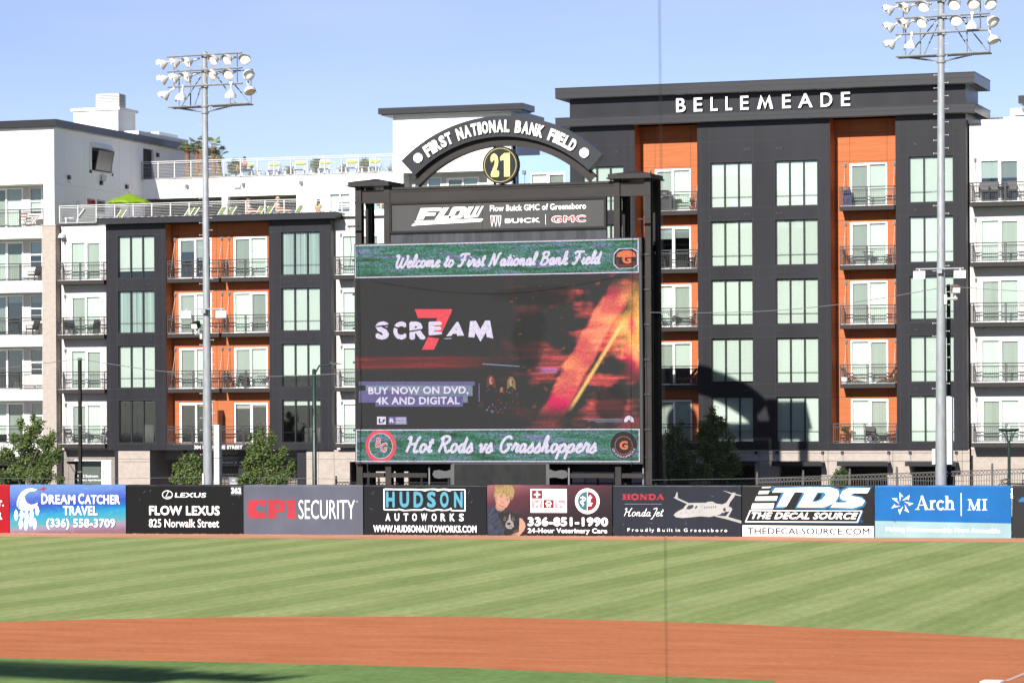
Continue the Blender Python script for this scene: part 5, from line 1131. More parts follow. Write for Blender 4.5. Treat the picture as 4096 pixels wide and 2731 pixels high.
b.box(-56.16, -44.14, 148.06, 148.4, 16.74, 17.40); b.box(-56.2, -44.1, 148.0, 148.5, 17.40, 17.52); b.box(-56.16, -44.14, 148.03, 148.1, 17.28, 17.32)
for xa, xb in ((-57.73, -56.48), (-43.83, -42.55)): b.box(xa, xb, 148.12, 148.4, 16.74, 17.36); b.box(xa, xb, 148.06, 148.45, 17.36, 17.44)
for z in (3.0, 9, 14.0): b.box(-57.9, -42.4, 149.5, 149.8, z, z + .35)
b.obj('beam', M_BROWNST, SB, world=True)
ACX, ACZ = -50.02, 13.11                                     # the arch
def ring(r0, r1, a0, a1, y0, y1, n=40, mi=0, mb=None):
    P = [(ACX + r1 * math.sin(R(a0 + (a1 - a0) * i / n)), ACZ + r1 * math.cos(R(a0 + (a1 - a0) * i / n))) for i in range(n + 1)]
    Q = [(ACX + r0 * math.sin(R(a0 + (a1 - a0) * i / n)), ACZ + r0 * math.cos(R(a0 + (a1 - a0) * i / n))) for i in range(n + 1)]
    for i in range(n):
        A_, B_, C_, D_ = Q[i], Q[i + 1], P[i + 1], P[i]
        mb.quad((A_[0], y0, A_[1]), (B_[0], y0, B_[1]), (C_[0], y0, C_[1]), (D_[0], y0, D_[1]), mi); mb.quad((B_[0], y1, B_[1]), (A_[0], y1, A_[1]), (D_[0], y1, D_[1]), (C_[0], y1, C_[1]), mi)
        mb.quad((D_[0], y0, D_[1]), (C_[0], y0, C_[1]), (C_[0], y1, C_[1]), (D_[0], y1, D_[1]), mi); mb.quad((A_[0], y1, A_[1]), (B_[0], y1, B_[1]), (B_[0], y0, B_[1]), (A_[0], y0, A_[1]), mi)
    for A_, D_, s in ((Q[0], P[0], 1), (Q[-1], P[-1], -1)):
        q = [(A_[0], y0, A_[1]), (D_[0], y0, D_[1]), (D_[0], y1, D_[1]), (A_[0], y1, A_[1])]; mb.quad(*(q if s > 0 else q[::-1]), mi)
b = MB(); ring(6.36, 6.42, -46, 46.5, 148.0, 148.45, 44, 0, b); ring(6.42, 6.74, -46, 46.5, 148.015, 148.1, 44, 0, b); ring(6.74, 6.80, -46, 46.5, 148.0, 148.45, 44, 0, b)
b.obj('arch_truss', M_BROWNST, SB, world=True)
b = MB(); ring(6.80, 7.86, -43.2, 43.2, 147.72, 148.35, 44, 0, b)
for a in (-26, -9, 8, 24): x, z = ACX + 7.3 * math.sin(R(a)), ACZ + 7.3 * math.cos(R(a)); s0 = len(b.v); b.box(-.008, .008, 147.715, 147.73, -.52, .52, 1); b.move(Matrix.Translation((x, 0, z)) @ Matrix.Rotation(R(a), 4, 'Y'), s0)
arch = b.obj('arch_sign', [M_CHAR2, M_JOINT], SB, world=True)
b = MB(); word = 'FIRST NATIONAL BANK FIELD'; wd = {'I': .30, ' ': .36, 'N': .56, 'A': .58, 'T': .5, 'F': .46, 'L': .46, 'E': .46, 'B': .52, 'K': .56, 'D': .54, 'O': .54, 'R': .54, 'S': .5}
tot = sum(wd[c] for c in word); a0, a1 = -33.6, 33.2; pen = 0
for c in word:
    if c != ' ':
        a = R(a0 + (a1 - a0) * (pen + wd[c] / 2) / tot); s0 = len(b.v)
        hw = wd[c] * .5 * (7.25 * R(a1 - a0)) / tot * .86
        b.text(c, -hw, hw, -.31, .31, 0, 0, .045, th=.10)
        for i in range(s0, len(b.v)): x, y, z = b.v[i]; b.v[i] = (x, 147.70 + (y if y < 0 else 0), z)
        b.move(Matrix.Translation((ACX + 7.32 * math.sin(a), 0, ACZ + 7.32 * math.cos(a))) @ Matrix.Rotation(a, 4, 'Y'), s0)
    pen += wd[c]
b.obj('lettering', [MATS['sign_letter_white'], M_CHAR2], arch, world=True)
for a in (-37.2, 37.4):
    b = MB(); a = R(a); x, z = ACX + 7.34 * math.sin(a), ACZ + 7.34 * math.cos(a)
    b.prism(arcpts(x, z, .25, .25, 0, 360, 26)[:-1], 147.62, 147.70, 0)
    for s in (-1, 1): ribbon(b, [(x + s * .19 * math.cos(.5) - s * .10 * math.cos(t), z + .20 * math.sin(t)) for t in (-1.2, -.8, -.4, 0, .4, .8, 1.2)] if False else [(x + s * (.05 + .09 * abs(t)), z + t * .21) for t in (-1, -.6, -.2, .2, .6, 1)], .04, 147.615, 1)
    b.obj('baseball_emblem', [MATS['sign_letter_white'], mat('stitch_grey', (.12, .11, .11), .6)], arch, world=True)
b = MB(); cx, cz = -50.09, 18.48
for x in (-50.55, -49.5): b.box(x - .06, x + .06, 148.3, 148.4, 17.4, 19.5, 3)
b.prism(arcpts(cx, cz, .95, .95, 0, 360, 48)[:-1], 147.86, 148.2, 0); ribbon(b, arcpts(cx, cz, .85, .85, 0, 360, 48), .035, 147.855, 1)
b.text('2', cx - .53, cx - .06, cz - .60, cz + .60, 147.852, 2, .07); b.prism([(cx + .12, cz - .60), (cx + .52, cz - .60), (cx + .52, cz + .60), (cx + .22, cz + .60), (cx + .0, cz + .42), (cx + .0, cz + .22), (cx + .2, cz + .25), (cx + .2, cz - .60)], 147.848, 147.855, 2)
b.obj('number_disc', [mat('disc_navy_grey', (.018, .022, .026), .6, spec=.15), mat('gold_line', (.42, .33, .06), .4), mat('pale_gold', (.66, .56, .19), .5), M_BLACKST], SB, world=True)
# sponsor panel
b = MB(); b.box(-56.08, -44.48, 147.82, 148.05, 15.18, 16.72, 0)
for a, c, d, e in ((-56.1, -44.46, 16.62, 16.74), (-56.1, -44.46, 15.15, 15.25)): b.box(a, c, 147.74, 147.9, d, e, 1)
for a, c in ((-56.1, -55.98), (-44.58, -44.46)): b.box(a, c, 147.745, 147.9, 15.25, 16.62, 1)
b.box(-51.05, -51.03, 147.815, 147.83, 15.26, 16.61, 1)
pan = b.obj('sponsor_panel', [mat('sponsor_face', (.026, .025, .025), .6, 0, .25, (1.5, 1.5, .15), 5), M_BLACKST], SB, world=True)
b = MB(); Yp = 147.81
def sbt(body, x0, x1, yt, yb, mi=0, y=Yp, **k):
    xm = (x0 + x1) / 2; b.text(body, PX(r5, x0, (yt + yb) / 2, Yp), PX(r5, x1, (yt + yb) / 2, Yp), PZ(r5, xm, yb, Yp), PZ(r5, xm, yt, Yp), y, mi, **k)
def sbp(pts, mi=0, y=Yp): b.flat([at(*r5(*q), Yp) for q in pts], y, mi)
sbp([(540, 772), (690, 768), (678, 792), (590, 794), (582, 806), (650, 804), (640, 824), (572, 826), (558, 852), (508, 854)]); sbp([(700, 768), (742, 766), (700, 828), (760, 826), (748, 848), (640, 852)])
sbp([(772, 764), (850, 760), (866, 768), (866, 782), (838, 832), (820, 844), (748, 848), (738, 838), (738, 826), (758, 782)]); sbp([(796, 790), (822, 788), (824, 794), (806, 822), (782, 824), (780, 820)], 1, Yp - .004)
sbp([(880, 762), (918, 760), (884, 822), (902, 821), (934, 759), (960, 758), (926, 820), (940, 819), (974, 757), (988, 756), (952, 826), (940, 836), (850, 842), (846, 832)])
sbp([(497, 862), (985, 845), (978, 860), (500, 875)]); sbp([(488, 880), (975, 864), (968, 868), (530, 892), (472, 898)])
sbt('Flow Buick GMC of Greensboro', 1033, 1718, 742, 786, off=.02); sbt('BUICK', 1140, 1390, 842, 876, off=.03); sbp([(1428, 815), (1431, 815), (1431, 890), (1428, 890)])
for i in range(3):
    x = 1037 + i * 27; sbp([(x, 824), (x + 22, 822), (x + 20, 870), (x + 12, 902), (x + 8, 902), (x + 2, 870)]); sbp([(x + 4, 830), (x + 18, 829), (x + 16, 868), (x + 10, 892), (x + 5, 868)], (2, 1, 3)[i], Yp - .004)
sbt('GMC', 1470, 1718, 822, 874, 0, off=.06); sbt('GMC', 1474, 1714, 826, 870, 2, Yp - .005, off=.02)
b.obj('lettering', [M_WHITEP, MATS['sponsor_face'], mat('sponsor_red', (.36, .045, .055), .5), mat('sponsor_blue', (.06, .11, .3), .5)], pan, world=True)
b = MB(); b.box(-56.08, -44.5, 147.9, 148.1, 14.58, 15.15, 0)
for i in range(1, 10): x = -56.08 + i * 1.158; b.box(x - .01, x + .01, 147.895, 147.91, 14.6, 15.14, 1)
b.obj('cladding_strip', [mat('zinc_cladding', (.06, .062, .068), .3, .4, .4, (2.5, 2.5, .3), 5), M_JOINT], SB, world=True)
# video screen
x0, x1, z0, z1 = -57.97, -42.76, 3.43, 14.58
def led_mat(name, fn):
    m = bpy.data.materials.new(name); m.use_nodes = True; n = m.node_tree; p = n.nodes['Principled BSDF']
    p.inputs['Base Color'].default_value = (.014, .014, .0145, 1); p.inputs['Roughness'].default_value = .8; p.inputs['Specular IOR Level'].default_value = .1; p.inputs['Emission Strength'].default_value = .78
    tc = n.nodes.new('ShaderNodeTexCoord'); n.links.new(fn(n, tc), p.inputs['Emission Color']); return m
def nz(n, tc, sc, det=3, rough=.5):
    mp = n.nodes.new('ShaderNodeMapping'); mp.inputs['Scale'].default_value = sc; no = n.nodes.new('ShaderNodeTexNoise'); no.inputs['Scale'].default_value = 1; no.inputs['Detail'].default_value = det; no.inputs['Roughness'].default_value = rough
    n.links.new(tc.outputs['Object'], mp.inputs[0]); n.links.new(mp.outputs[0], no.inputs[0]); return no.outputs['Fac']
def rmp(n, fac, st, interp='LINEAR'):
    r = n.nodes.new('ShaderNodeValToRGB'); e = r.color_ramp.elements; r.color_ramp.interpolation = interp
    while len(e) < len(st): e.new(.5)
    for q, (ps, cl) in zip(e, st): q.position = ps; q.color = (*cl, 1)
    n.links.new(fac, r.inputs[0]); return r.outputs[0]
def mx(n, mode, fac, a, b_):
    x = n.nodes.new('ShaderNodeMix'); x.data_type = 'RGBA'; x.blend_type = mode
    if isinstance(fac, float): x.inputs[0].default_value = fac
    else: n.links.new(fac, x.inputs[0])
    for i, q in ((6, a), (7, b_)):
        if isinstance(q, tuple): x.inputs[i].default_value = (*q, 1)
        else: n.links.new(q, x.inputs[i])
    return x.outputs[2]
def green(n, tc):
    a = rmp(n, nz(n, tc, (.5, 1, 5), 5), [(.28, (.006, .03, .012)), (.45, (.012, .09, .045)), (.56, (.04, .11, .10)), (.68, (.10, .095, .20))])
    return mx(n, 'MULTIPLY', .8, a, rmp(n, nz(n, tc, (9, 1, 14), 4, .9), [(.40, (.10, .10, .10)), (.60, (2.3, 2.2, 2.3))]))
def poster(n, tc):
    at_ = n.nodes.new('ShaderNodeVertexColor'); at_.layer_name = 'picture'
    return mx(n, 'MULTIPLY', .7, at_.outputs['Color'], rmp(n, nz(n, tc, (30, 1, 30), 2, .8), [(.36, (.15, .15, .15)), (.64, (1.8, 1.8, 1.8))]))
def solid(col, k=1.0, sp=.55):
    return lambda n, tc: mx(n, 'MULTIPLY', sp, tuple(x * k for x in col), rmp(n, nz(n, tc, (26, 1, 26), 2, .8), [(.36, (.25, .25, .25)), (.64, (1.5, 1.5, 1.5))]))
LG = led_mat('led_green_band', green); LP = led_mat('led_poster_dark_red', poster); LW = led_mat('led_lilac_white', solid((.52, .47, .60))); LR = led_mat('led_signal_red', solid((.60, .045, .065)))
LK = led_mat('led_off_black', solid((.006, .006, .006))); LO = led_mat('led_orange_glow', solid((.55, .13, .045))); LV = led_mat('led_violet', solid((.09, .08, .19))); LY = led_mat('led_amber', solid((.60, .34, .08))); LT = led_mat('led_teal_grey', solid((.13, .16, .22))); LF = led_mat('led_olive', solid((.14, .11, .035)))
b = MB(); b.box(x0 - .05, x1 + .16, 147.72, 148.9, z0 - .1, z1 + .06)
for i in range(6): z = 5 + i * 1.75; b.box(x1 + .16, x1 + .5, 147.95, 148.05, z, z + .1); b.box(x0 - .25, x0 - .05, 147.95, 148.05, z, z + .1)
scr = b.obj('video_screen', mat('screen_housing', (.012, .012, .0125), .5), SB, world=True)
zb1, zb2 = 12.88, 5.09; yl = 147.70
b = MB(); b.quad((x0, yl, zb1), (x1, yl, zb1), (x1, yl, z1), (x0, yl, z1), 0); b.quad((x0, yl, z0), (x1, yl, z0), (x1, yl, zb2), (x0, yl, zb2), 0); 
def L_(x, y): return at(*r6(x, y), yl)
def lp(pts, mi, y): b.flat([L_(*q) for q in pts], y, mi)
def lt(body, xa, xb, yt, yb, mi, y, **k): xm = (xa + xb) / 2; b.text(body, L_(xa, (yt + yb) / 2)[0], L_(xb, (yt + yb) / 2)[0], L_(xm, yb)[1], L_(xm, yt)[1], y, mi, **k)
for za, zc in ((zb1, z1), (z0, zb2)):
    w = .05
    for q in (((x0, zc - w), (x1, zc)), ((x0, za), (x1, za + w))): b.box(q[0][0], q[1][0], yl - .006, yl - .001, q[0][1], q[1][1], 2)
    for xa in (x0, x1 - w): b.box(xa, xa + w, yl - .0065, yl - .0015, za + w, zc - w, 2)
# a generic smear of red and amber light stands in for the poster picture
from mathutils import noise as NZ
def fbm(x, y, z, o=4): return NZ.fractal(Vector((x, y, z)), .8, 2.0, o)
def sm(a, b_, t): t = max(0.0, min(1.0, (t - a) / (b_ - a))); return t * t * (3 - 2 * t)
def picture(u, v):                                           # u 0..1 across, v 0..1 up
    r = g = bl = .010
    m = sm(.50, .80, u + .06 * fbm(u * 3, v * 3, 1)); n1 = fbm(u * 5, v * 7, 2); n2 = fbm(u * 14, v * 4, 7)
    lines = .35 + .65 * sm(-.25, .45, fbm(u * 3, v * 42, 4, 2))
    a = m * sm(-.1, .55, n1 + .25 * n2) * lines * (1 - .75 * sm(.34, .0, v)) * (1 - .35 * sm(.86, .74, u) * sm(.3, .45, v) * sm(.7, .55, v))
    r += .72 * a; g += .062 * a; bl += .058 * a
    w = sm(.052, .036, abs((u - .80) - (v - .45) * .30 + .012 * n1)) * sm(.06, .2, v) * sm(.98, .8, v)      # a slanting bright streak
    r += .46 * w; g += .13 * w * (.6 + n1); bl += .05 * w
    w = sm(.012, .0, abs((u - .868) - (v - .45) * .33)) * sm(.1, .2, v) * sm(.72, .6, v); r += .6 * w; g += .36 * w; bl += .08 * w
    e = sm(.90, 1.02, u + .05 * n1) * sm(.28, .5, v) * sm(1.0, .72, v); r += .75 * e; g += .36 * e * sm(.35, .6, v + .3 * n2); bl += .06 * e
    for cu, cv, su, sv in ((.66, .86, .16, .07), (.62, .60, .06, .20), (.90, .16, .06, .14)):   # deep dark gaps
        d = ((u - cu) / su) ** 2 + ((v - cv) / sv) ** 2; k = 1 - .85 * sm(1.3, .5, d + .5 * n2); r *= k; g *= k; bl *= k
    if .36 < v < .40 and .58 < u < .74:
        k = sm(-.1, .3, n2); r = r * .6 + .05 * k; g = g * .6 + .06 * k; bl += .17 * k
    band = sm(.49, .46, v) * sm(.38, .42, v) * sm(.55, .3, u); r += .14 * band * lines
    s_ = sm(.62, .75, fbm(u * 26, v * 22, 12, 2)); o_ = s_ * sm(.4, .6, u) * .10; r += o_; g += o_ * .25
    return (max(0, r), max(0, g), max(0, bl), 1)
nu, nv = 230, 120; gv = [(x0 + (x1 - x0) * i / nu, yl, zb2 + (zb1 - zb2) * j / nv) for j in range(nv + 1) for i in range(nu + 1)]
pb = MB(); pb.add(gv, [(j * (nu + 1) + i, j * (nu + 1) + i + 1, (j + 1) * (nu + 1) + i + 1, (j + 1) * (nu + 1) + i) for j in range(nv) for i in range(nu)])
pm = pb.mesh('poster_picture', LP); ca = pm.color_attributes.new('picture', 'FLOAT_COLOR', 'POINT')
ca.data.foreach_set('color', [c for j in range(nv + 1) for i in range(nu + 1) for c in picture(i / nu, j / nv)])
put('poster_picture', pm, scr, (0, 0, 0), True)
for i in range(34):
    xx, yy = random.uniform(885, 1080), random.uniform(960, 1112); s_ = random.uniform(5, 13); lp([(xx, yy), (xx + s_, yy - 3), (xx + s_ * .8, yy + s_ * .7), (xx - 2, yy + s_)], random.choice((11, 9, 6, 11, 6, 11)), yl - .004 - .0001 * i)
for xx, yy, k in ((915, 915, 1), (1042, 925, 1), (982, 972, .6)):
    lp([(xx - 26 * k, yy + 45 * k), (xx - 24 * k, yy - 15 * k), (xx - 8 * k, yy - 38 * k), (xx + 12 * k, yy - 36 * k), (xx + 26 * k, yy - 10 * k), (xx + 30 * k, yy + 50 * k), (xx, yy + 20 * k)], 11 if xx != 1042 else 9, yl - .008)
    lp(arcpts(xx + 2 * k, yy - 2, 13 * k, 24 * k, 0, 360, 12)[:-1], 12, yl - .009); lp([(xx + 4 * k, yy - 24 * k), (xx + 15 * k, yy - 6 * k), (xx + 8 * k, yy + 18 * k), (xx + 3 * k, yy)], 11, yl - .010)
lp([(862, 804), (1094, 820), (1094, 826), (862, 811)], 8, yl - .004); lp([(838, 930), (845, 930), (845, 1045), (838, 1045)], 6, yl - .004)
# title
lp([(438, 465), (672, 465), (665, 490), (558, 718), (483, 718), (580, 520), (458, 520)], 3, yl - .006)
for ch, a, c in zip('SCRE', (192, 303, 405, 525), (277, 385, 507, 608)): lt(ch, a, c, 542, 655 if ch != 'E' else 630, 2, yl - .012, off=.06)
lp([(700, 545), (712, 545), (748, 630), (705, 632), (700, 618), (675, 620), (668, 632), (636, 634)], 2, yl - .012); lp([(693, 590), (703, 590), (698, 600)], 10, yl - .014)
lp([(785, 540), (822, 538), (850, 590), (880, 536), (910, 536), (930, 648), (890, 640), (885, 610), (850, 668), (818, 612), (812, 642), (774, 640)], 2, yl - .012)
lp([(195, 570), (280, 560), (400, 600), (505, 585), (505, 592), (400, 610), (280, 572), (195, 578)], 10, yl - .014); lp([(525, 630), (608, 622), (608, 650), (525, 640)], 10, yl - .014); lp([(622, 648), (668, 646), (668, 650), (622, 651)], 2, yl - .012)
for xa, xc, ya, yc, mi in ((87, 815, 918, 942, 6), (130, 800, 942, 1008, 8), (87, 400, 975, 1050, 6), (190, 740, 1010, 1075, 6), (420, 760, 925, 935, 3), (620, 770, 975, 1050, 8)): lp([(xa, ya), (xc, ya), (xc, yc), (xa, yc)], mi, yl - .003 - .0004 * (xa % 5))
lt('BUY NOW ON DVD,', 147, 775, 950, 1003, 2, yl - .010, off=.03); lt('4K AND DIGITAL', 195, 720, 1014, 1062, 2, yl - .010, off=.03)
lp([(201, 1138), (257, 1138), (257, 1187), (201, 1187)], 2, yl - .004); lt('L', 212, 235, 1150, 1178, 10, yl - .006, off=.05); lp([(235, 1160), (252, 1152), (250, 1165), (238, 1178)], 10, yl - .006)
lp([(272, 1138), (385, 1138), (392, 1187), (272, 1187)], 6, yl - .004); lt('R', 280, 308, 1148, 1176, 2, yl - .008, off=.05)
for i in range(5): lp([(318, 1143 + i * 9), (384, 1143 + i * 9), (384, 1147 + i * 9), (318, 1147 + i * 9)], 2, yl - .007)
for i in range(3): lp([(1490 + i * 40, 1152 + i * 8), (1742, 1151 + i * 8), (1742, 1155 + i * 8), (1490 + i * 40, 1156 + i * 8)], 8, yl - .006)
lp([(1750, 1172)] + [(1781 - 31 * math.cos(R(t)), 1168 - 36 * math.sin(R(t))) for t in range(0, 181, 15)] + [(1812, 1172), (1795, 1172), (1781, 1155), (1767, 1172)], 2, yl - .006)
za = L_(305, 205)[1]; script_text(b, 'Welcome to First National Bank Field', L_(305, 160)[0], L_(1622, 140)[0], za, .315, yl - .008, .12, 2)
za = L_(370, 1360)[1]; script_text(b, 'Hot Rods vs Grasshoppers', L_(370, 1300)[0], L_(1605, 1300)[0], za, .40, yl - .008, .14, 2)
# crests
oc = [(1690, 120), (1720, 90), (1800, 86), (1830, 105), (1832, 185), (1805, 205), (1715, 208), (1688, 180)]
lp([(q[0] + (4 if q[0] > 1760 else -4), q[1] + (4 if q[1] > 150 else -5)) for q in oc], 2, yl - .004); lp(oc, 10, yl - .006); lp([(1700, 138), (1712, 112), (1745, 98), (1785, 96), (1818, 112), (1826, 138)], 5, yl - .008); lp([(1700, 150), (1716, 150), (1716, 185), (1800, 185), (1800, 165), (1822, 165), (1822, 188), (1802, 200), (1718, 200), (1700, 186)], 11, yl - .008)
lp([(1752, 132), (1800, 130), (1800, 140), (1752, 142)], 3, yl - .010); lt('G', 1738, 1796, 122, 180, 5, yl - .012, off=.05)
c = L_(224, 1322); rr = .76; ribbon(b, arcpts(c[0], c[1], rr, rr, 0, 360, 30), .17, yl - .004, 3); ribbon(b, arcpts(c[0], c[1], rr * .85, rr * .85, 0, 360, 30), .03, yl - .006, 2); ribbon(b, arcpts(c[0], c[1], rr * 1.13, rr * 1.13, 0, 360, 30), .025, yl - .006, 6)
lt('B', 190, 225, 1270, 1330, 2, yl - .006, off=.05, shear=.2); lt('G', 222, 268, 1300, 1362, 2, yl - .007, off=.05, shear=.2); lt('B', 193, 222, 1274, 1326, 3, yl - .010, off=.01, shear=.2); lt('G', 226, 264, 1305, 1357, 3, yl - .011, off=.01, shear=.2)
c = L_(1748, 1318); ribbon(b, arcpts(c[0], c[1], .73, .73, 0, 360, 30), .025, yl - .004, 8); b.flat(arcpts(c[0], c[1], .70, .70, 0, 360, 30)[:-1], yl - .0035, 10); ribbon(b, arcpts(c[0], c[1], .45, .45, 0, 360, 26), .02, yl - .006, 5); lt('G', 1722, 1775, 1290, 1345, 5, yl - .008, off=.05)
for i, ch in enumerate('GRASSHOPPERS'):
    a = R(200 + 140 * i / 11); s0 = len(b.v); b.text(ch, -.055, .055, -.06, .06, 0, 2, .0); b.move(Matrix.Translation((c[0] + .58 * math.cos(a), yl - .008, c[1] + .58 * math.sin(a))) @ Matrix.Rotation(-(a + R(90)), 4, 'Y'), s0)
b.obj('led_display', [LG, LP, LW, LR, LK, LO, LV, LY, LT, LF, LK, led_mat('led_dark_red', solid((.10, .018, .014))), led_mat('led_skin', solid((.34, .17, .12)))], scr, world=True)
# frame below the screen
b = MB(); b.box(-57.9, -42.4, 149.2, 149.35, 2.9, 3.5, 0)
for xa, xb in ((-57.7, -56.55), (-56.15, -54.2), (-46.5, -44.2), (-43.8, -42.7)): b.box(xa, xb, 148.0, 148.5, 2.62, 2.85, 1)
for x in (-54.15, -46.65, -42.75): b.box(x, x + .08, 148.1, 148.2, 0, 3.2, 2)
b.obj('lower_frame', [M_BLACKST, M_BROWNST, M_STEELD], SB, world=True)
b = MB()                                                     # service cables hanging down the frame
for x, dx in ((-57.9, .25), (-57.75, .1), (-43.05, -.15), (-42.6, .1)): b.tube([(x, 147.6, 14.7), (x + dx * .3, 147.58, 11), (x + dx, 147.6, 7), (x + dx * .7, 147.58, 3.2)], .012, 4)
b.tube([(-57.0 + i * .95, 147.6, 12.75 - .75 * math.sin(math.pi * i / 14)) for i in range(15)], .012, 4)
for x in (-58.3, -42.75): b.box(x, x + .6, 147.5, 147.6, 15.5, 15.58); b.tube([(x + .1, 147.55, 15.5), (x + .2, 147.55, 14.4), (x + .1, 147.55, 13.5)], .015, 4)
b.obj('hanging_cable', M_JOINT, SB, world=True)
# rolling pin shaped board standing behind the wall
b = MB(); rp = crop(1400, 1800, 1.809)
def q_(x, y): return at(*rp(x, y), 146.2)
body = [(728, 250), (728, 200), (700, 200), (640, 205), (610, 198), (596, 175), (606, 148), (640, 142), (690, 152), (728, 140), (730, 104), (745, 97), (1425, 97), (1440, 104), (1442, 138), (1480, 152), (1530, 143), (1562, 148), (1578, 172), (1568, 198), (1535, 206), (1480, 196), (1442, 200), (1440, 250)]
pts = [q_(*p) for p in body]; pts = [(x, z if i not in (0, len(pts) - 1) else 1.2) for i, (x, z) in enumerate(pts)]
rpb = thing('rolling_pin_board', 'grey rolling pin shaped board with a dark weathered centre under the video screen', 'board', (-50.2, 146.2, 0))
b.prism(pts, 146.2, 146.28, 0); b.obj('board', mat('board_grey', (.085, .085, .085), .8, 0, .1, (2, 2, 2)), rpb, world=True)
b = MB(); pa, pc = q_(754, 98), q_(1418, 98); b.box(pa[0], pc[0], 146.19, 146.2, 1.2, pa[1] - .01); b.obj('weathered_face', mat('board_black', (.011, .011, .011), .9, 0, .5, (2.2, 2.2, 1.2), 6), rpb, world=True)
b = MB()
for x in (-52.4, -50.2, -48.2): b.box(x - .05, x + .05, 146.28, 146.38, 0, 3.0)
b.obj('support_post', M_BLACKST, rpb, world=True)

# ================================================================== LIGHT TOWERS
def lamp_meshes():
    b = MB(); b.lathe([(.02, .30), (.09, .29), (.12, .24), (.22, .12), (.285, 0.0), (.30, -.03), (.29, -.03)], n=20); b.tube([(0, 0, .28), (0, 0, .42)], .045, 8); b.tube([(0, 0, .40), (0, 0, .62)], .06, 8); b.box(-.07, .07, -.05, .05, .58, .68)
    bowl = b.mesh('floodlight', [M_ALU])
    b = MB(); b.lathe([(.0, -.11), (.12, -.10), (.22, -.07), (.285, -.02)], n=18); lens = b.mesh('lens', [M_LAMPIN]); b2 = MB(); b2.v, b2.f, b2.m, b2.sm = b.v, b.f, b.m, b.sm; lens2 = b2.mesh('lens', [M_LAMPPK])
    b = MB(); b.lathe([(.30, .02), (.31, -.08), (.31, -.20)], n=14, a0=R(5), a1=R(175)); b.lathe([(.303, -.198), (.297, -.08), (.288, .015)], n=14, a0=R(5), a1=R(175))
    visor = b.mesh('visor', [M_ALU]); return bowl, lens, lens2, visor
BOWL, LENS, LENS2, VISOR = lamp_meshes()
def flood(par, base, x, z, yaw, pitch, pink=False, Y=None):
    """bowl opens along local -z; visor on local +y side. yaw 0 faces the camera side, positive turns to +x; pitch 90 = straight down"""
    f = Vector((math.sin(R(yaw)) * math.cos(R(pitch)), -math.cos(R(yaw)) * math.cos(R(pitch)), -math.sin(R(pitch))))
    up = Vector((0, 0, 1)) - f * f.z
    if up.length < .1: up = Vector((0, -1, 0))
    up.normalize(); zl = -f; xl = up.cross(zl).normalized(); yl_ = zl.cross(xl)
    M = Matrix((xl, yl_, zl)).transposed().to_4x4()
    o = bpy.data.objects.new('floodlight', BOWL); COL.objects.link(o); o.parent = par; o.matrix_local = Matrix.Translation((x - base[0], (Y or base[1] - .35) - base[1], z - base[2])) @ M
    put('lens', LENS2 if pink else LENS, o); put('visor', VISOR, o)
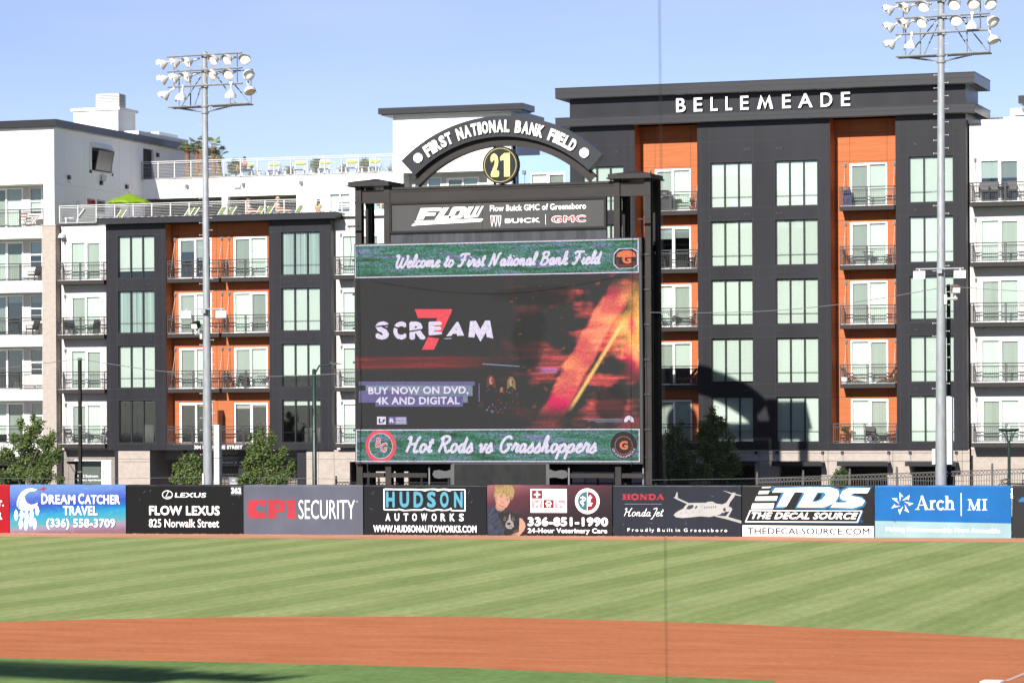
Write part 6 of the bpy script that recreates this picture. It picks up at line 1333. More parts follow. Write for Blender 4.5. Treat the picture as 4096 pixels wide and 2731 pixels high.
def tower(label, Y, base_u, top_uv, ground_z, r0, r1, arms, plat, rot, lamps, mapf, box_list, flood_z):
    xb, _ = at(*base_u, Y); xt, zt = at(*top_uv, Y)
    t = thing('light_tower', label, 'light tower', (xb, Y, 0), 0, 'stadium light towers')
    bs = (xb, Y, 0); H = zt
    def px_(z): return xb + (xt - xb) * z / H
    b = MB(); zz = [0, 9.5, 9.5, H]; rr_ = [r0, r0 + (r1 - r0) * .42, r0 + (r1 - r0) * .44 - .012, r1]
    vs = []; n = 20
    b.lathe([(r0, 0), (rr_[1], 9.5)], n=n); b.lathe([(rr_[1], 9.5), (rr_[2], 9.5)], n=n); b.lathe([(rr_[2], 9.5), (r1, H - .02), (r1 * .8, H), (0, H)], n=n)
    b.v = [(x + (xt - xb) * z / H, y, z) for x, y, z in b.v]
    b.obj('pole', M_STEEL, t)
    pg = MB(); pg.tube([(-.02, -.02, 0), (.17, -.02, 0)], .012, 5); pg.box(.148, .172, -.04, 0, -.03, .03); pg = pg.mesh('climbing_peg', M_RAILW); z = 4.0
    while z < H - .3:
        for s in (-1, 1):
            o = put('climbing_peg', pg, t, (px_(z) - xb + s * (r0 + (r1 - r0) * z / H), 0, z + .12 * s)); o.scale = (s, 1, 1)
        z += .62
    dx, dy = math.cos(rot), math.sin(rot)
    def bar2(b, xa, xc, z, w, yo=0): b.bar((xa - xb, (xa - px_(z)) * dy / dx + yo, z), (xc - xb, (xc - px_(z)) * dy / dx + yo, z), w)
    for (xa, xc, z) in arms:
        b = MB(); bar2(b, xa, xc, z, .08, -.28); rad = r0 + (r1 - r0) * z / H; b.tube([(px_(z) - xb, 0, z - .12), (px_(z) - xb, 0, z + .12)], rad + .03, 16); b.box(px_(z) - xb + .1, px_(z) - xb + rad + .1, -.3, -.1, z - .1, z + .1)
        b.obj('crossarm', M_STEEL, t)
    xa, xc, z = plat; b = MB(); n = 24
    for s0, s1 in ((xa, px_(z) - .25), (px_(z) + .25, xc)):
        for yo in (-.28, .42): bar2(b, s0, s1, z, .06, yo)
        for i in range(n): x = s0 + (s1 - s0) * (i + .5) / n; yo = (x - px_(z)) * dy / dx; b.box(x - xb - .03, x - xb + .03, yo - .26, yo + .42, z - .015, z + .015)
        b.bar((s0 - xb, (s0 - px_(z)) * dy / dx + .4, z), (s0 - xb, (s0 - px_(z)) * dy / dx + .4, arms[1][2]), .05) if False else None
    for x in (xa + .35, (xa + px_(z)) / 2, (xc + px_(z)) / 2, xc - .1):
        yo = (x - px_(z)) * dy / dx + .38; b.bar((x - xb, yo, z), (x - xb, yo, arms[1][2]), .05)
    zt2 = arms[1][2] - .05
    for x0_, x1_ in ((xa + .4, px_(z) - .25), (xa + 1.2, px_(z) - .1), (px_(z) + .35, xc - .9), (px_(z) + .9, xc - .1)):
        lo, hi = (x0_, x1_) if x0_ < px_(z) else (x1_, x0_); b.bar((lo - xb, (lo - px_(z)) * dy / dx + .4, z), (hi - xb, (hi - px_(z)) * dy / dx + .4, zt2), .045)
    for s in (-1, 1):
        xe = px_(z) + s * 1.55; b.bar((xe - xb, (xe - px_(z)) * dy / dx + .1, z - .04), (px_(z) + s * .1 - xb, 0, z - .3), .06)
    bar2(b, xa + .2, xc, arms[1][2] - .06, .05, .4)
    b.tube([(px_(z) - xb, 0, z - .38), (px_(z) - xb, 0, z - .28)], r1 + .07, 14); b.tube([(px_(z) - xb, 0, z - .06), (px_(z) - xb, 0, z + .06)], r1 + .07, 14)
    b.obj('service_platform', M_STEEL, t)
    b = MB()
    for x in (arms[0][0] + .35, arms[0][1] - .3): b.bar((x - xb, (x - px_(z)) * dy / dx - .2, arms[0][2]), (x - xb, (x - px_(z)) * dy / dx - .2, arms[2][2]), .04)
    b.obj('rack_upright', M_STEELD, t)
    for (x, y, yaw, pitch, pink) in lamps:
        u, v = mapf(x, y); X, Z = at(u, v, Y - .45); flood(t, bs, X, Z, yaw, pitch, pink, Y - .45 + (X - px_(Z)) * dy / dx)
    fz = flood_z; b = MB(); w = 1.15
    b.box(px_(fz) - xb - w, px_(fz) - xb + w, -.34, -.28, fz + .28, fz + .34); b.box(px_(fz) - xb - .12, px_(fz) - xb + .12, -.42, -.2, fz + .08, fz + .26)
    b.obj('bracket_arm', M_STEEL, t)
    for s in (-1, 1):
        b = MB(); cx_ = px_(fz) - xb + s * (w - .18); b.add([(cx_ - .28, -.45, fz - .16), (cx_ + .28, -.45, fz - .16), (cx_ + .28, -.40, fz + .2), (cx_ - .28, -.40, fz + .2), (cx_ - .2, -.2, fz - .1), (cx_ + .2, -.2, fz - .1), (cx_ + .2, -.2, fz + .2), (cx_ - .2, -.2, fz + .2)], [(0, 1, 2, 3), (5, 4, 7, 6), (1, 5, 6, 2), (4, 0, 3, 7), (3, 2, 6, 7), (4, 5, 1, 0)], 0)
        b.quad((cx_ - .23, -.456, fz - .12), (cx_ + .23, -.456, fz - .12), (cx_ + .23, -.41, fz + .16), (cx_ - .23, -.41, fz + .16), 1); b.box(cx_ - .02, cx_ + .02, -.36, -.3, fz + .2, fz + .3, 0)
        b.obj('box_floodlight', [M_ALU, M_LAMPIN], t)
    for (r_, x0_, y0_, x1_, y1_, m_) in box_list:
        a = at(*r_(x0_, y0_), Y - .2); c = at(*r_(x1_, y1_), Y - .2); b = MB()
        zlo = max(0.0, c[1]); zhi = a[1]; k = max(1, round((zhi - zlo) / 1.7)); hh = (zhi - zlo) / k
        for i in range(k): b.box(a[0] - xb, c[0] - xb, -.3, .05, zlo + i * hh + .012, zlo + (i + 1) * hh - .012)
        b.obj('control_cabinet', m_, t)
    return t, px_, bs
M_CAB = mat('cabinet_pale_grey', (.52, .53, .52), .5)
mL = lambda x, y: (580 + x / 4.704, 180 + y / 4.704)
YP = 143.5
def ar(xa, ya, xb_, yb_, m_, Y): p, q = at(*m_(xa, ya), Y), at(*m_(xb_, yb_), Y); return (p[0], q[0], (p[1] + q[1]) / 2)
Z_L = [(285, 360, -80, 20, 0), (530, 345, -62, 22, 1), (790, 330, -45, 20, 0), (1300, 295, -25, 18, 1), (1570, 290, -20, 18, 1), (1915, 280, 12, 18, 0),
       (300, 650, -82, 25, 0), (525, 630, -66, 25, 0), (775, 610, -45, 22, 0), (1280, 570, -30, 20, 1), (1600, 565, -5, 18, 1), (1985, 575, 35, 25, 0),
       (330, 950, -80, 35, 0), (665, 990, -30, 78, 0), (1635, 950, 5, 82, 0), (2010, 875, 40, 48, 1)]
tL, pxL, bsL = tower('galvanised light tower nearer the pool terrace with sixteen floodlights on three crossarms', YP, (833, 1930), (818, 208), 0, .27, .135,
      [ar(435, 240, 1895, 158, mL, YP), ar(435, 520, 1900, 440, mL, YP), ar(445, 805, 1905, 735, mL, YP)], ar(445, 1185, 2010, 1110, mL, YP), R(-5.2), Z_L, mL,
      [(r4, 368, 1208, 400, 1590, M_CAB), (r4, 302, 1485, 312, 1590, M_CAB)], at(*r4(300, 585), YP)[1])
mR = lambda x, y: (3480 + x / 3.818, y / 3.818)
Z_R = [(265, 150, -75, 22, 0), (530, 125, -55, 22, 1), (820, 105, -18, 18, 0), (1295, 80, -10, 18, 0), (1590, 70, 8, 18, 1), (1850, 75, 22, 18, 0),
       (275, 415, -75, 25, 0), (515, 370, -58, 22, 1), (790, 350, -22, 18, 0), (1325, 320, 0, 18, 0), (1565, 410, 5, 80, 0), (1880, 340, 35, 28, 0),
       (290, 680, -78, 38, 0), (610, 700, -30, 78, 0), (1895, 620, 42, 55, 0)]
YR = 145.0
tR, pxR, bsR = tower('galvanised light tower in front of the charcoal tower with the rooftop lettering', YR, (3763, 1935), (3764.6, -24), 0, .29, .15,
      [ar(400, 45, 1480, -18, mR, YR)[:1] + (at(*mR(1800, -30), YR)[0], at(*mR(1090, 12), YR)[1]), ar(400, 292, 1850, 222, mR, YR), ar(400, 542, 1820, 470, mR, YR)], ar(400, 875, 1850, 808, mR, YR), R(-4.5), Z_R, mR,
      [(r8, 1897, 715, 1930, 1116, M_CAB), (r8, 1812, 1022, 1832, 1116, M_CAB)], at(*r7(1845, 1255), YR)[1])
for t, px_, bs, (r_, x, y), Y, col in ((tL, pxL, bsL, (r4, 265, 642), YP, M_BLACKST), (tR, pxR, bsR, (r8, 1945, 82), YR, mat('lamp_bronze', (.16, .12, .09), .5))):
    X, Z = at(*r_(x, y), Y - .4); b = MB(); s0 = 0
    b.add([(-.22, -.2, -.16), (.22, -.2, -.16), (.22, -.2, .16), (-.22, -.2, .16), (-.15, .15, -.1), (.15, .15, -.1), (.15, .15, .18), (-.15, .15, .18)], [(0, 1, 2, 3), (5, 4, 7, 6), (1, 5, 6, 2), (4, 0, 3, 7), (3, 2, 6, 7), (4, 5, 1, 0)], 0); b.quad((-.18, -.206, -.12), (.18, -.206, -.12), (.18, -.206, .12), (-.18, -.206, .12), 1)
    s = 1 if X > px_(Z) else -1
    b.move(Matrix.Translation((X - bs[0], -.4, Z)) @ Matrix.Rotation(R(30 if s > 0 else -15), 4, 'Z') @ Matrix.Rotation(R(20), 4, 'X'))
    b.tube([(X - bs[0], -.35, Z - .15), (X - bs[0], -.35, Z - .42)], .05, 8, 2); b.bar((X - bs[0] + s * .1, -.35, Z - .45), (px_(Z) - bs[0] + s * .2, -.1, Z - .45), .09, 2); b.box(px_(Z) - bs[0] + s * .18, px_(Z) - bs[0] + s * .3, -.2, .0, Z - .7, Z - .25, 2)
    b.obj('spotlight', [col, M_LAMPIN, M_ALU], t)

# ================================================================== NET POSTS AND BARRIER NETS
def net_post(label, x, y, w, h):
    t = thing('net_post', label, 'post', (x, y, 0), 0, 'dark posts carrying the barrier nets')
    b = MB(); b.box(-w / 2, w / 2, -.02, .02, 0, h); b.box(-w / 2, w / 2, .12, .15, 0, h); b.box(-.02, .02, .02, .12, 0, h); b.obj('post', M_BLACKST, t)
    b = MB()
    for z in (h - .1, h * .6, 2.9): b.box(-w / 2 - .03, w / 2 + .03, -.05, .05, z, z + .07)
    b.obj('cable_clamp', M_STEELD, t); return t
xp1, zp1 = at(*r2(523, 712), 145.5); xp2, zp2 = at(*r8(1905, 55), 146.5)
net_post('dark steel net post before the white bay with the poster window', xp1, 145.5, .15, zp1)
net_post('dark steel net post close behind the galvanised tower with pale cabinets', xp2, 146.5, .16, zp2)
def sag(p, q, s, n=14): return [(p[0] + (q[0] - p[0]) * i / n, p[1] + (q[1] - p[1]) * i / n, p[2] + (q[2] - p[2]) * i / n - s * math.sin(math.pi * i / n)) for i in range(n + 1)]
def net(label, runs, step=.13):
    t = thing('barrier_net', label, 'net', runs[0][0], 0, 'thin black barrier nets above the outfield wall'); o0 = Vector(runs[0][0])
    bc, bn = MB(), MB()
    for p, q, s, zb in runs:
        P = [Vector(a) - o0 for a in sag(p, q, s, 20)]; bc.tube([tuple(a) for a in P], .016, 5)
        L = (Vector(q) - Vector(p)).length; n = int(L / step)
        for i in range(n + 1):
            f = i / n * 20; j = min(19, int(f)); top = P[j].lerp(P[j + 1], f - j) - Vector((0, 0, .25)); z0 = zb - o0.z; d = .0009
            bn.add([(top.x - d, top.y, z0), (top.x + d, top.y, z0), (top.x + d, top.y, top.z), (top.x - d, top.y, top.z)], [(0, 1, 2, 3)])
        z = zb - o0.z + step; ztop = min(P[0].z, P[-1].z) - .3
        while z < max(P[0].z, P[-1].z) - .3:
            seg = [a for a in P if a.z - .25 > z]
            if len(seg) > 1: a, c = seg[0], seg[-1]; bn.add([(a.x, a.y, z - .0009), (c.x, c.y, z - .0009), (c.x, c.y, z + .0009), (a.x, a.y, z + .0009)], [(0, 1, 2, 3)])
            z += step
        zs = zb + .25 - o0.z; b2 = MB(); b2.tube([(P[0].x, P[0].y, zs), (P[10].x, P[10].y, zs + .12), (P[-1].x, P[-1].y, zs)], .010, 4); b2.obj('net_cable', M_STEELD, t); bc.obj('net_cable', M_STEELD, t); bc = MB()
    bn.obj('netting', mat('net_cord', (.03, .03, .03), .9), t)
net('fine black barrier net strung from the post at the poster window to the video scoreboard', [((xp1 - 22, 144.4, zp1 - .9), (xp1, 145.5, zp1 - .05), .5, 2.3), ((xp1, 145.5, zp1 - .05), (-58.2, 147.4, zp1 - .9), .5, 2.3)])
net('fine black barrier net strung from the scoreboard past the post with pale cabinets', [((-42.0, 147.2, at(*r8(180, 220), 147.2)[1]), (xp2, 146.5, zp2 - .1), .45, 2.3), ((xp2, 146.5, zp2 - .1), (xp2 + 14, 146.2, zp2 - .4), .3, 2.3)])

# ================================================================== STREET LAMPS
M_GREENP = mat('dark_green_paint', (.008, .028, .021), .4)
def bowl_lamp(label, x, y, h):
    t = thing('street_lamp', label, 'street lamp', (x, y, 0), 0, 'dark green street lamps')
    b = MB(); b.lathe([(.16, 0), (.16, .5), (.11, .6), (.085, 1.2), (.075, h - .7)], n=12); b.obj('post', M_GREENP, t)
    b = MB(); b.lathe([(.10, h - .16), (.48, h - .12), (.52, h - .02), (.50, h), (.0, h + .02)], n=20)
    for i in range(4): a = i * math.pi / 2 + .6; b.tube([(0, 0, h - .72), (.30 * math.cos(a), .30 * math.sin(a), h - .2), (.36 * math.cos(a), .36 * math.sin(a), h - .1)], .022, 5)
    b.obj('lamp_head', M_GREENP, t); b = MB(); b.lathe([(.07, h + .01), (.07, h + .09), (0, h + .13)], n=10); b.obj('photocell', M_WHITEP, t); return t
rz = crop(0, 1600, 4.356)
x, z = at(*rz(1320, 1065), 155); bowl_lamp('dark green street lamp half hidden by the dark net post', x, 155, z)
x, z = at(*r8(2263, 905), 152); bowl_lamp('dark green street lamp before the beige wall and spiked fence', x, 152, z)
rs = crop(2560, 1560, 3.178)
x, z = at(*rs(405, 680), 163); bowl_lamp('dark green street lamp in shade among the thin trees beside the scoreboard', x, 163, z)
x, z = at(*rs(1100, 650), 163); bowl_lamp('dark green street lamp in shade behind the spiky topped tree beside the scoreboard', x, 163, z)
x, z = at(*r4(936, 895), 152); t = thing('street_lamp', 'dark green street lamp with a curved arm and flat head before the lone charcoal bay', 'street lamp', (x, 152, 0), 0, 'dark green street lamps')
b = MB(); b.lathe([(.18, 0), (.13, .5), (.11, z), (.0, z + .05)], n=12); b.obj('post', M_GREENP, t)
xe, ze = at(*r4(1040, 858), 152); b = MB(); b.tube([(0, 0, z - .3), (.3, 0, z + .2), (.8, 0, ze - .12), (xe - x, 0, ze)], .05, 8); b.obj('lamp_arm', M_GREENP, t)
b = MB(); b.add([(xe - x - .1, -.12, ze - .06), (xe - x + .55, -.05, ze - .1), (xe - x + .55, .05, ze - .1), (xe - x - .1, .12, ze - .06), (xe - x - .1, -.12, ze + .08), (xe - x + .5, -.05, ze - .05), (xe - x + .5, .05, ze - .05), (xe - x - .1, .12, ze + .08)], [(3, 2, 1, 0), (4, 5, 6, 7), (0, 1, 5, 4), (1, 2, 6, 5), (2, 3, 7, 6), (3, 0, 4, 7)]); b.obj('lamp_head', M_GREENP, t)

# ================================================================== ORNAMENTAL IRON FENCE along the rising street
def ztop(x): return 2.14 + (x + 45.7) * .0365
def iron_fence(label, xa, xb, y, zf, m_, base=-.0):
    t = thing('iron_fence', label, 'fence', ((xa + xb) / 2, y, 0)); ox = (xa + xb) / 2
    b = MB()
    for dz in (-.06, -.30): b.add([(xa - ox, -.02, zf(xa) + dz - .02), (xb - ox, -.02, zf(xb) + dz - .02), (xb - ox, .02, zf(xb) + dz - .02), (xa - ox, .02, zf(xa) + dz - .02), (xa - ox, -.02, zf(xa) + dz + .02), (xb - ox, -.02, zf(xb) + dz + .02), (xb - ox, .02, zf(xb) + dz + .02), (xa - ox, .02, zf(xa) + dz + .02)], [(3, 2, 1, 0), (4, 5, 6, 7), (0, 1, 5, 4), (1, 2, 6, 5), (2, 3, 7, 6), (3, 0, 4, 7)])
    b.obj('rail', m_, t); b = MB(); x = xa
    while x < xb: b.box(x - ox - .012, x - ox + .012, -.012, .012, base, zf(x) - .30); x += .135
    b.obj('pickets', m_, t); b = MB(); x = xa + .08
    while x < xb: ribbon(b, [(x - ox + .085 * math.cos(a), zf(x) - .18 + .085 * math.sin(a)) for a in [i * math.pi / 5 for i in range(11)]], .032, -.005); x += .2
    b.obj('ring_frieze', m_, t); x = xa
    while x <= xb + .01:
        b = MB(); z = zf(x); b.box(-.05, .05, -.05, .05, base, z + .08); b.lathe([(.075, z + .08), (.075, z + .12), (.03, z + .14), (.065, z + .2), (.05, z + .26), (0, z + .31)], n=8); b.obj('post', m_, t, (x - ox, 0, 0)); x += 2.55
M_FENCE = mat('fence_bronze', (.075, .068, .062), .5)
iron_fence('bronze ornamental iron fence with a ring frieze climbing the street under the charcoal tower', -45.4, -20, 162, ztop, M_FENCE)
iron_fence('black ornamental iron fence with a ring frieze seen under the video screen', -64, -46.0, 160, lambda x: 2.12, M_BLACKST)

# ================================================================== TREES
def leaf_mat(name, a, c, tr=.25):
    m = bpy.data.materials.new(name); m.use_nodes = True; n = m.node_tree; p = n.nodes['Principled BSDF']; p.inputs['Roughness'].default_value = .45
    tc = n.nodes.new('ShaderNodeTexCoord'); no = n.nodes.new('ShaderNodeTexNoise'); no.inputs['Scale'].default_value = 2.2; no.inputs['Detail'].default_value = 4
    r = n.nodes.new('ShaderNodeValToRGB'); r.color_ramp.elements[0].position = .32; r.color_ramp.elements[1].position = .68; r.color_ramp.elements[0].color = (*a, 1); r.color_ramp.elements[1].color = (*c, 1)
    n.links.new(tc.outputs['Object'], no.inputs[0]); n.links.new(no.outputs['Fac'], r.inputs[0]); n.links.new(r.outputs[0], p.inputs['Base Color'])
    t = n.nodes.new('ShaderNodeBsdfTranslucent'); n.links.new(r.outputs[0], t.inputs[0]); x = n.nodes.new('ShaderNodeMixShader'); x.inputs[0].default_value = tr
    n.links.new(p.outputs[0], x.inputs[1]); n.links.new(t.outputs[0], x.inputs[2]); n.links.new(x.outputs[0], n.nodes['Material Output'].inputs[0]); return m
M_LEAF = leaf_mat('sweetgum_leaves', (.055, .095, .020), (.150, .205, .055), .35); M_LEAFY = leaf_mat('yellow_green_leaves', (.05, .085, .018), (.12, .16, .045)); M_LEAFD = leaf_mat('box_leaves', (.025, .055, .012), (.06, .105, .025))
M_BARK = mat('grey_brown_bark', (.11, .085, .065), .9, 0, .3, (8, 8, 2))
def crown(lobes, n, size, rng):
    """leaves gathered in small sprigs through each lobe's volume: lobes = (x, y, z, rx, ry, rz)"""
    b = MB(); vol = [l[3] * l[5] for l in lobes]; tot = sum(vol)
    for l, v in zip(lobes, vol):
        k = max(6, int(n * v / tot / 7))
        for _ in range(k):
            while True:
                p = Vector((rng.uniform(-1, 1), rng.uniform(-1, 1), rng.uniform(-1, 1)))
                if .25 < p.length <= 1: break
            if rng.random() < .6: p = p.normalized() * rng.uniform(.7, 1.05)
            c = Vector((l[0] + p.x * l[3], l[1] + p.y * l[4], l[2] + p.z * l[5]))
            d = (p.normalized() + Vector((0, -.2, .5))).normalized()
            for j in range(7):
                q = c + Vector((rng.gauss(0, 1), rng.gauss(0, 1), rng.gauss(0, 1))) * size * 1.1
                nrm = (d * .7 + Vector((rng.uniform(-1, 1), rng.uniform(-1, 1), rng.uniform(-1, 1)))).normalized()
                a = nrm.cross(Vector((rng.uniform(-1, 1), rng.uniform(-1, 1), rng.uniform(-1, 1)))).normalized(); e = nrm.cross(a); s = size * rng.uniform(.6, 1.15)
                b.add([tuple(q - a * s), tuple(q - e * s * .55 + nrm * s * .15), tuple(q + a * s), tuple(q + e * s * .55 + nrm * s * .15)], [(0, 1, 2, 3)])
    return b
def tree(label, lobes_px, Y, ground=0.0, n=7000, size=.085, m_=None, name='young_tree', seed=1, depth=.8, trunk=True):
    """lobes_px: (u, v, half width px, half height px) read off the photograph and given depth"""
    rng = random.Random(seed); lob = []
    for u, v, hw, hh in lobes_px:
        x, z = at(u, v, Y); k = Y / 12300 * 1.055; lob.append([x, rng.uniform(-.5, .5) * hw * k * depth, z, hw * k * .80, hw * k * depth * .75, hh * k * .82])
    bx = sum(l[0] * l[3] for l in lob) / sum(l[3] for l in lob)
    t = thing(name, label, 'tree' if trunk else 'shrub', (bx, Y, ground), 0)
    loc = [(l[0] - bx, l[1], l[2] - ground, l[3], l[4], l[5]) for l in lob]
    crown(loc, n, size, rng).obj('crown', m_ or M_LEAF, t)
    b = MB(); top = max(l[2] for l in loc); low = min(l[2] - l[5] for l in loc)
    b.tube([(0, 0, 0), (.03, 0, top * .3), (-.04, .03, top * .6), (loc[0][0] * .7, loc[0][1], top * .95)], .09 if trunk else .05, 8, r2=.02)
    for l in loc[1:]: b.tube([(0, 0, max(.1, l[2] - abs(l[0]) - l[5] * .9)), (l[0] * .5, l[1] * .5, l[2] - l[5] * .5), (l[0], l[1], l[2])], .035, 6, r2=.008)
    b.obj('trunk' if trunk else 'stem', M_BARK, t); return t
Q = lambda r_, *L: [(*r_(x, y), hw / s, hh / s) for (x, y, hw, hh), s in zip(L, [SCL[r_]] * len(L))]
SCL = {rz: 4.356}; rq = crop(620, 1700, 2.94); SCL[rq] = 2.94; SCL[rs] = 3.178; SCL[r8] = 1.4737
tree('leafy green tree with pointed tops before the white loggias and beige pier', Q(rz, (585, 330, 60, 110), (365, 420, 70, 110), (690, 440, 80, 120), (550, 560, 170, 150), (910, 640, 75, 110), (240, 650, 80, 90), (430, 740, 230, 170), (760, 760, 190, 150), (1010, 920, 100, 120), (130, 960, 170, 170), (480, 1000, 300, 220), (850, 1020, 220, 180), (300, 1250, 280, 200), (700, 1300, 330, 200), (1030, 1390, 90, 90), (80, 1330, 120, 130)), 152, n=11000, size=.085, seed=3)
tree('thin airy young tree hugging the galvanised pole by the garage grilles', Q(rq, (430, 400, 60, 60), (320, 400, 50, 50), (510, 440, 60, 80), (250, 500, 60, 60), (400, 520, 120, 90), (500, 580, 80, 90), (300, 620, 120, 80), (450, 650, 120, 70), (230, 640, 60, 60)), 158, n=2000, size=.085, m_=M_LEAF, seed=5)
tree('bright leafy young tree with spiky tops under the street number lettering', Q(rq, (1245, 40, 20, 50), (1230, 120, 50, 70), (1140, 130, 40, 40), (1370, 90, 26, 60), (1380, 180, 60, 80), (1230, 220, 80, 80), (1110, 290, 40, 60), (1280, 310, 140, 90), (1500, 330, 50, 90), (1190, 400, 150, 90), (1420, 420, 120, 80), (1080, 480, 80, 80), (1600, 470, 40, 70), (1320, 520, 220, 90), (1560, 570, 90, 70), (1150, 610, 160, 90), (1440, 640, 200, 90), (1030, 660, 60, 50)), 156, n=6500, size=.085, seed=8)
tree('shaded thin young tree with drooping leaves right against the scoreboard frame', Q(rs, (525, 430, 35, 40), (480, 520, 80, 80), (380, 580, 80, 60), (420, 640, 140, 50), (600, 680, 100, 60), (300, 700, 80, 60), (480, 780, 180, 100), (300, 880, 110, 100), (580, 900, 160, 120), (420, 1030, 190, 120), (260, 1040, 80, 100), (640, 1080, 120, 80)), 160, n=3600, size=.085, m_=M_LEAFY, seed=13)
tree('shaded broad leaved young tree with a spiky leader before the charcoal bay', Q(rs, (920, 270, 35, 70), (880, 360, 80, 60), (980, 400, 90, 60), (830, 460, 100, 60), (1040, 480, 60, 80), (960, 560, 100, 70), (780, 580, 80, 80), (1150, 590, 40, 50), (880, 680, 150, 90), (1100, 720, 110, 80), (780, 800, 90, 70), (960, 850, 190, 110), (1190, 900, 100, 90), (1230, 1000, 80, 60), (1050, 1020, 170, 90), (900, 1090, 120, 60)), 161, n=5200, size=.095, seed=17)
tree('sunlit pale green bush at the foot of the shaded young trees', Q(rs, (800, 980, 110, 60), (720, 1050, 110, 70), (850, 1060, 90, 60), (680, 1100, 60, 50)), 158.5, n=1600, size=.075, m_=M_LEAFY, name='leafy_bush', seed=19, trunk=False)
tree('round clipped green bush behind the bronze iron fence', Q(r8, (1270, 1160, 42, 28), (1268, 1195, 62, 40), (1250, 1225, 55, 30), (1295, 1225, 50, 30), (1268, 1290, 62, 50), (1268, 1370, 50, 50)), 164, n=5200, size=.06, m_=M_LEAFD, name='clipped_bush', seed=23, trunk=False)

# ================================================================== CARS glimpsed behind the wall
def car(label, x, y, rz_, paint, rack=False, z=0.0):
    t = thing('parked_car', label, 'car', (x, y, z), rz_); m_ = mat(paint[0], paint[1], .25, .3, spec=.6)
    prof = [(-2.25, .30), (-2.3, .75), (-2.1, .95), (-1.3, 1.02), (-.75, 1.42), (-.35, 1.52), (.9, 1.52), (1.75, 1.42), (2.15, 1.0), (2.25, .8), (2.25, .32)]
    b = MB(); n = len(prof); W2 = .88
    secs = [(-W2, 0), (-W2 * .93, 1), (W2 * .93, 1), (W2, 0)]
    vs = []
    for s in (-1, -.97, .97, 1):
        for px_, pz in prof: vs.append((px_ * (1 if abs(s) < .99 else .985), s * (W2 if pz < 1.05 else W2 * .80) , pz if abs(s) < .99 else pz - .03 * (pz > .6)))
    for j in range(3): b.add(vs, [(j * n + i, j * n + i + 1, (j + 1) * n + i + 1, (j + 1) * n + i) for i in range(n - 1)], 0, True)
    b.add(vs, [tuple(range(n)), tuple(range(4 * n - 1, 3 * n - 1, -1))], 0); b.v[:] = b.v
    b.obj('body', m_, t)
    b = MB()
    for s in (-1, 1):
        y0 = s * (W2 * .80 + .012)
        for q in ([(-1.05, 1.1), (-.7, 1.40), (-.3, 1.45), (-.3, 1.1)], [(-.22, 1.1), (-.22, 1.46), (.7, 1.46), (.7, 1.1)], [(.78, 1.1), (.78, 1.46), (1.6, 1.36), (1.85, 1.1)]): b.prism(q, min(y0, y0 + s * .01), max(y0, y0 + s * .01))
    b.add([(-1.28, -.62, 1.06), (-1.28, .62, 1.06), (-.80, .58, 1.40), (-.80, -.58, 1.40)], [(0, 3, 2, 1)]); b.v = [(x_ - (.012 if i >= len(b.v) - 4 else 0), y_, z_ + (.012 if i >= len(b.v) - 4 else 0)) for i, (x_, y_, z_) in enumerate(b.v)]
    b.obj('window', mat('car_glass', (.02, .025, .03), .08), t)
    for px_ in (-1.42, 1.42):
        for s in (-1, 1):
            b = MB(); b.lathe([(.0, -.1), (.22, -.1), (.33, -.08), (.33, .08), (.22, .1), (0, .1)], n=18, mtx=Matrix.Rotation(R(90), 3, 'X')); b.obj('wheel', mat('tyre_rubber', (.02, .02, .02), .8), t, (px_, s * .80, .33))
    if rack:
        for s in (-1, 1): b = MB(); b.tube([(-.4, s * .6, 1.53), (-.3, s * .6, 1.6), (1.5, s * .6, 1.58), (1.6, s * .6, 1.5)], .025, 6); b.obj('roof_rail', M_JOINT, t)
        for px_ in (-.1, 1.0):
            b = MB(); b.box(px_ - .03, px_ + .03, -.7, .7, 1.6, 1.64)
            for yy in (-.45, .1): b.tube([(px_ - .15, yy, 1.64), (px_ - .2, yy, 1.78), (px_, yy, 1.84), (px_ + .2, yy, 1.76), (px_ + .12, yy, 1.64)], .035, 6)
            b.obj('bike_rack', M_PATIO, t)
    return t
x, z = at(*r8(2200, 1228), 158.5); car('silver estate car roof with black bike racks behind the azure banner', x + .5, 158.5, 0, ('silver_paint', (.45, .46, .47)), True, z - 1.60)
car('shiny blue car in the dark passage beside the beige pier', -70.1, 174.0, R(90), ('blue_paint', (.10, .17, .30)))
car('dark blue car parked behind the garage grille nearest the tall light pole', -32.3, 173.4, R(90), ('navy_paint', (.05, .07, .13)), False, .35)
car('grey blue car parked behind the garage grille above the round bush', -36.0, 173.4, R(90), ('steel_blue_paint', (.12, .15, .2)), False, .3)

# ================================================================== BALCONY FURNITURE
def bistro_chair():
    t = thing('bistro_chair', '', 'chair'); b = MB(); b.box(-.2, .2, -.2, .2, .43, .46); b.obj('seat', M_PATIO, t)
    b = MB()
    for x in (-.19, .19): b.tube([(x, .18, .45), (x, .24, .65), (x, .27, .86)], .014, 5)
    b.box(-.2, .2, .22, .25, .62, .70); b.box(-.2, .2, .245, .275, .78, .88); b.obj('backrest', M_PATIO, t)
    for x in (-.19, .19):
        b = MB(); b.tube([(x, -.2, 0), (x, .19, .45)], .013, 5); b.obj('leg', M_PATIO, t); b = MB(); b.tube([(x * .95, .25, 0), (x * .95, -.18, .45)], .013, 5); b.obj('leg', M_PATIO, t)
    return t
def bistro_table():
    t = thing('bistro_table', '', 'table'); b = MB(); b.lathe([(0, .70), (.33, .70), (.33, .725), (0, .725)], n=20); b.obj('tabletop', M_PATIO, t)
    for s in (-1, 1):
        for y in (-.2, .2): b = MB(); b.tube([(-.26 * s, y, 0), (.24 * s, y, .70)], .012, 5); b.obj('leg', M_PATIO, t)
    return t
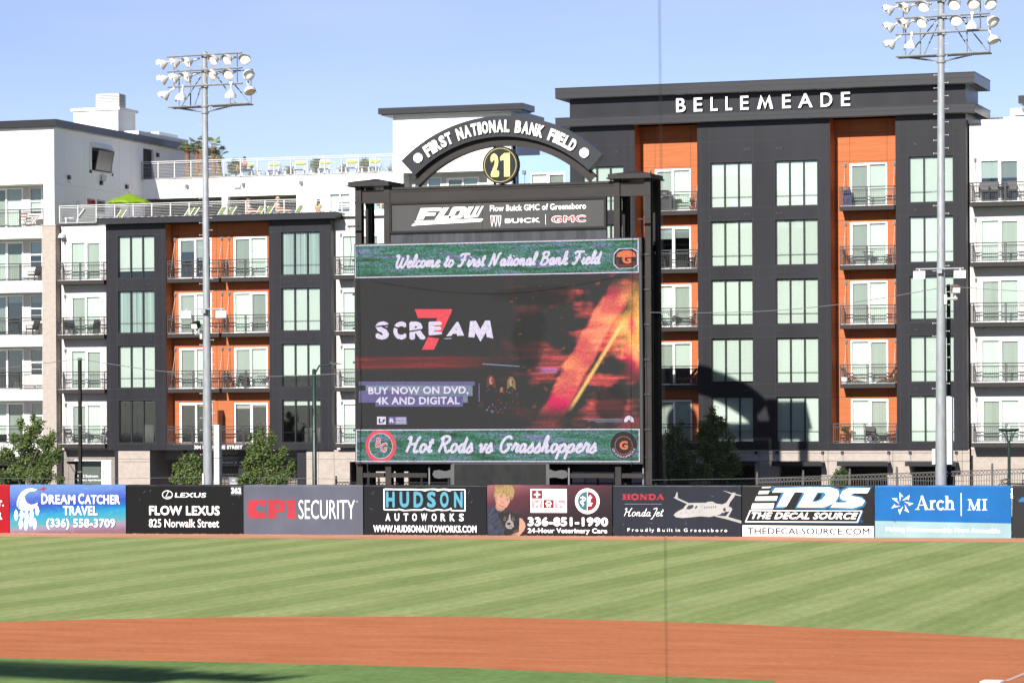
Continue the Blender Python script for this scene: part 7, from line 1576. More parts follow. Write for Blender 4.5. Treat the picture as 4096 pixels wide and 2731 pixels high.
def arm_chair():
    t = thing('patio_armchair', '', 'chair'); b = MB(); b.box(-.27, .27, -.26, .26, .34, .42); b.obj('seat', M_PATIO, t)
    b = MB(); b.add([(-.27, .22, .40), (.27, .22, .40), (.27, .38, .92), (-.27, .38, .92), (-.27, .27, .40), (.27, .27, .40), (.27, .43, .90), (-.27, .43, .90)], [(0, 1, 2, 3), (5, 4, 7, 6), (1, 5, 6, 2), (4, 0, 3, 7), (3, 2, 6, 7)])
    b.obj('backrest', M_PATIO, t)
    for s in (-1, 1):
        b = MB(); b.tube([(s * .29, .28, .62), (s * .29, -.25, .60), (s * .29, -.26, 0)], .022, 6); b.obj('armrest', M_PATIO, t); b = MB(); b.tube([(s * .27, .28, .62), (s * .27, .32, 0)], .022, 6); b.obj('leg', M_PATIO, t)
    return t
def adirondack():
    t = thing('folding_lounger', '', 'lounge chair'); m_ = mat('patterned_sling', (.34, .22, .15), .8, 0, .5, (9, 9, 9))
    b = MB(); P = [(-.75, .28), (-.2, .36), (.12, .30), (.62, .95)]
    for (a, c), (d, e) in zip(P, P[1:]): b.add([(a, -.25, c), (d, -.25, e), (d, .25, e), (a, .25, c)], [(0, 1, 2, 3)])
    b.obj('sling', m_, t)
    for s in (-1, 1): b = MB(); b.tube([(P[0][0], s * .26, P[0][1]), (-.2, s * .26, .36), (.12, s * .26, .30), (P[3][0], s * .26, P[3][1])], .02, 5); b.obj('side_rail', M_TEAK, t)
    for s in (-1, 1): b = MB(); b.tube([(-.55, s * .24, 0), (.35, s * .24, .6)], .018, 5); b.tube([(.45, s * .24, 0), (-.35, s * .24, .34)], .018, 5); b.obj('leg', M_TEAK, t)
    return t
proto = {}
def furn(kind, label, x, y, z, rz_=0.0, group='balcony chairs and tables'):
    if kind not in proto:
        o = {'chair': bistro_chair, 'table': bistro_table, 'arm': arm_chair, 'lounge': adirondack}[kind](); proto[kind] = o
        o.location = (x, y, z); o.rotation_euler = (0, 0, R(rz_)); o['label'] = label; o['group'] = group; return o
    return dup(proto[kind], (x, y, z), R(rz_), label, group)
s = SLAB
G = 'balcony chairs and tables'
furn('chair', 'black folding chair on the lowest white balcony left of the dark net post', -85.9 + .35, 170.15, s[4] + .02, 60)
furn('table', 'small black folding table behind the dark net post on the lowest white balcony', -84.6, 170.15, s[4] + .02, 0)
furn('chair', 'black folding chair at the far side of the small table on the lowest white balcony', -83.6, 170.15, s[4] + .02, -80)
furn('arm', 'dark armchair at the railing corner of the white balcony above the dark net post', -85.6, 170.15, s[2] + .02, 30); furn('arm', 'dark armchair before the bright door pane on the balcony above the net post', -84.1, 170.2, s[2] + .02, -30)
furn('chair', 'black folding chair leaning back on the orange balcony above the spiky tree', -75.0, 170.5, s[3] + .02, 70); furn('arm', 'dark armchair in the middle of the orange balcony above the spiky tree', -74.2, 170.55, s[3] + .02, 20)
furn('table', 'slim dark table at the charcoal bay end of the orange balcony above the spiky tree', -72.9, 170.5, s[3] + .02, 0)
furn('chair', 'black wire chair beside the orange side wall on the balcony with the folding table', -37.1, 170.75, s[1] + .02, 80); furn('table', 'small folding table with crossed legs on the orange balcony under the blue bag', -35.95, 170.7, s[1] + .02, 90); furn('chair', 'black wire chair facing the crossed leg table from the charcoal pier end', -34.95, 170.75, s[1] + .02, -80)
furn('lounge', 'patterned folding lounger beside the white bucket on the orange balcony', -37.0, 170.7, s[3] + .02, 180); furn('lounge', 'patterned folding lounger at the pier end of the orange balcony, away from the bucket', -34.95, 170.75, s[3] + .02, 0)
furn('arm', 'brown armchair before the screen door on the lowest orange balcony', -35.9, 170.7, s[4] + .02, 15); furn('arm', 'brown armchair with a pale cushion at the pier end of the lowest orange balcony', -34.6, 170.7, s[4] + .02, -60); furn('table', 'low dark side table between the two brown armchairs', -35.3, 170.8, s[4] - .2, 0)
furn('chair', 'dark bistro chair close to the scoreboard column on the middle orange balcony', -48.1, 170.8, s[2] + .02, 60); furn('table', 'dark bistro table on the middle orange balcony beside the scoreboard', -47.4, 170.8, s[2] + .02, 0); furn('chair', 'dark bistro chair nearest the charcoal pier on the middle orange balcony', -46.4, 170.8, s[2] + .02, -60)
furn('arm', 'dark armchair by the tie rod on the second highest orange balcony by the scoreboard', -46.3, 170.85, s[1] + .02, -50); furn('arm', 'dark armchair close to the scoreboard column on the second highest orange balcony', -48.3, 170.85, s[1] + .02, 40)
furn('lounge', 'tilted dark reclining lounger on the second lowest orange balcony by the scoreboard', -46.6, 170.8, s[3] + .02, 0)
for (x, lab) in ((-29.3, 'tall dark bar chair nearest the charcoal tower on the highest pale balcony'), (-28.75, 'tall dark bar chair before the fire table on the highest pale balcony'), (-27.75, 'tall dark bar chair with a pale cushion on the highest pale balcony')):
    o = furn('arm', lab, x, 170.2, s[0] + .25, 10, G)
furn('table', 'dark table with a red flower bowl on the highest pale balcony', -28.3, 170.25, s[0] + .25, 0)
furn('arm', 'wrought iron armchair with a pale cushion in the second highest white loggia', -88.35, 170.9, s[1] + .05, -20)
furn('arm', 'plain metal armchair in the third highest white loggia', -88.5, 170.9, s[2] + .05, -20); furn('table', 'round wire table lying in the third highest white loggia', -87.8, 171.0, s[2] + .05, 0)
# teak set in the top loggia
def reteak(o):
    for ch in o.children:
        ch.data = ch.data.copy(); ch.data.materials.clear(); ch.data.materials.append(M_TEAK)
for k, lab, x, r_ in (('chair', 'brown teak folding chair with a dark back in the top white loggia', -89.15, 0), ('table', 'brown teak folding table in the top white loggia', -88.35, 0), ('chair', 'brown teak folding chair turned sideways beside the stucco corner in the top white loggia', -87.6, -80)): reteak(furn(k, lab, x, 170.9, s[0] + .07, r_, 'brown teak balcony set'))
def single(name, label, cat, b, mats, loc, parts=()):
    t = thing(name, label, cat, loc); b.obj(parts[0] if parts else 'body', mats, t); return t
b = MB(); b.lathe([(.16, 0), (.20, .34), (.19, .34), (.15, .02)], n=14); o = b.obj('bucket', M_WHITEP, None, (-37.35, 170.55, s[3] + .02)); tag(o, 'white bucket on the floor of the orange balcony with two loungers', 'bucket')
b = MB(); b.add([(-.2, -.12, 0), (.25, -.12, 0), (.25, .15, 0), (-.2, .15, 0), (-.22, -.05, .9), (.1, -.05, 1.05), (.1, .12, 1.05), (-.22, .12, .9)], [(0, 1, 5, 4), (1, 2, 6, 5), (2, 3, 7, 6), (3, 0, 4, 7), (4, 5, 6, 7)], 0); o = b.obj('blue_bag', mat('navy_cloth', (.035, .04, .12), .8, 0, .5, (4, 4, 4)), None, (-37.1, 170.75, s[0] + .02)); tag(o, 'dark blue cloth bag leaning in the corner of the highest orange balcony', 'bag')
# grill on the highest orange balcony beside the scoreboard
t = thing('barbecue_grill', 'black covered barbecue with white side shelves on the highest orange balcony by the scoreboard', 'grill', (-47.9, 170.8, s[0] + .02)); b = MB(); b.box(-.5, .5, -.25, .25, .1, .75); b.obj('cabinet', M_PATIO, t); b = MB(); b.lathe([(0, .42), (.2, .38), (.3, .2), (.32, 0)], n=12, mtx=None); b.v = [(x * 1.4, y * .8, z * .75 + .9) for x, y, z in b.v]; b.obj('hood', M_PATIO, t); b = MB(); b.box(-.85, .85, -.22, .22, .86, .9); b.obj('side_shelf', M_WHITEP, t)
for q in (-.4, .4): b = MB(); b.box(q - .03, q + .03, -.2, .2, 0, .12); b.obj('leg', M_PATIO, t)
def potted(label, x, y, z, h, m_, pot, seed, spread=.35, blades=False):
    t = thing('potted_plant', label, 'potted plant', (x, y, z)); b = MB(); b.lathe([(.0, 0), (.12, 0), (.17, .25), (.15, .25)], n=12); b.obj('pot', pot, t); rng = random.Random(seed); b = MB()
    for i in range(26 if blades else 20):
        a = rng.uniform(0, 6.28); l = h * rng.uniform(.6, 1.0); sp = spread * rng.uniform(.3, 1); p = [(0, 0, .22), (sp * .5 * math.cos(a), sp * .5 * math.sin(a), .22 + l * .7), (sp * 1.1 * math.cos(a), sp * 1.1 * math.sin(a), .22 + l * (.85 if blades else 1))]
        b.tube(p, .014 if blades else .007, 4, r2=.003)
        if not blades:
            for j in range(9): q = Vector(p[2]).lerp(Vector(p[1]), rng.random()) + Vector((rng.uniform(-1, 1), rng.uniform(-1, 1), rng.uniform(-1, 1))) * .06; s_ = .05; b.add([tuple(q + Vector((-s_, 0, 0))), tuple(q + Vector((0, -s_ * .4, -s_ * .5))), tuple(q + Vector((s_, 0, s_ * .3))), tuple(q + Vector((0, s_ * .4, s_ * .6)))], [(0, 1, 2, 3)])
    b.obj('leaves', m_, t); return t
M_POT = mat('terracotta', (.30, .07, .05), .7)
potted('spiky grassy plant in a red pot on the highest orange balcony by the scoreboard', -46.2, 170.6, s[0] + .02, .75, M_LEAFY, M_POT, 4, .4, True); potted('bushy plant in a dark pot at the orange side wall of the lowest balcony', -37.3, 170.6, s[4] + .02, .75, M_LEAF, M_PATIO, 6, .35)

# ================================================================== POOL TERRACE: loungers, parasol, palms, planting, signs, people
M_LIME = mat('lime_fabric', (.42, .56, .035), .8); M_MESHB = mat('blue_grey_sling', (.30, .35, .46), .8); M_CUSH = mat('olive_lime_cushion', (.11, .15, .022), .8, 0, .3, (6, 6, 6))
def lounger():
    t = thing('pool_lounger', '', 'sun lounger'); b = MB()
    for x in (-.32, .32): b.tube([(x, -1.0, .32), (x, .15, .32)], .03, 5); b.tube([(x, .15, .32), (x, .75, .98)], .025, 5)
    b.tube([(-.32, .75, .98), (.32, .75, .98)], .025, 5); b.obj('frame', M_VINYL, t)
    b = MB(); b.add([(-.3, -1, .33), (.3, -1, .33), (.3, .15, .33), (-.3, .15, .33), (.3, .73, .96), (-.3, .73, .96)], [(0, 1, 2, 3), (3, 2, 4, 5)]); b.obj('sling', M_MESHB, t)
    b = MB(); b.tube([(-.3, .52, .80), (.3, .52, .80)], .10, 8); b.obj('head_pillow', M_LIME, t)
    for x in (-.32, .32):
        for y in (-.8, .1): b = MB(); b.bar((x, y, 0), (x, y, .32), .05); b.obj('leg', M_VINYL, t)
    return t
lg = lounger(); first = True; rc_ = crop(700, 480, 2.613); zu = 21.12
labs = ['lime pillowed pool lounger beside the seated bather on the upper terrace', 'lime pillowed pool lounger before a low sprawling bush on the upper terrace', 'lime pillowed pool lounger next to the round leafy bush on the upper terrace', 'lime pillowed pool lounger between two low bushes on the upper terrace', 'lime pillowed pool lounger at the white stair tower on the upper terrace']
for x, lab in zip((1040, 1315, 1572, 1855, 2095), labs):
    X = at(*rc_(x, 540), 183.9)[0]
    if first: lg.location = (X, 183.7, zu + .05); lg.rotation_euler = (0, 0, R(18)); lg['label'] = lab; lg['group'] = 'pool loungers on the upper terrace'; first = False
    else: dup(lg, (X, 183.7, zu + .05), R(18), lab, 'pool loungers on the upper terrace')
dup(lg, (at(*rc_(760, 560), 183.9)[0] + .1, 183.7, zu + .05), R(18), 'pool lounger under the seated dark haired bather on the upper terrace', 'pool loungers on the upper terrace')
for x in (890, 1160, 1432, 1705, 1960, 2210):
    pass
tb = thing('side_table', 'small white round side table between two upper terrace pool loungers', 'side table', (0, 0, 0), 0, 'white side tables on the upper terrace'); b = MB(); b.lathe([(0, .40), (.24, .40), (.24, .44), (0, .44)], n=16); b.obj('tabletop', M_VINYL, tb); b = MB(); b.lathe([(.2, 0), (.06, .05), (.06, .40)], n=10); b.obj('pedestal', M_VINYL, tb)
for i, (x, lab) in enumerate(((890, 'small white side table between the bather and the next lime lounger'), (1160, 'small white side table before the low sprawling bush'), (1432, 'small white side table just before the round leafy bush'), (1705, 'small white side table left of the smallest terrace bush'), (1960, 'small white side table in front of the spiky terrace bush'))):
    X = at(*rc_(x, 560), 183.4)[0]
    if i == 0: tb.location = (X, 183.3, zu + .02); tb['label'] = lab
    else: dup(tb, (X, 183.3, zu + .02), None, lab)
# lower deck loungers, seen just above the roof edge
def low_lounger():
    t = thing('deck_lounger', '', 'sun lounger'); b = MB(); b.tube([(-.34, 0, .35), (.34, 0, .35)], .03, 5)
    for x in (-.34, .34): b.tube([(x, 0, .34), (x, .42, .92)], .028, 5); b.tube([(x, -.9, .34), (x, .05, .34)], .03, 5)
    b.obj('frame', M_VINYL, t); b = MB(); b.add([(-.3, .02, .38), (.3, .02, .38), (.3, .40, .92), (-.3, .40, .92), (-.3, .1, .36), (.3, .1, .36), (.3, .48, .88), (-.3, .48, .88), (-.3, -.9, .36), (.3, -.9, .36)], [(0, 1, 2, 3), (5, 4, 7, 6), (3, 2, 6, 7), (1, 5, 6, 2), (4, 0, 3, 7), (8, 9, 1, 0)]); b.obj('cushion', M_CUSH, t)
    for x in (-.33, .33): b = MB(); b.bar((x, -.7, 0), (x, -.7, .34), .05); b.bar((x, 0, 0), (x, 0, .34), .05); b.obj('leg', M_VINYL, t)
    return t
dl = low_lounger(); zd = 17.62; first = True
for (r_, x, y), lab in (((rc_, 115, 990), 'olive cushioned deck lounger under the shaded opening nearest the parasol, first of a pair'), ((rc_, 165, 990), 'olive cushioned deck lounger under the shaded opening nearest the parasol, second of a pair'), ((rc_, 462, 985), 'olive cushioned deck lounger by the galvanised pole below the wide opening'), ((rc_, 555, 985), 'olive cushioned deck lounger against the white pier between the openings'), ((rc_, 862, 975), 'olive cushioned deck lounger just beyond the first bather with tied hair'), ((rc_, 950, 975), 'olive cushioned deck lounger between the two bathers seated in profile'), ((rc_, 1272, 965), 'olive cushioned deck lounger at the end of the wide shaded opening'), ((r1, 925, 1108), 'olive cushioned deck lounger below the lime parasol')):
    X = at(*r_(x, y), 173.0)[0]
    if first: dl.location = (X, 173.0, zd); dl.rotation_euler = (0, 0, R(-35)); dl['label'] = lab; dl['group'] = 'deck loungers behind the roof edge'; first = False
    else: dup(dl, (X, 173.0, zd), R(-35), lab, 'deck loungers behind the roof edge')
X = at(*r1(600, 1140), 171.6)[0]; dup(dl, (X, 171.8, zd + .02), R(-70), 'white framed deck lounger at the shaded side wall end of the cable railing', 'deck loungers behind the roof edge')
# lime parasol
X, Zt = at(*r1(1013, 925), 175); t = thing('parasol', 'lime green square parasol on the lower pool deck before the white side wall', 'parasol', (X, 175, zd)); hh = Zt - zd
b = MB(); b.tube([(0, 0, 0), (0, 0, hh + .05)], .028, 8); b.lathe([(.03, hh), (.05, hh + .04), (0, hh + .1)], n=8); b.obj('pole', M_TEAK, t)
b = MB(); rr = 1.38; n = 8; ring0 = [(rr * math.cos(R(45 * i + 22)) * (1.05), rr * math.sin(R(45 * i + 22)), hh - .62 + .04 * (i % 2)) for i in range(n)]
for i in range(n):
    a, c = Vector(ring0[i]), Vector(ring0[(i + 1) % n]); top = Vector((0, 0, hh - .03)); m1 = a.lerp(top, .5) + Vector((0, 0, .035)); m2 = c.lerp(top, .5) + Vector((0, 0, .035)); mid = (a + c) / 2 + Vector((0, 0, .07))
    b.add([tuple(a), tuple(mid), tuple(c), tuple(m2), tuple(top), tuple(m1)], [(0, 1, 5), (1, 2, 3), (1, 3, 5), (5, 3, 4)], 0)
    b.add([tuple(a), tuple(mid), tuple(c), (c.x * 1.0, c.y * 1.0, c.z - .1), (mid.x, mid.y, mid.z - .11), (a.x, a.y, a.z - .1)], [(0, 5, 4, 1), (1, 4, 3, 2)], 0)
b.obj('canopy', leaf_mat('lime_canopy', (.20, .33, .012), (.26, .42, .02), .3), t)
for i in range(n): b = MB(); b.tube([tuple(Vector(ring0[i]) * 1.0 + Vector((0, 0, -.03))), (0, 0, hh - .1)], .012, 4); b.obj('rib', M_TEAK, t)
b = MB(); b.lathe([(.3, 0), (.3, .06), (.05, .1)], n=14); b.obj('base', M_PATIO, t)
# palms
def palm(label, x, y, z, zc, seed, sc=1.0):
    rng = random.Random(seed); t = thing('fan_palm', label, 'palm tree', (x, y, z), 0, 'fan palms on the upper terrace'); h = zc - z
    b = MB(); n = 18
    for i in range(n): z0 = h * i / n; r0 = .16 + .03 * (i % 2) + rng.uniform(-.015, .015); b.lathe([(r0 * .8, z0), (r0 * 1.15, z0 + h / n * .7), (r0 * .85, z0 + h / n)], n=9, c=(.03 * math.sin(i * .4), 0, 0))
    b.obj('trunk', mat('palm_fibre', (.20, .115, .07), .95, 0, .45, (18, 18, 9)), t)
    b = MB()
    for i in range(15):
        a = i * 2.4 + rng.uniform(-.3, .3); el = rng.uniform(-.35, 1.2); L = .50 * sc * rng.uniform(.8, 1.15); d = Vector((math.cos(a) * math.cos(el), math.sin(a) * math.cos(el), math.sin(el)))
        c = Vector((0, 0, h - .02)) + d * L; b.tube([(0, 0, h - .1), tuple(c)], .012, 4)
        side = d.cross(Vector((0, 0, 1))).normalized() if abs(d.z) < .98 else Vector((1, 0, 0)); upv = side.cross(d).normalized(); fl = .40 * sc * rng.uniform(.85, 1.1)
        for j in range(15):
            th = R(-88 + 176 * j / 14); v = d * math.cos(th) + side * math.sin(th); l = fl * (1 - .25 * abs(th) / 1.6); tip = c + v * l - Vector((0, 0, .14 * l * (1 + rng.random()))); m_ = c + v * l * .55 + upv * .02; w = .02 * sc
            pp = v.cross(upv).normalized() * w; b.add([tuple(c), tuple(m_ + pp), tuple(tip), tuple(m_ - pp)], [(0, 1, 2, 3)])
    b.obj('crown', leaf_mat('palm_fronds', (.11, .155, .03), (.24, .29, .09), .35) if 'palm_m' not in proto else proto['palm_m'], t); proto['palm_m'] = bpy.data.materials['palm_fronds']; return t
for (x, yb, yc), lab, sd, sc in (((133, 560, 285), 'fan palm on the upper terrace farthest from the bather', 1, 1.0), ((232, 560, 288), 'fan palm standing just before the galvanised pole on the upper terrace', 2, 1.05), ((275, 560, 325), 'shorter fan palm mostly hidden by the galvanised pole', 3, .8), ((404, 555, 285), 'tall fan palm just past the galvanised pole on the upper terrace', 4, 1.05), ((462, 555, 375), 'short dark fan palm with a leaning crown nearest the bather', 5, 1.0)):
    X, Zc = at(*rc_(x, yc), 186.5); palm(lab, X, 186.5, 21.2, Zc, sd, sc)
b = MB(); 
for xa, xb in ((85, 290), (360, 530)): a, c = at(*rc_(xa, 570), 186)[0], at(*rc_(xb, 570), 186)[0]; o = None; b = MB(); b.box(a, c, 186.0, 187.0, 21.12, 21.5); o = b.obj('planter', mat('planter_brown', (.12, .075, .06), .8)); tag(o, 'long brown planter box under the fan palms ' + ('before the galvanised pole' if xa < 100 else 'past the galvanised pole'), 'planter', 'long brown planters')
for xa, xb, sd in ((85, 290, 1), (360, 530, 2)):
    a, c = at(*rc_(xa, 555), 186)[0], at(*rc_(xb, 555), 186)[0]; rng = random.Random(sd); b = MB()
    for i in range(420): x = rng.uniform(a, c); y = rng.uniform(186.05, 186.9); l = rng.uniform(.12, .28); dx = rng.uniform(-.1, .1); b.add([(x - .008, y, 21.5), (x + .008, y, 21.5), (x + dx, y + rng.uniform(-.05, .05), 21.5 + l)], [(0, 1, 2)])
    o = b.obj('planter_grass', M_LEAFY); tag(o, 'dry green grass filling the long palm planter ' + ('before the galvanised pole' if sd == 1 else 'past the galvanised pole'), 'grass', kind='stuff')
SCL[rc_] = 2.613
for L, lab, sd, m_ in (((635, 480, 85, 75), 'dense leafy bush behind the seated bather on the upper terrace', 31, M_LEAFY), ((1200, 520, 60, 32), 'low sprawling bush between the first two lime loungers', 32, M_LEAFY), ((1480, 465, 80, 70), 'round leafy bush beside the third lime lounger', 33, M_LEAF), ((1765, 505, 45, 28), 'smallest low bush on the upper terrace', 34, M_LEAF), ((1985, 470, 70, 70), 'spiky mixed bush before the lounger by the stair tower', 35, M_LEAFY)):
    x, y, hw, hh = L; tree(lab, Q(rc_, L, (x - hw * .4, y + hh * .3, hw * .6, hh * .6), (x + hw * .4, y + hh * .2, hw * .55, hh * .7), (x - hw * .3, y + hh * .75, hw * .8, hh * .4), (x + hw * .4, y + hh * .8, hw * .7, hh * .35)), 186.2, 21.15, 1500 if hw > 60 else 600, .07, m_, 'terrace_bush', sd, trunk=False)
def yucca(label, x, seed, h=.9):
    X = at(*rc_(x, 540), 186)[0]; t = thing('yucca', label, 'plant', (X, 185.9, 21.15), 0, 'spiky plants on the upper terrace'); rng = random.Random(seed); b = MB()
    for i in range(34):
        a = rng.uniform(0, 6.28); el = rng.uniform(.35, 1.5); l = h * rng.uniform(.7, 1.1); d = Vector((math.cos(a) * math.cos(el), math.sin(a) * math.cos(el), math.sin(el))); w = Vector((-math.sin(a), math.cos(a), 0)) * .03
        b.add([tuple(-w), tuple(w), tuple(d * l * .6 + w * .8), tuple(d * l), tuple(d * l * .6 - w * .8)], [(0, 1, 2, 3, 4)])
    b.obj('leaves', M_LEAFY, t); b = MB(); b.lathe([(.0, 0), (.25, 0), (.28, .12), (0, .12)], n=10); b.obj('pot', mat('planter_brown', (.12, .075, .06)), t)
for x, lab, sd, h in ((790, 'spiky yucca just behind the seated bather', 1, .95), (860, 'spiky yucca between the bather and the next lounger', 2, .8), (985, 'spiky yucca in front of the first lime lounger', 3, .8), (1085, 'tall spiky yucca behind the first lime lounger', 4, 1.1), (2100, 'tall spiky yucca behind the lounger by the stair tower', 5, 1.1), (2268, 'spiky yucca cut off by the white stair tower', 6, .95)): yucca(lab, x, sd, h)
# screen in the side wall opening, fittings and signs
XA = -86.55
t = thing('outdoor_screen', 'dark outdoor television tilted down in a recessed opening of the white side wall', 'television', (XA, 176.6, 21.2)); b = MB(); b.box(-.04, .04, -1.25, 1.05, .05, 1.42, 0)
b.move(Matrix.Rotation(R(12), 4, 'Y') @ Matrix.Translation((.12, 0, 0))); b.obj('cabinet', M_BROWNST, t); b = MB(); b.quad((.165, -1.15, .12), (.165, .95, .12), (.165, .95, 1.35), (.165, -1.15, 1.35)); b.move(Matrix.Rotation(R(12), 4, 'Y')); b.obj('screen_glass', mat('dusty_screen', (.12, .11, .105), .3), t)
b = MB(); b.bar((-.6, 0, .7), (0, 0, .7), .1); b.obj('bracket', M_BLACKST, t)
t = thing('window_hood', 'white sloped hood and raised surround framing the television opening', 'awning', (XA, 176.6, 22.65)); b = MB(); b.add([(0, -1.5, .38), (.28, -1.5, 0), (.28, 1.45, 0), (0, 1.45, .38), (0, -1.5, 0), (0, 1.45, 0)], [(0, 1, 2, 3), (4, 1, 0), (5, 3, 2), (4, 5, 2, 1)]); b.obj('hood', M_WHITE, t); b = MB()
for q in ((-1.62, -1.42, -1.6, .1), (1.42, 1.62, -1.6, .1), (-1.62, 1.62, -1.6, -1.43)): b.box(0, .07, q[0], q[1], q[2], q[3])
b.obj('surround', M_WHITE, t)
def wall_sign(label, y0, y1, z0, z1, rows, colr):
    t = thing('wall_sign', label, 'sign', (XA, (y0 + y1) / 2, (z0 + z1) / 2)); w = y1 - y0; h = z1 - z0; b = MB(); b.box(0, .02, -w / 2, w / 2, -h / 2, h / 2); b.obj('board', colr, t); b = MB()
    for body, a, c, d, e in rows: b.text(body, -w / 2 + a * w, -w / 2 + c * w, -h / 2 + d * h, -h / 2 + e * h, 0, 0, .02)
    for q in (((-.47, -.455), (-.45, .45)), ((.455, .47), (-.45, .45)), ((-.47, .47), (.42, .45)), ((-.47, .47), (-.45, -.42))): b.quad((q[0][0] * w, 0, q[1][0] * h), (q[0][1] * w, 0, q[1][0] * h), (q[0][1] * w, 0, q[1][1] * h), (q[0][0] * w, 0, q[1][1] * h))
    b.v = [(.024, x, z) for x, y, z in b.v]; b.obj('lettering', M_WHITEP, t); return t
wall_sign('small red sign with white letters on the shaded side wall over the pool deck', 174.62, 175.75, 19.0, 19.42, [('NO DIVING', .26, .94, .25, .75), ('O', .06, .22, .2, .8)], mat('sign_red', (.45, .03, .05), .5)); wall_sign('grey green warning sign with white letters beside the red pool sign', 176.0, 177.1, 18.6, 19.42, [('WARNING-NO', .06, .94, .68, .92), ('LIFEGUARD', .1, .9, .38, .62), ('ON DUTY', .2, .8, .08, .32)], mat('sign_grey_green', (.16, .21, .19), .5))
wall_sign('dark rules sign partly hidden behind the lime parasol', 178.3, 179.3, 18.5, 19.2, [('POOL RULES', .1, .9, .7, .9), ('SHOWER BEFORE', .1, .9, .4, .6), ('ENTERING', .2, .8, .1, .3)], MATS['sign_grey_green'])
t = thing('security_camera', 'white dome security camera under a dark lamp on the shaded side wall', 'camera', (XA, 172.0, 20.25)); b = MB(); b.box(0, .12, -.06, .06, 0, .08); b.obj('mount', M_WHITEP, t); b = MB(); b.lathe([(.09, 0), (.09, -.06), (.06, -.12), (0, -.14)], n=12, c=(.16, 0, .03)); b.obj('dome', M_WHITEP, t)
t = thing('loudspeaker', 'white square outdoor loudspeaker below the television opening', 'loudspeaker', (XA, 176.75, 20.85)); b = MB(); b.box(.1, .42, -.2, .2, -.2, .2); b.move(Matrix.Rotation(R(15), 4, 'Y')); b.obj('cabinet', M_VINYL, t); b = MB(); b.bar((0, 0, 0), (.12, 0, 0), .08); b.obj('bracket', M_STEELD, t)
t = thing('life_ring', 'white life ring hanging on the shaded side wall near the red sign', 'life ring', (XA, 173.35, 18.85)); b = MB(); b.tube([(.06, .24 * math.cos(a), .24 * math.sin(a)) for a in [i * math.pi / 10 for i in range(21)]], .055, 8); b.obj('ring', M_WHITEP, t); b = MB(); b.bar((0, 0, .3), (.06, 0, .24), .03); b.obj('hook', M_STEELD, t)
t = thing('wall_floodlight', 'small white box floodlight on the beige pier beside the pale balcony bay', 'lamp', (-86.2, 170.4, 16.85)); b = MB(); b.add([(-.15, -.25, -.12), (.2, -.25, -.12), (.2, .1, -.12), (-.15, .1, -.12), (-.1, -.1, .12), (.15, -.1, .12), (.15, .1, .12), (-.1, .1, .12)], [(3, 2, 1, 0), (4, 5, 6, 7), (0, 1, 5, 4), (1, 2, 6, 5), (2, 3, 7, 6), (3, 0, 4, 7)]); b.obj('housing', M_VINYL, t); b = MB(); b.bar((0, .1, 0), (-.1, .2, 0), .06); b.obj('bracket', M_STEELD, t)
t = thing('traffic_sign', 'small grey notice board on a post by the garage grille', 'sign', (at(*rq(926, 660), 168)[0], 168, 0)); b = MB(); b.box(-.03, .03, 0, .04, 0, 2.1); b.obj('post', M_STEELD, t); b = MB(); b.box(-.3, .3, -.02, 0, 1.55, 2.12); b.obj('board', mat('notice_grey', (.16, .17, .18), .5), t); b = MB(); b.text('NO', -.1, .1, 1.88, 2.0, -.023, 0); b.text('TRAILERS', -.22, .22, 1.7, 1.8, -.023, 0); b.obj('lettering', M_WHITEP, t)
# towels and bags past the roof end
t = thing('striped_towel', 'navy and white striped towel draped over a lounger back past the roof end', 'towel', (at(*rc_(1768, 960), 171.5)[0], 171.5, 17.9)); b = MB()
for i in range(8): b.box(-.36, .36, -.02 + i * .01, i * .01, i * .075, i * .075 + .075, i % 2)
b.obj('cloth', [M_WHITEP, mat('towel_navy', (.03, .045, .14), .9)], t)
dup(dl, (at(*rc_(2030, 970), 172.5)[0], 172.5, zd), R(-20), 'bright lime deck chair framed between the scoreboard columns', 'deck loungers behind the roof edge')
b = MB(); b.box(-.42, .42, 0, .03, 0, 1.05, 0); b.box(-.4, .4, -.01, 0, .95, 1.0, 1); o = b.obj('beach_towel', [mat('towel_aqua', (.25, .62, .52), .9, 0, .2, (5, 5, 5)), M_WHITEP], None, (at(*rc_(2145, 920), 172)[0], 172, 18.05)); tag(o, 'aqua patterned beach towel hung on the deck rail between the scoreboard columns', 'towel')
b = MB(); b.lathe([(0, 0), (.24, .02), (.3, .18), (.22, .34), (0, .36)], n=12); b.v = [(x * 1.15, y * .6, z) for x, y, z in b.v]; o = b.obj('tan_bag', mat('tan_leather', (.36, .15, .07), .6, 0, .3, (5, 5, 5)), None, (at(*rc_(2155, 940), 171.6)[0], 171.6, 18.2)); tag(o, 'rounded tan shoulder bag in front of the aqua beach towel', 'bag')

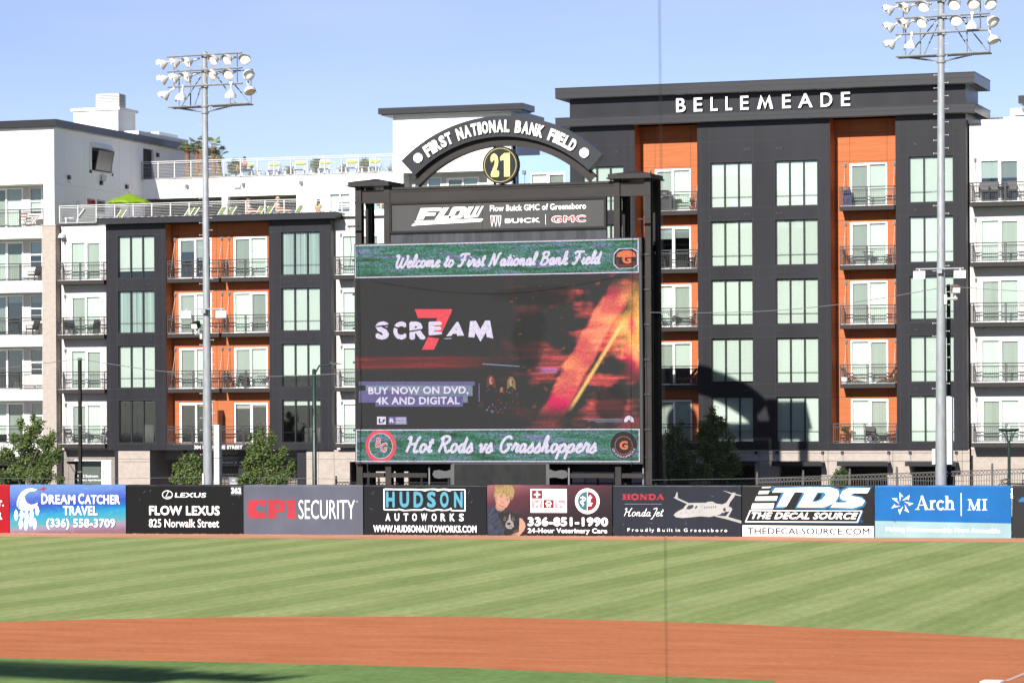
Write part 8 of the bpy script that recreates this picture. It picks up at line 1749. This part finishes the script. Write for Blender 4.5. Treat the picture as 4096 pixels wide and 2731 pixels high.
# ================================================================== PEOPLE
def figure(name, label, loc, rz_, joints, edges, skin, hair_c, hair_r, swim=None, hat=None, scale=1.0):
    """one continuous skinned body grown on joints {name: ((x, y, z), radius)} facing local -y"""
    t = thing(name, label, 'person', loc, rz_); names = list(joints); me = bpy.data.meshes.new('body')
    me.from_pydata([joints[n_][0] for n_ in names], [(names.index(a), names.index(c)) for a, c in edges], []); o = bpy.data.objects.new('body', me); COL.objects.link(o)
    md = o.modifiers.new('skin', 'SKIN'); md.use_smooth_shade = True
    for i, n_ in enumerate(names): sv = me.skin_vertices[0].data[i]; r_ = joints[n_][1]; sv.radius = r_ if isinstance(r_, tuple) else (r_, r_); sv.use_root = (i == 0)
    sd = o.modifiers.new('sub', 'SUBSURF'); sd.levels = 2; sd.render_levels = 2
    dg = bpy.context.evaluated_depsgraph_get(); dg.update(); m2 = bpy.data.meshes.new_from_object(o.evaluated_get(dg)); bpy.data.objects.remove(o)
    m2.materials.clear(); m2.materials.append(skin); put('body', m2, t)
    hx = Vector(joints['head'][0]); b = MB(); b.lathe([(0, .135), (.07, .115), (.108, .05), (.112, -.01), (.09, -.06), (.06, -.10)], n=16, a0=R(-25), a1=R(205)); b.lathe([(0, .132), (.075, .108), (.1, .055)], n=16)
    b.v = [(x + hx.x, y * 1.1 + hx.y + .015, z + hx.z + .02) for x, y, z in b.v]
    if hair_r == 'bun': b.lathe([(0, .06), (.05, .04), (.055, 0), (.03, -.04), (0, -.05)], n=10, c=(hx.x, hx.y + .12, hx.z + .10))
    if hair_r == 'long': b.lathe([(.10, .05), (.125, -.1), (.11, -.28), (.05, -.38)], n=12, a0=R(-10), a1=R(190), c=(hx.x, hx.y + .02, hx.z))
    b.obj('hair', mat(*hair_c), t)
    b = MB(); f = hx + Vector((0, -.098, 0))
    for s in (-1, 1): b.box(f.x + s * .036 - .016, f.x + s * .036 + .016, f.y - .008, f.y + .01, f.z + .0, f.z + .018, 0)
    b.box(f.x - .024, f.x + .024, f.y - .004, f.y + .012, f.z - .062, f.z - .052, 1); b.obj('face', [mat('eye_dark', (.03, .02, .02), .4), mat('lip', (.35, .12, .1), .5)], t)
    if swim:
        b = MB()
        for q in swim: b.tube(q[0], q[1], 12, 0, r2=q[2])
        b.obj('swimwear', swim[0][3], t)
    if hat: b = MB(); b.lathe([(0, .17), (.08, .16), (.115, .10), (.12, .05), (.20, .035), (.2, .03), (.11, .045)], n=18, c=(hx.x, hx.y, hx.z + .02)); b.obj('hat', hat, t)
    return t
SK1 = mat('tan_skin', (.42, .205, .125), .55); SK2 = mat('fair_skin', (.62, .37, .28), .55)
def seated(knee_up=.0, arm='lap'):
    J = {'pelvis': ((0, 0, .12), (.165, .13)), 'waist': ((0, .03, .30), (.135, .10)), 'chest': ((0, .06, .48), (.165, .115)), 'neck0': ((0, .05, .62), (.07, .06)), 'neck': ((0, .03, .68), (.05, .052)), 'jaw': ((0, .0, .745), (.07, .078)), 'head': ((0, .0, .80), (.083, .10)), 'crown': ((0, .01, .87), (.07, .085))}
    E_ = [('pelvis', 'waist'), ('waist', 'chest'), ('chest', 'neck0'), ('neck0', 'neck'), ('neck', 'jaw'), ('jaw', 'head'), ('head', 'crown')]
    for s, n_ in ((-1, 'l'), (1, 'r')):
        J['hip' + n_] = ((s * .10, -.05, .10), .095); J['knee' + n_] = ((s * .15, -.46, .16 + knee_up), .062); J['ankle' + n_] = ((s * .13, -.82 if not knee_up else -.55, .05 if knee_up else .10), .038); J['toe' + n_] = ((s * .13, -.98 if not knee_up else -.75, .04 if knee_up else .16), .03)
        E_ += [('pelvis', 'hip' + n_), ('hip' + n_, 'knee' + n_), ('knee' + n_, 'ankle' + n_), ('ankle' + n_, 'toe' + n_)]
        J['sh' + n_] = ((s * .185, .06, .555), .062); J['el' + n_] = ((s * .25, -.02 if arm == 'lap' else -.10, .32), .043); w = (s * .12, -.24, .30) if arm == 'lap' else (s * .03, -.26, .46)
        J['wr' + n_] = (w, .030); J['palm' + n_] = ((w[0] - s * .02, w[1] - .07, w[2] - .01), (.036, .02)); E_ += [('chest', 'sh' + n_), ('sh' + n_, 'el' + n_), ('el' + n_, 'wr' + n_), ('wr' + n_, 'palm' + n_)]
        for k in range(4): a = w[0] - s * .02 + (k - 1.5) * .017; J['f%s%d' % (n_, k)] = ((a, w[1] - .11, w[2] - .012), .0095); J['g%s%d' % (n_, k)] = ((a, w[1] - .145 - .008 * (k in (1, 2)), w[2] - .035), .008); E_ += [('palm' + n_, 'f%s%d' % (n_, k)), ('f%s%d' % (n_, k), 'g%s%d' % (n_, k))]
        J['th' + n_] = ((w[0] - s * .06, w[1] - .08, w[2] + .005), .010); E_ += [('palm' + n_, 'th' + n_)]
    return J, E_
J, E_ = seated(.22, 'phone'); X = at(*rc_(728, 520), 183.3)[0]
figure('person', 'dark haired man in grey shorts sitting on an upper terrace lounger looking at his hands', (X, 183.25, zu + .40), R(-25), J, E_, SK1, ('black_hair', (.015, .012, .011), .6), 'short', [([(0, .0, .06), (0, .02, .22)], .175, .15, mat('grey_shorts', (.13, .14, .16), .8)), ([(-.1, -.02, .12), (-.135, -.3, .17)], .105, .09), ([(.1, -.02, .12), (.135, -.3, .17)], .105, .09)])
J, E_ = seated(0, 'lap'); X = at(*rc_(772, 960), 172.6)[0]; bik = lambda c_: [([(0, .02, .40), (0, .06, .49)], .150, .165, c_)]
figure('person', 'fair woman with tied up reddish hair seated in profile on the lower deck', (X, 172.6, zd + .40), R(75), J, E_, SK2, ('auburn_hair', (.22, .085, .04), .6), 'bun', bik(mat('white_bikini', (.7, .68, .68), .8)))
X = at(*rc_(1075, 955), 172.6)[0]
figure('person', 'fair woman in a straw visor and sunglasses seated in profile on the lower deck', (X, 172.6, zd + .42), R(70), J, E_, SK2, ('brown_hair', (.10, .05, .03), .6), 'bun', bik(MATS['white_bikini']), mat('straw', (.55, .38, .2), .9))
X = at(*rc_(1500, 950), 173.2)[0]
figure('person', 'woman with long black hair seen from behind before the plain white terrace wall', (X, 173.2, zd + .30), R(175), J, E_, SK1, ('black_hair', (.015, .012, .011)), 'long', bik(M_LIME))

# ================================================================== unseen stand roof: slabs shaped to cast the shade bands on the infield grass
t = thing('unseen_stand_canopy', 'unseen grandstand roof on tall posts, shaped to shade the near infield grass', 'grandstand', (-50, 30, 0))
def shade_at(u, v, z): g = gnd(u, v); k = z / -SUN_DIR.z; return (g[0] - SUN_DIR.x * k, g[1] - SUN_DIR.y * k, z)
HZ = 33.0; p0, p1, p2 = Vector(shade_at(-1500, 2582, HZ)), Vector(shade_at(1300, 2702, HZ)), Vector(shade_at(-1500, 3300, HZ))
ex = (p1 - p0); L = ex.length; ex.normalize(); ey = Vector((-ex.y, ex.x, 0)) * (-1 if Vector((-ex.y, ex.x, 0)).dot(p2 - p0) < 0 else 1); b = MB(); o0 = Vector((-50, 30, 0))
def slab(b, a0, a1, d0, d1, z, th): P = [p0 + ex * a0 + ey * d0, p0 + ex * a1 + ey * d0, p0 + ex * a1 + ey * d1, p0 + ex * a0 + ey * d1]; P = [q - o0 for q in P]; b.add([(q.x, q.y, z) for q in P] + [(q.x, q.y, z + th) for q in P], [(0, 1, 2, 3), (7, 6, 5, 4), (0, 4, 5, 1), (1, 5, 6, 2), (2, 6, 7, 3), (3, 7, 4, 0)])
slab(b, -4, L - .4, 1.4, 2.3, HZ, .3); slab(b, -4, L - 2.5, 2.6, 3.6, HZ, .3); slab(b, -4, L - 6, 5.2, 8.0, HZ, .3)
b.obj('roof', M_STEELD, t); b = MB()
slab(b, -4, L - 4.0, .05, .5, HZ + .05, .12); slab(b, -4, L - 1.5, .8, 1.0, HZ + .05, .12)
for i in range(7): a = L - 6.2 + i * .9; slab(b, a, a + .45, -.1, 1.2, HZ - .2, .1)
b.obj('shade_slats', M_STEELD, t); b = MB()  # thin slats added to streak the edge of the cast shade
for a in (0.5, L * .4): q = p0 + ex * a + ey * 6 - o0; b.tube([(q.x, q.y, 0), (q.x, q.y, HZ)], .2, 8)
b.obj('post', M_STEELD, t)

# ================================================================== a cord of the backstop net a few steps ahead of the camera
X, _ = at(2659, 1400, 19.5)[0], 0; t = thing('backstop_cable', 'thin dark vertical cable hanging close to the camera, crossing field and sky', 'cable', (X, 19.5, 0))
b = MB(); b.tube([(0, 0, 0), (.004, 0, 4), (-.032, 0, 10.5)], .0026, 6); b.obj('strand', M_JOINT, t); b = MB(); b.box(-.05, .05, -.05, .05, -.02, .04); b.obj('anchor', M_STEELD, t)
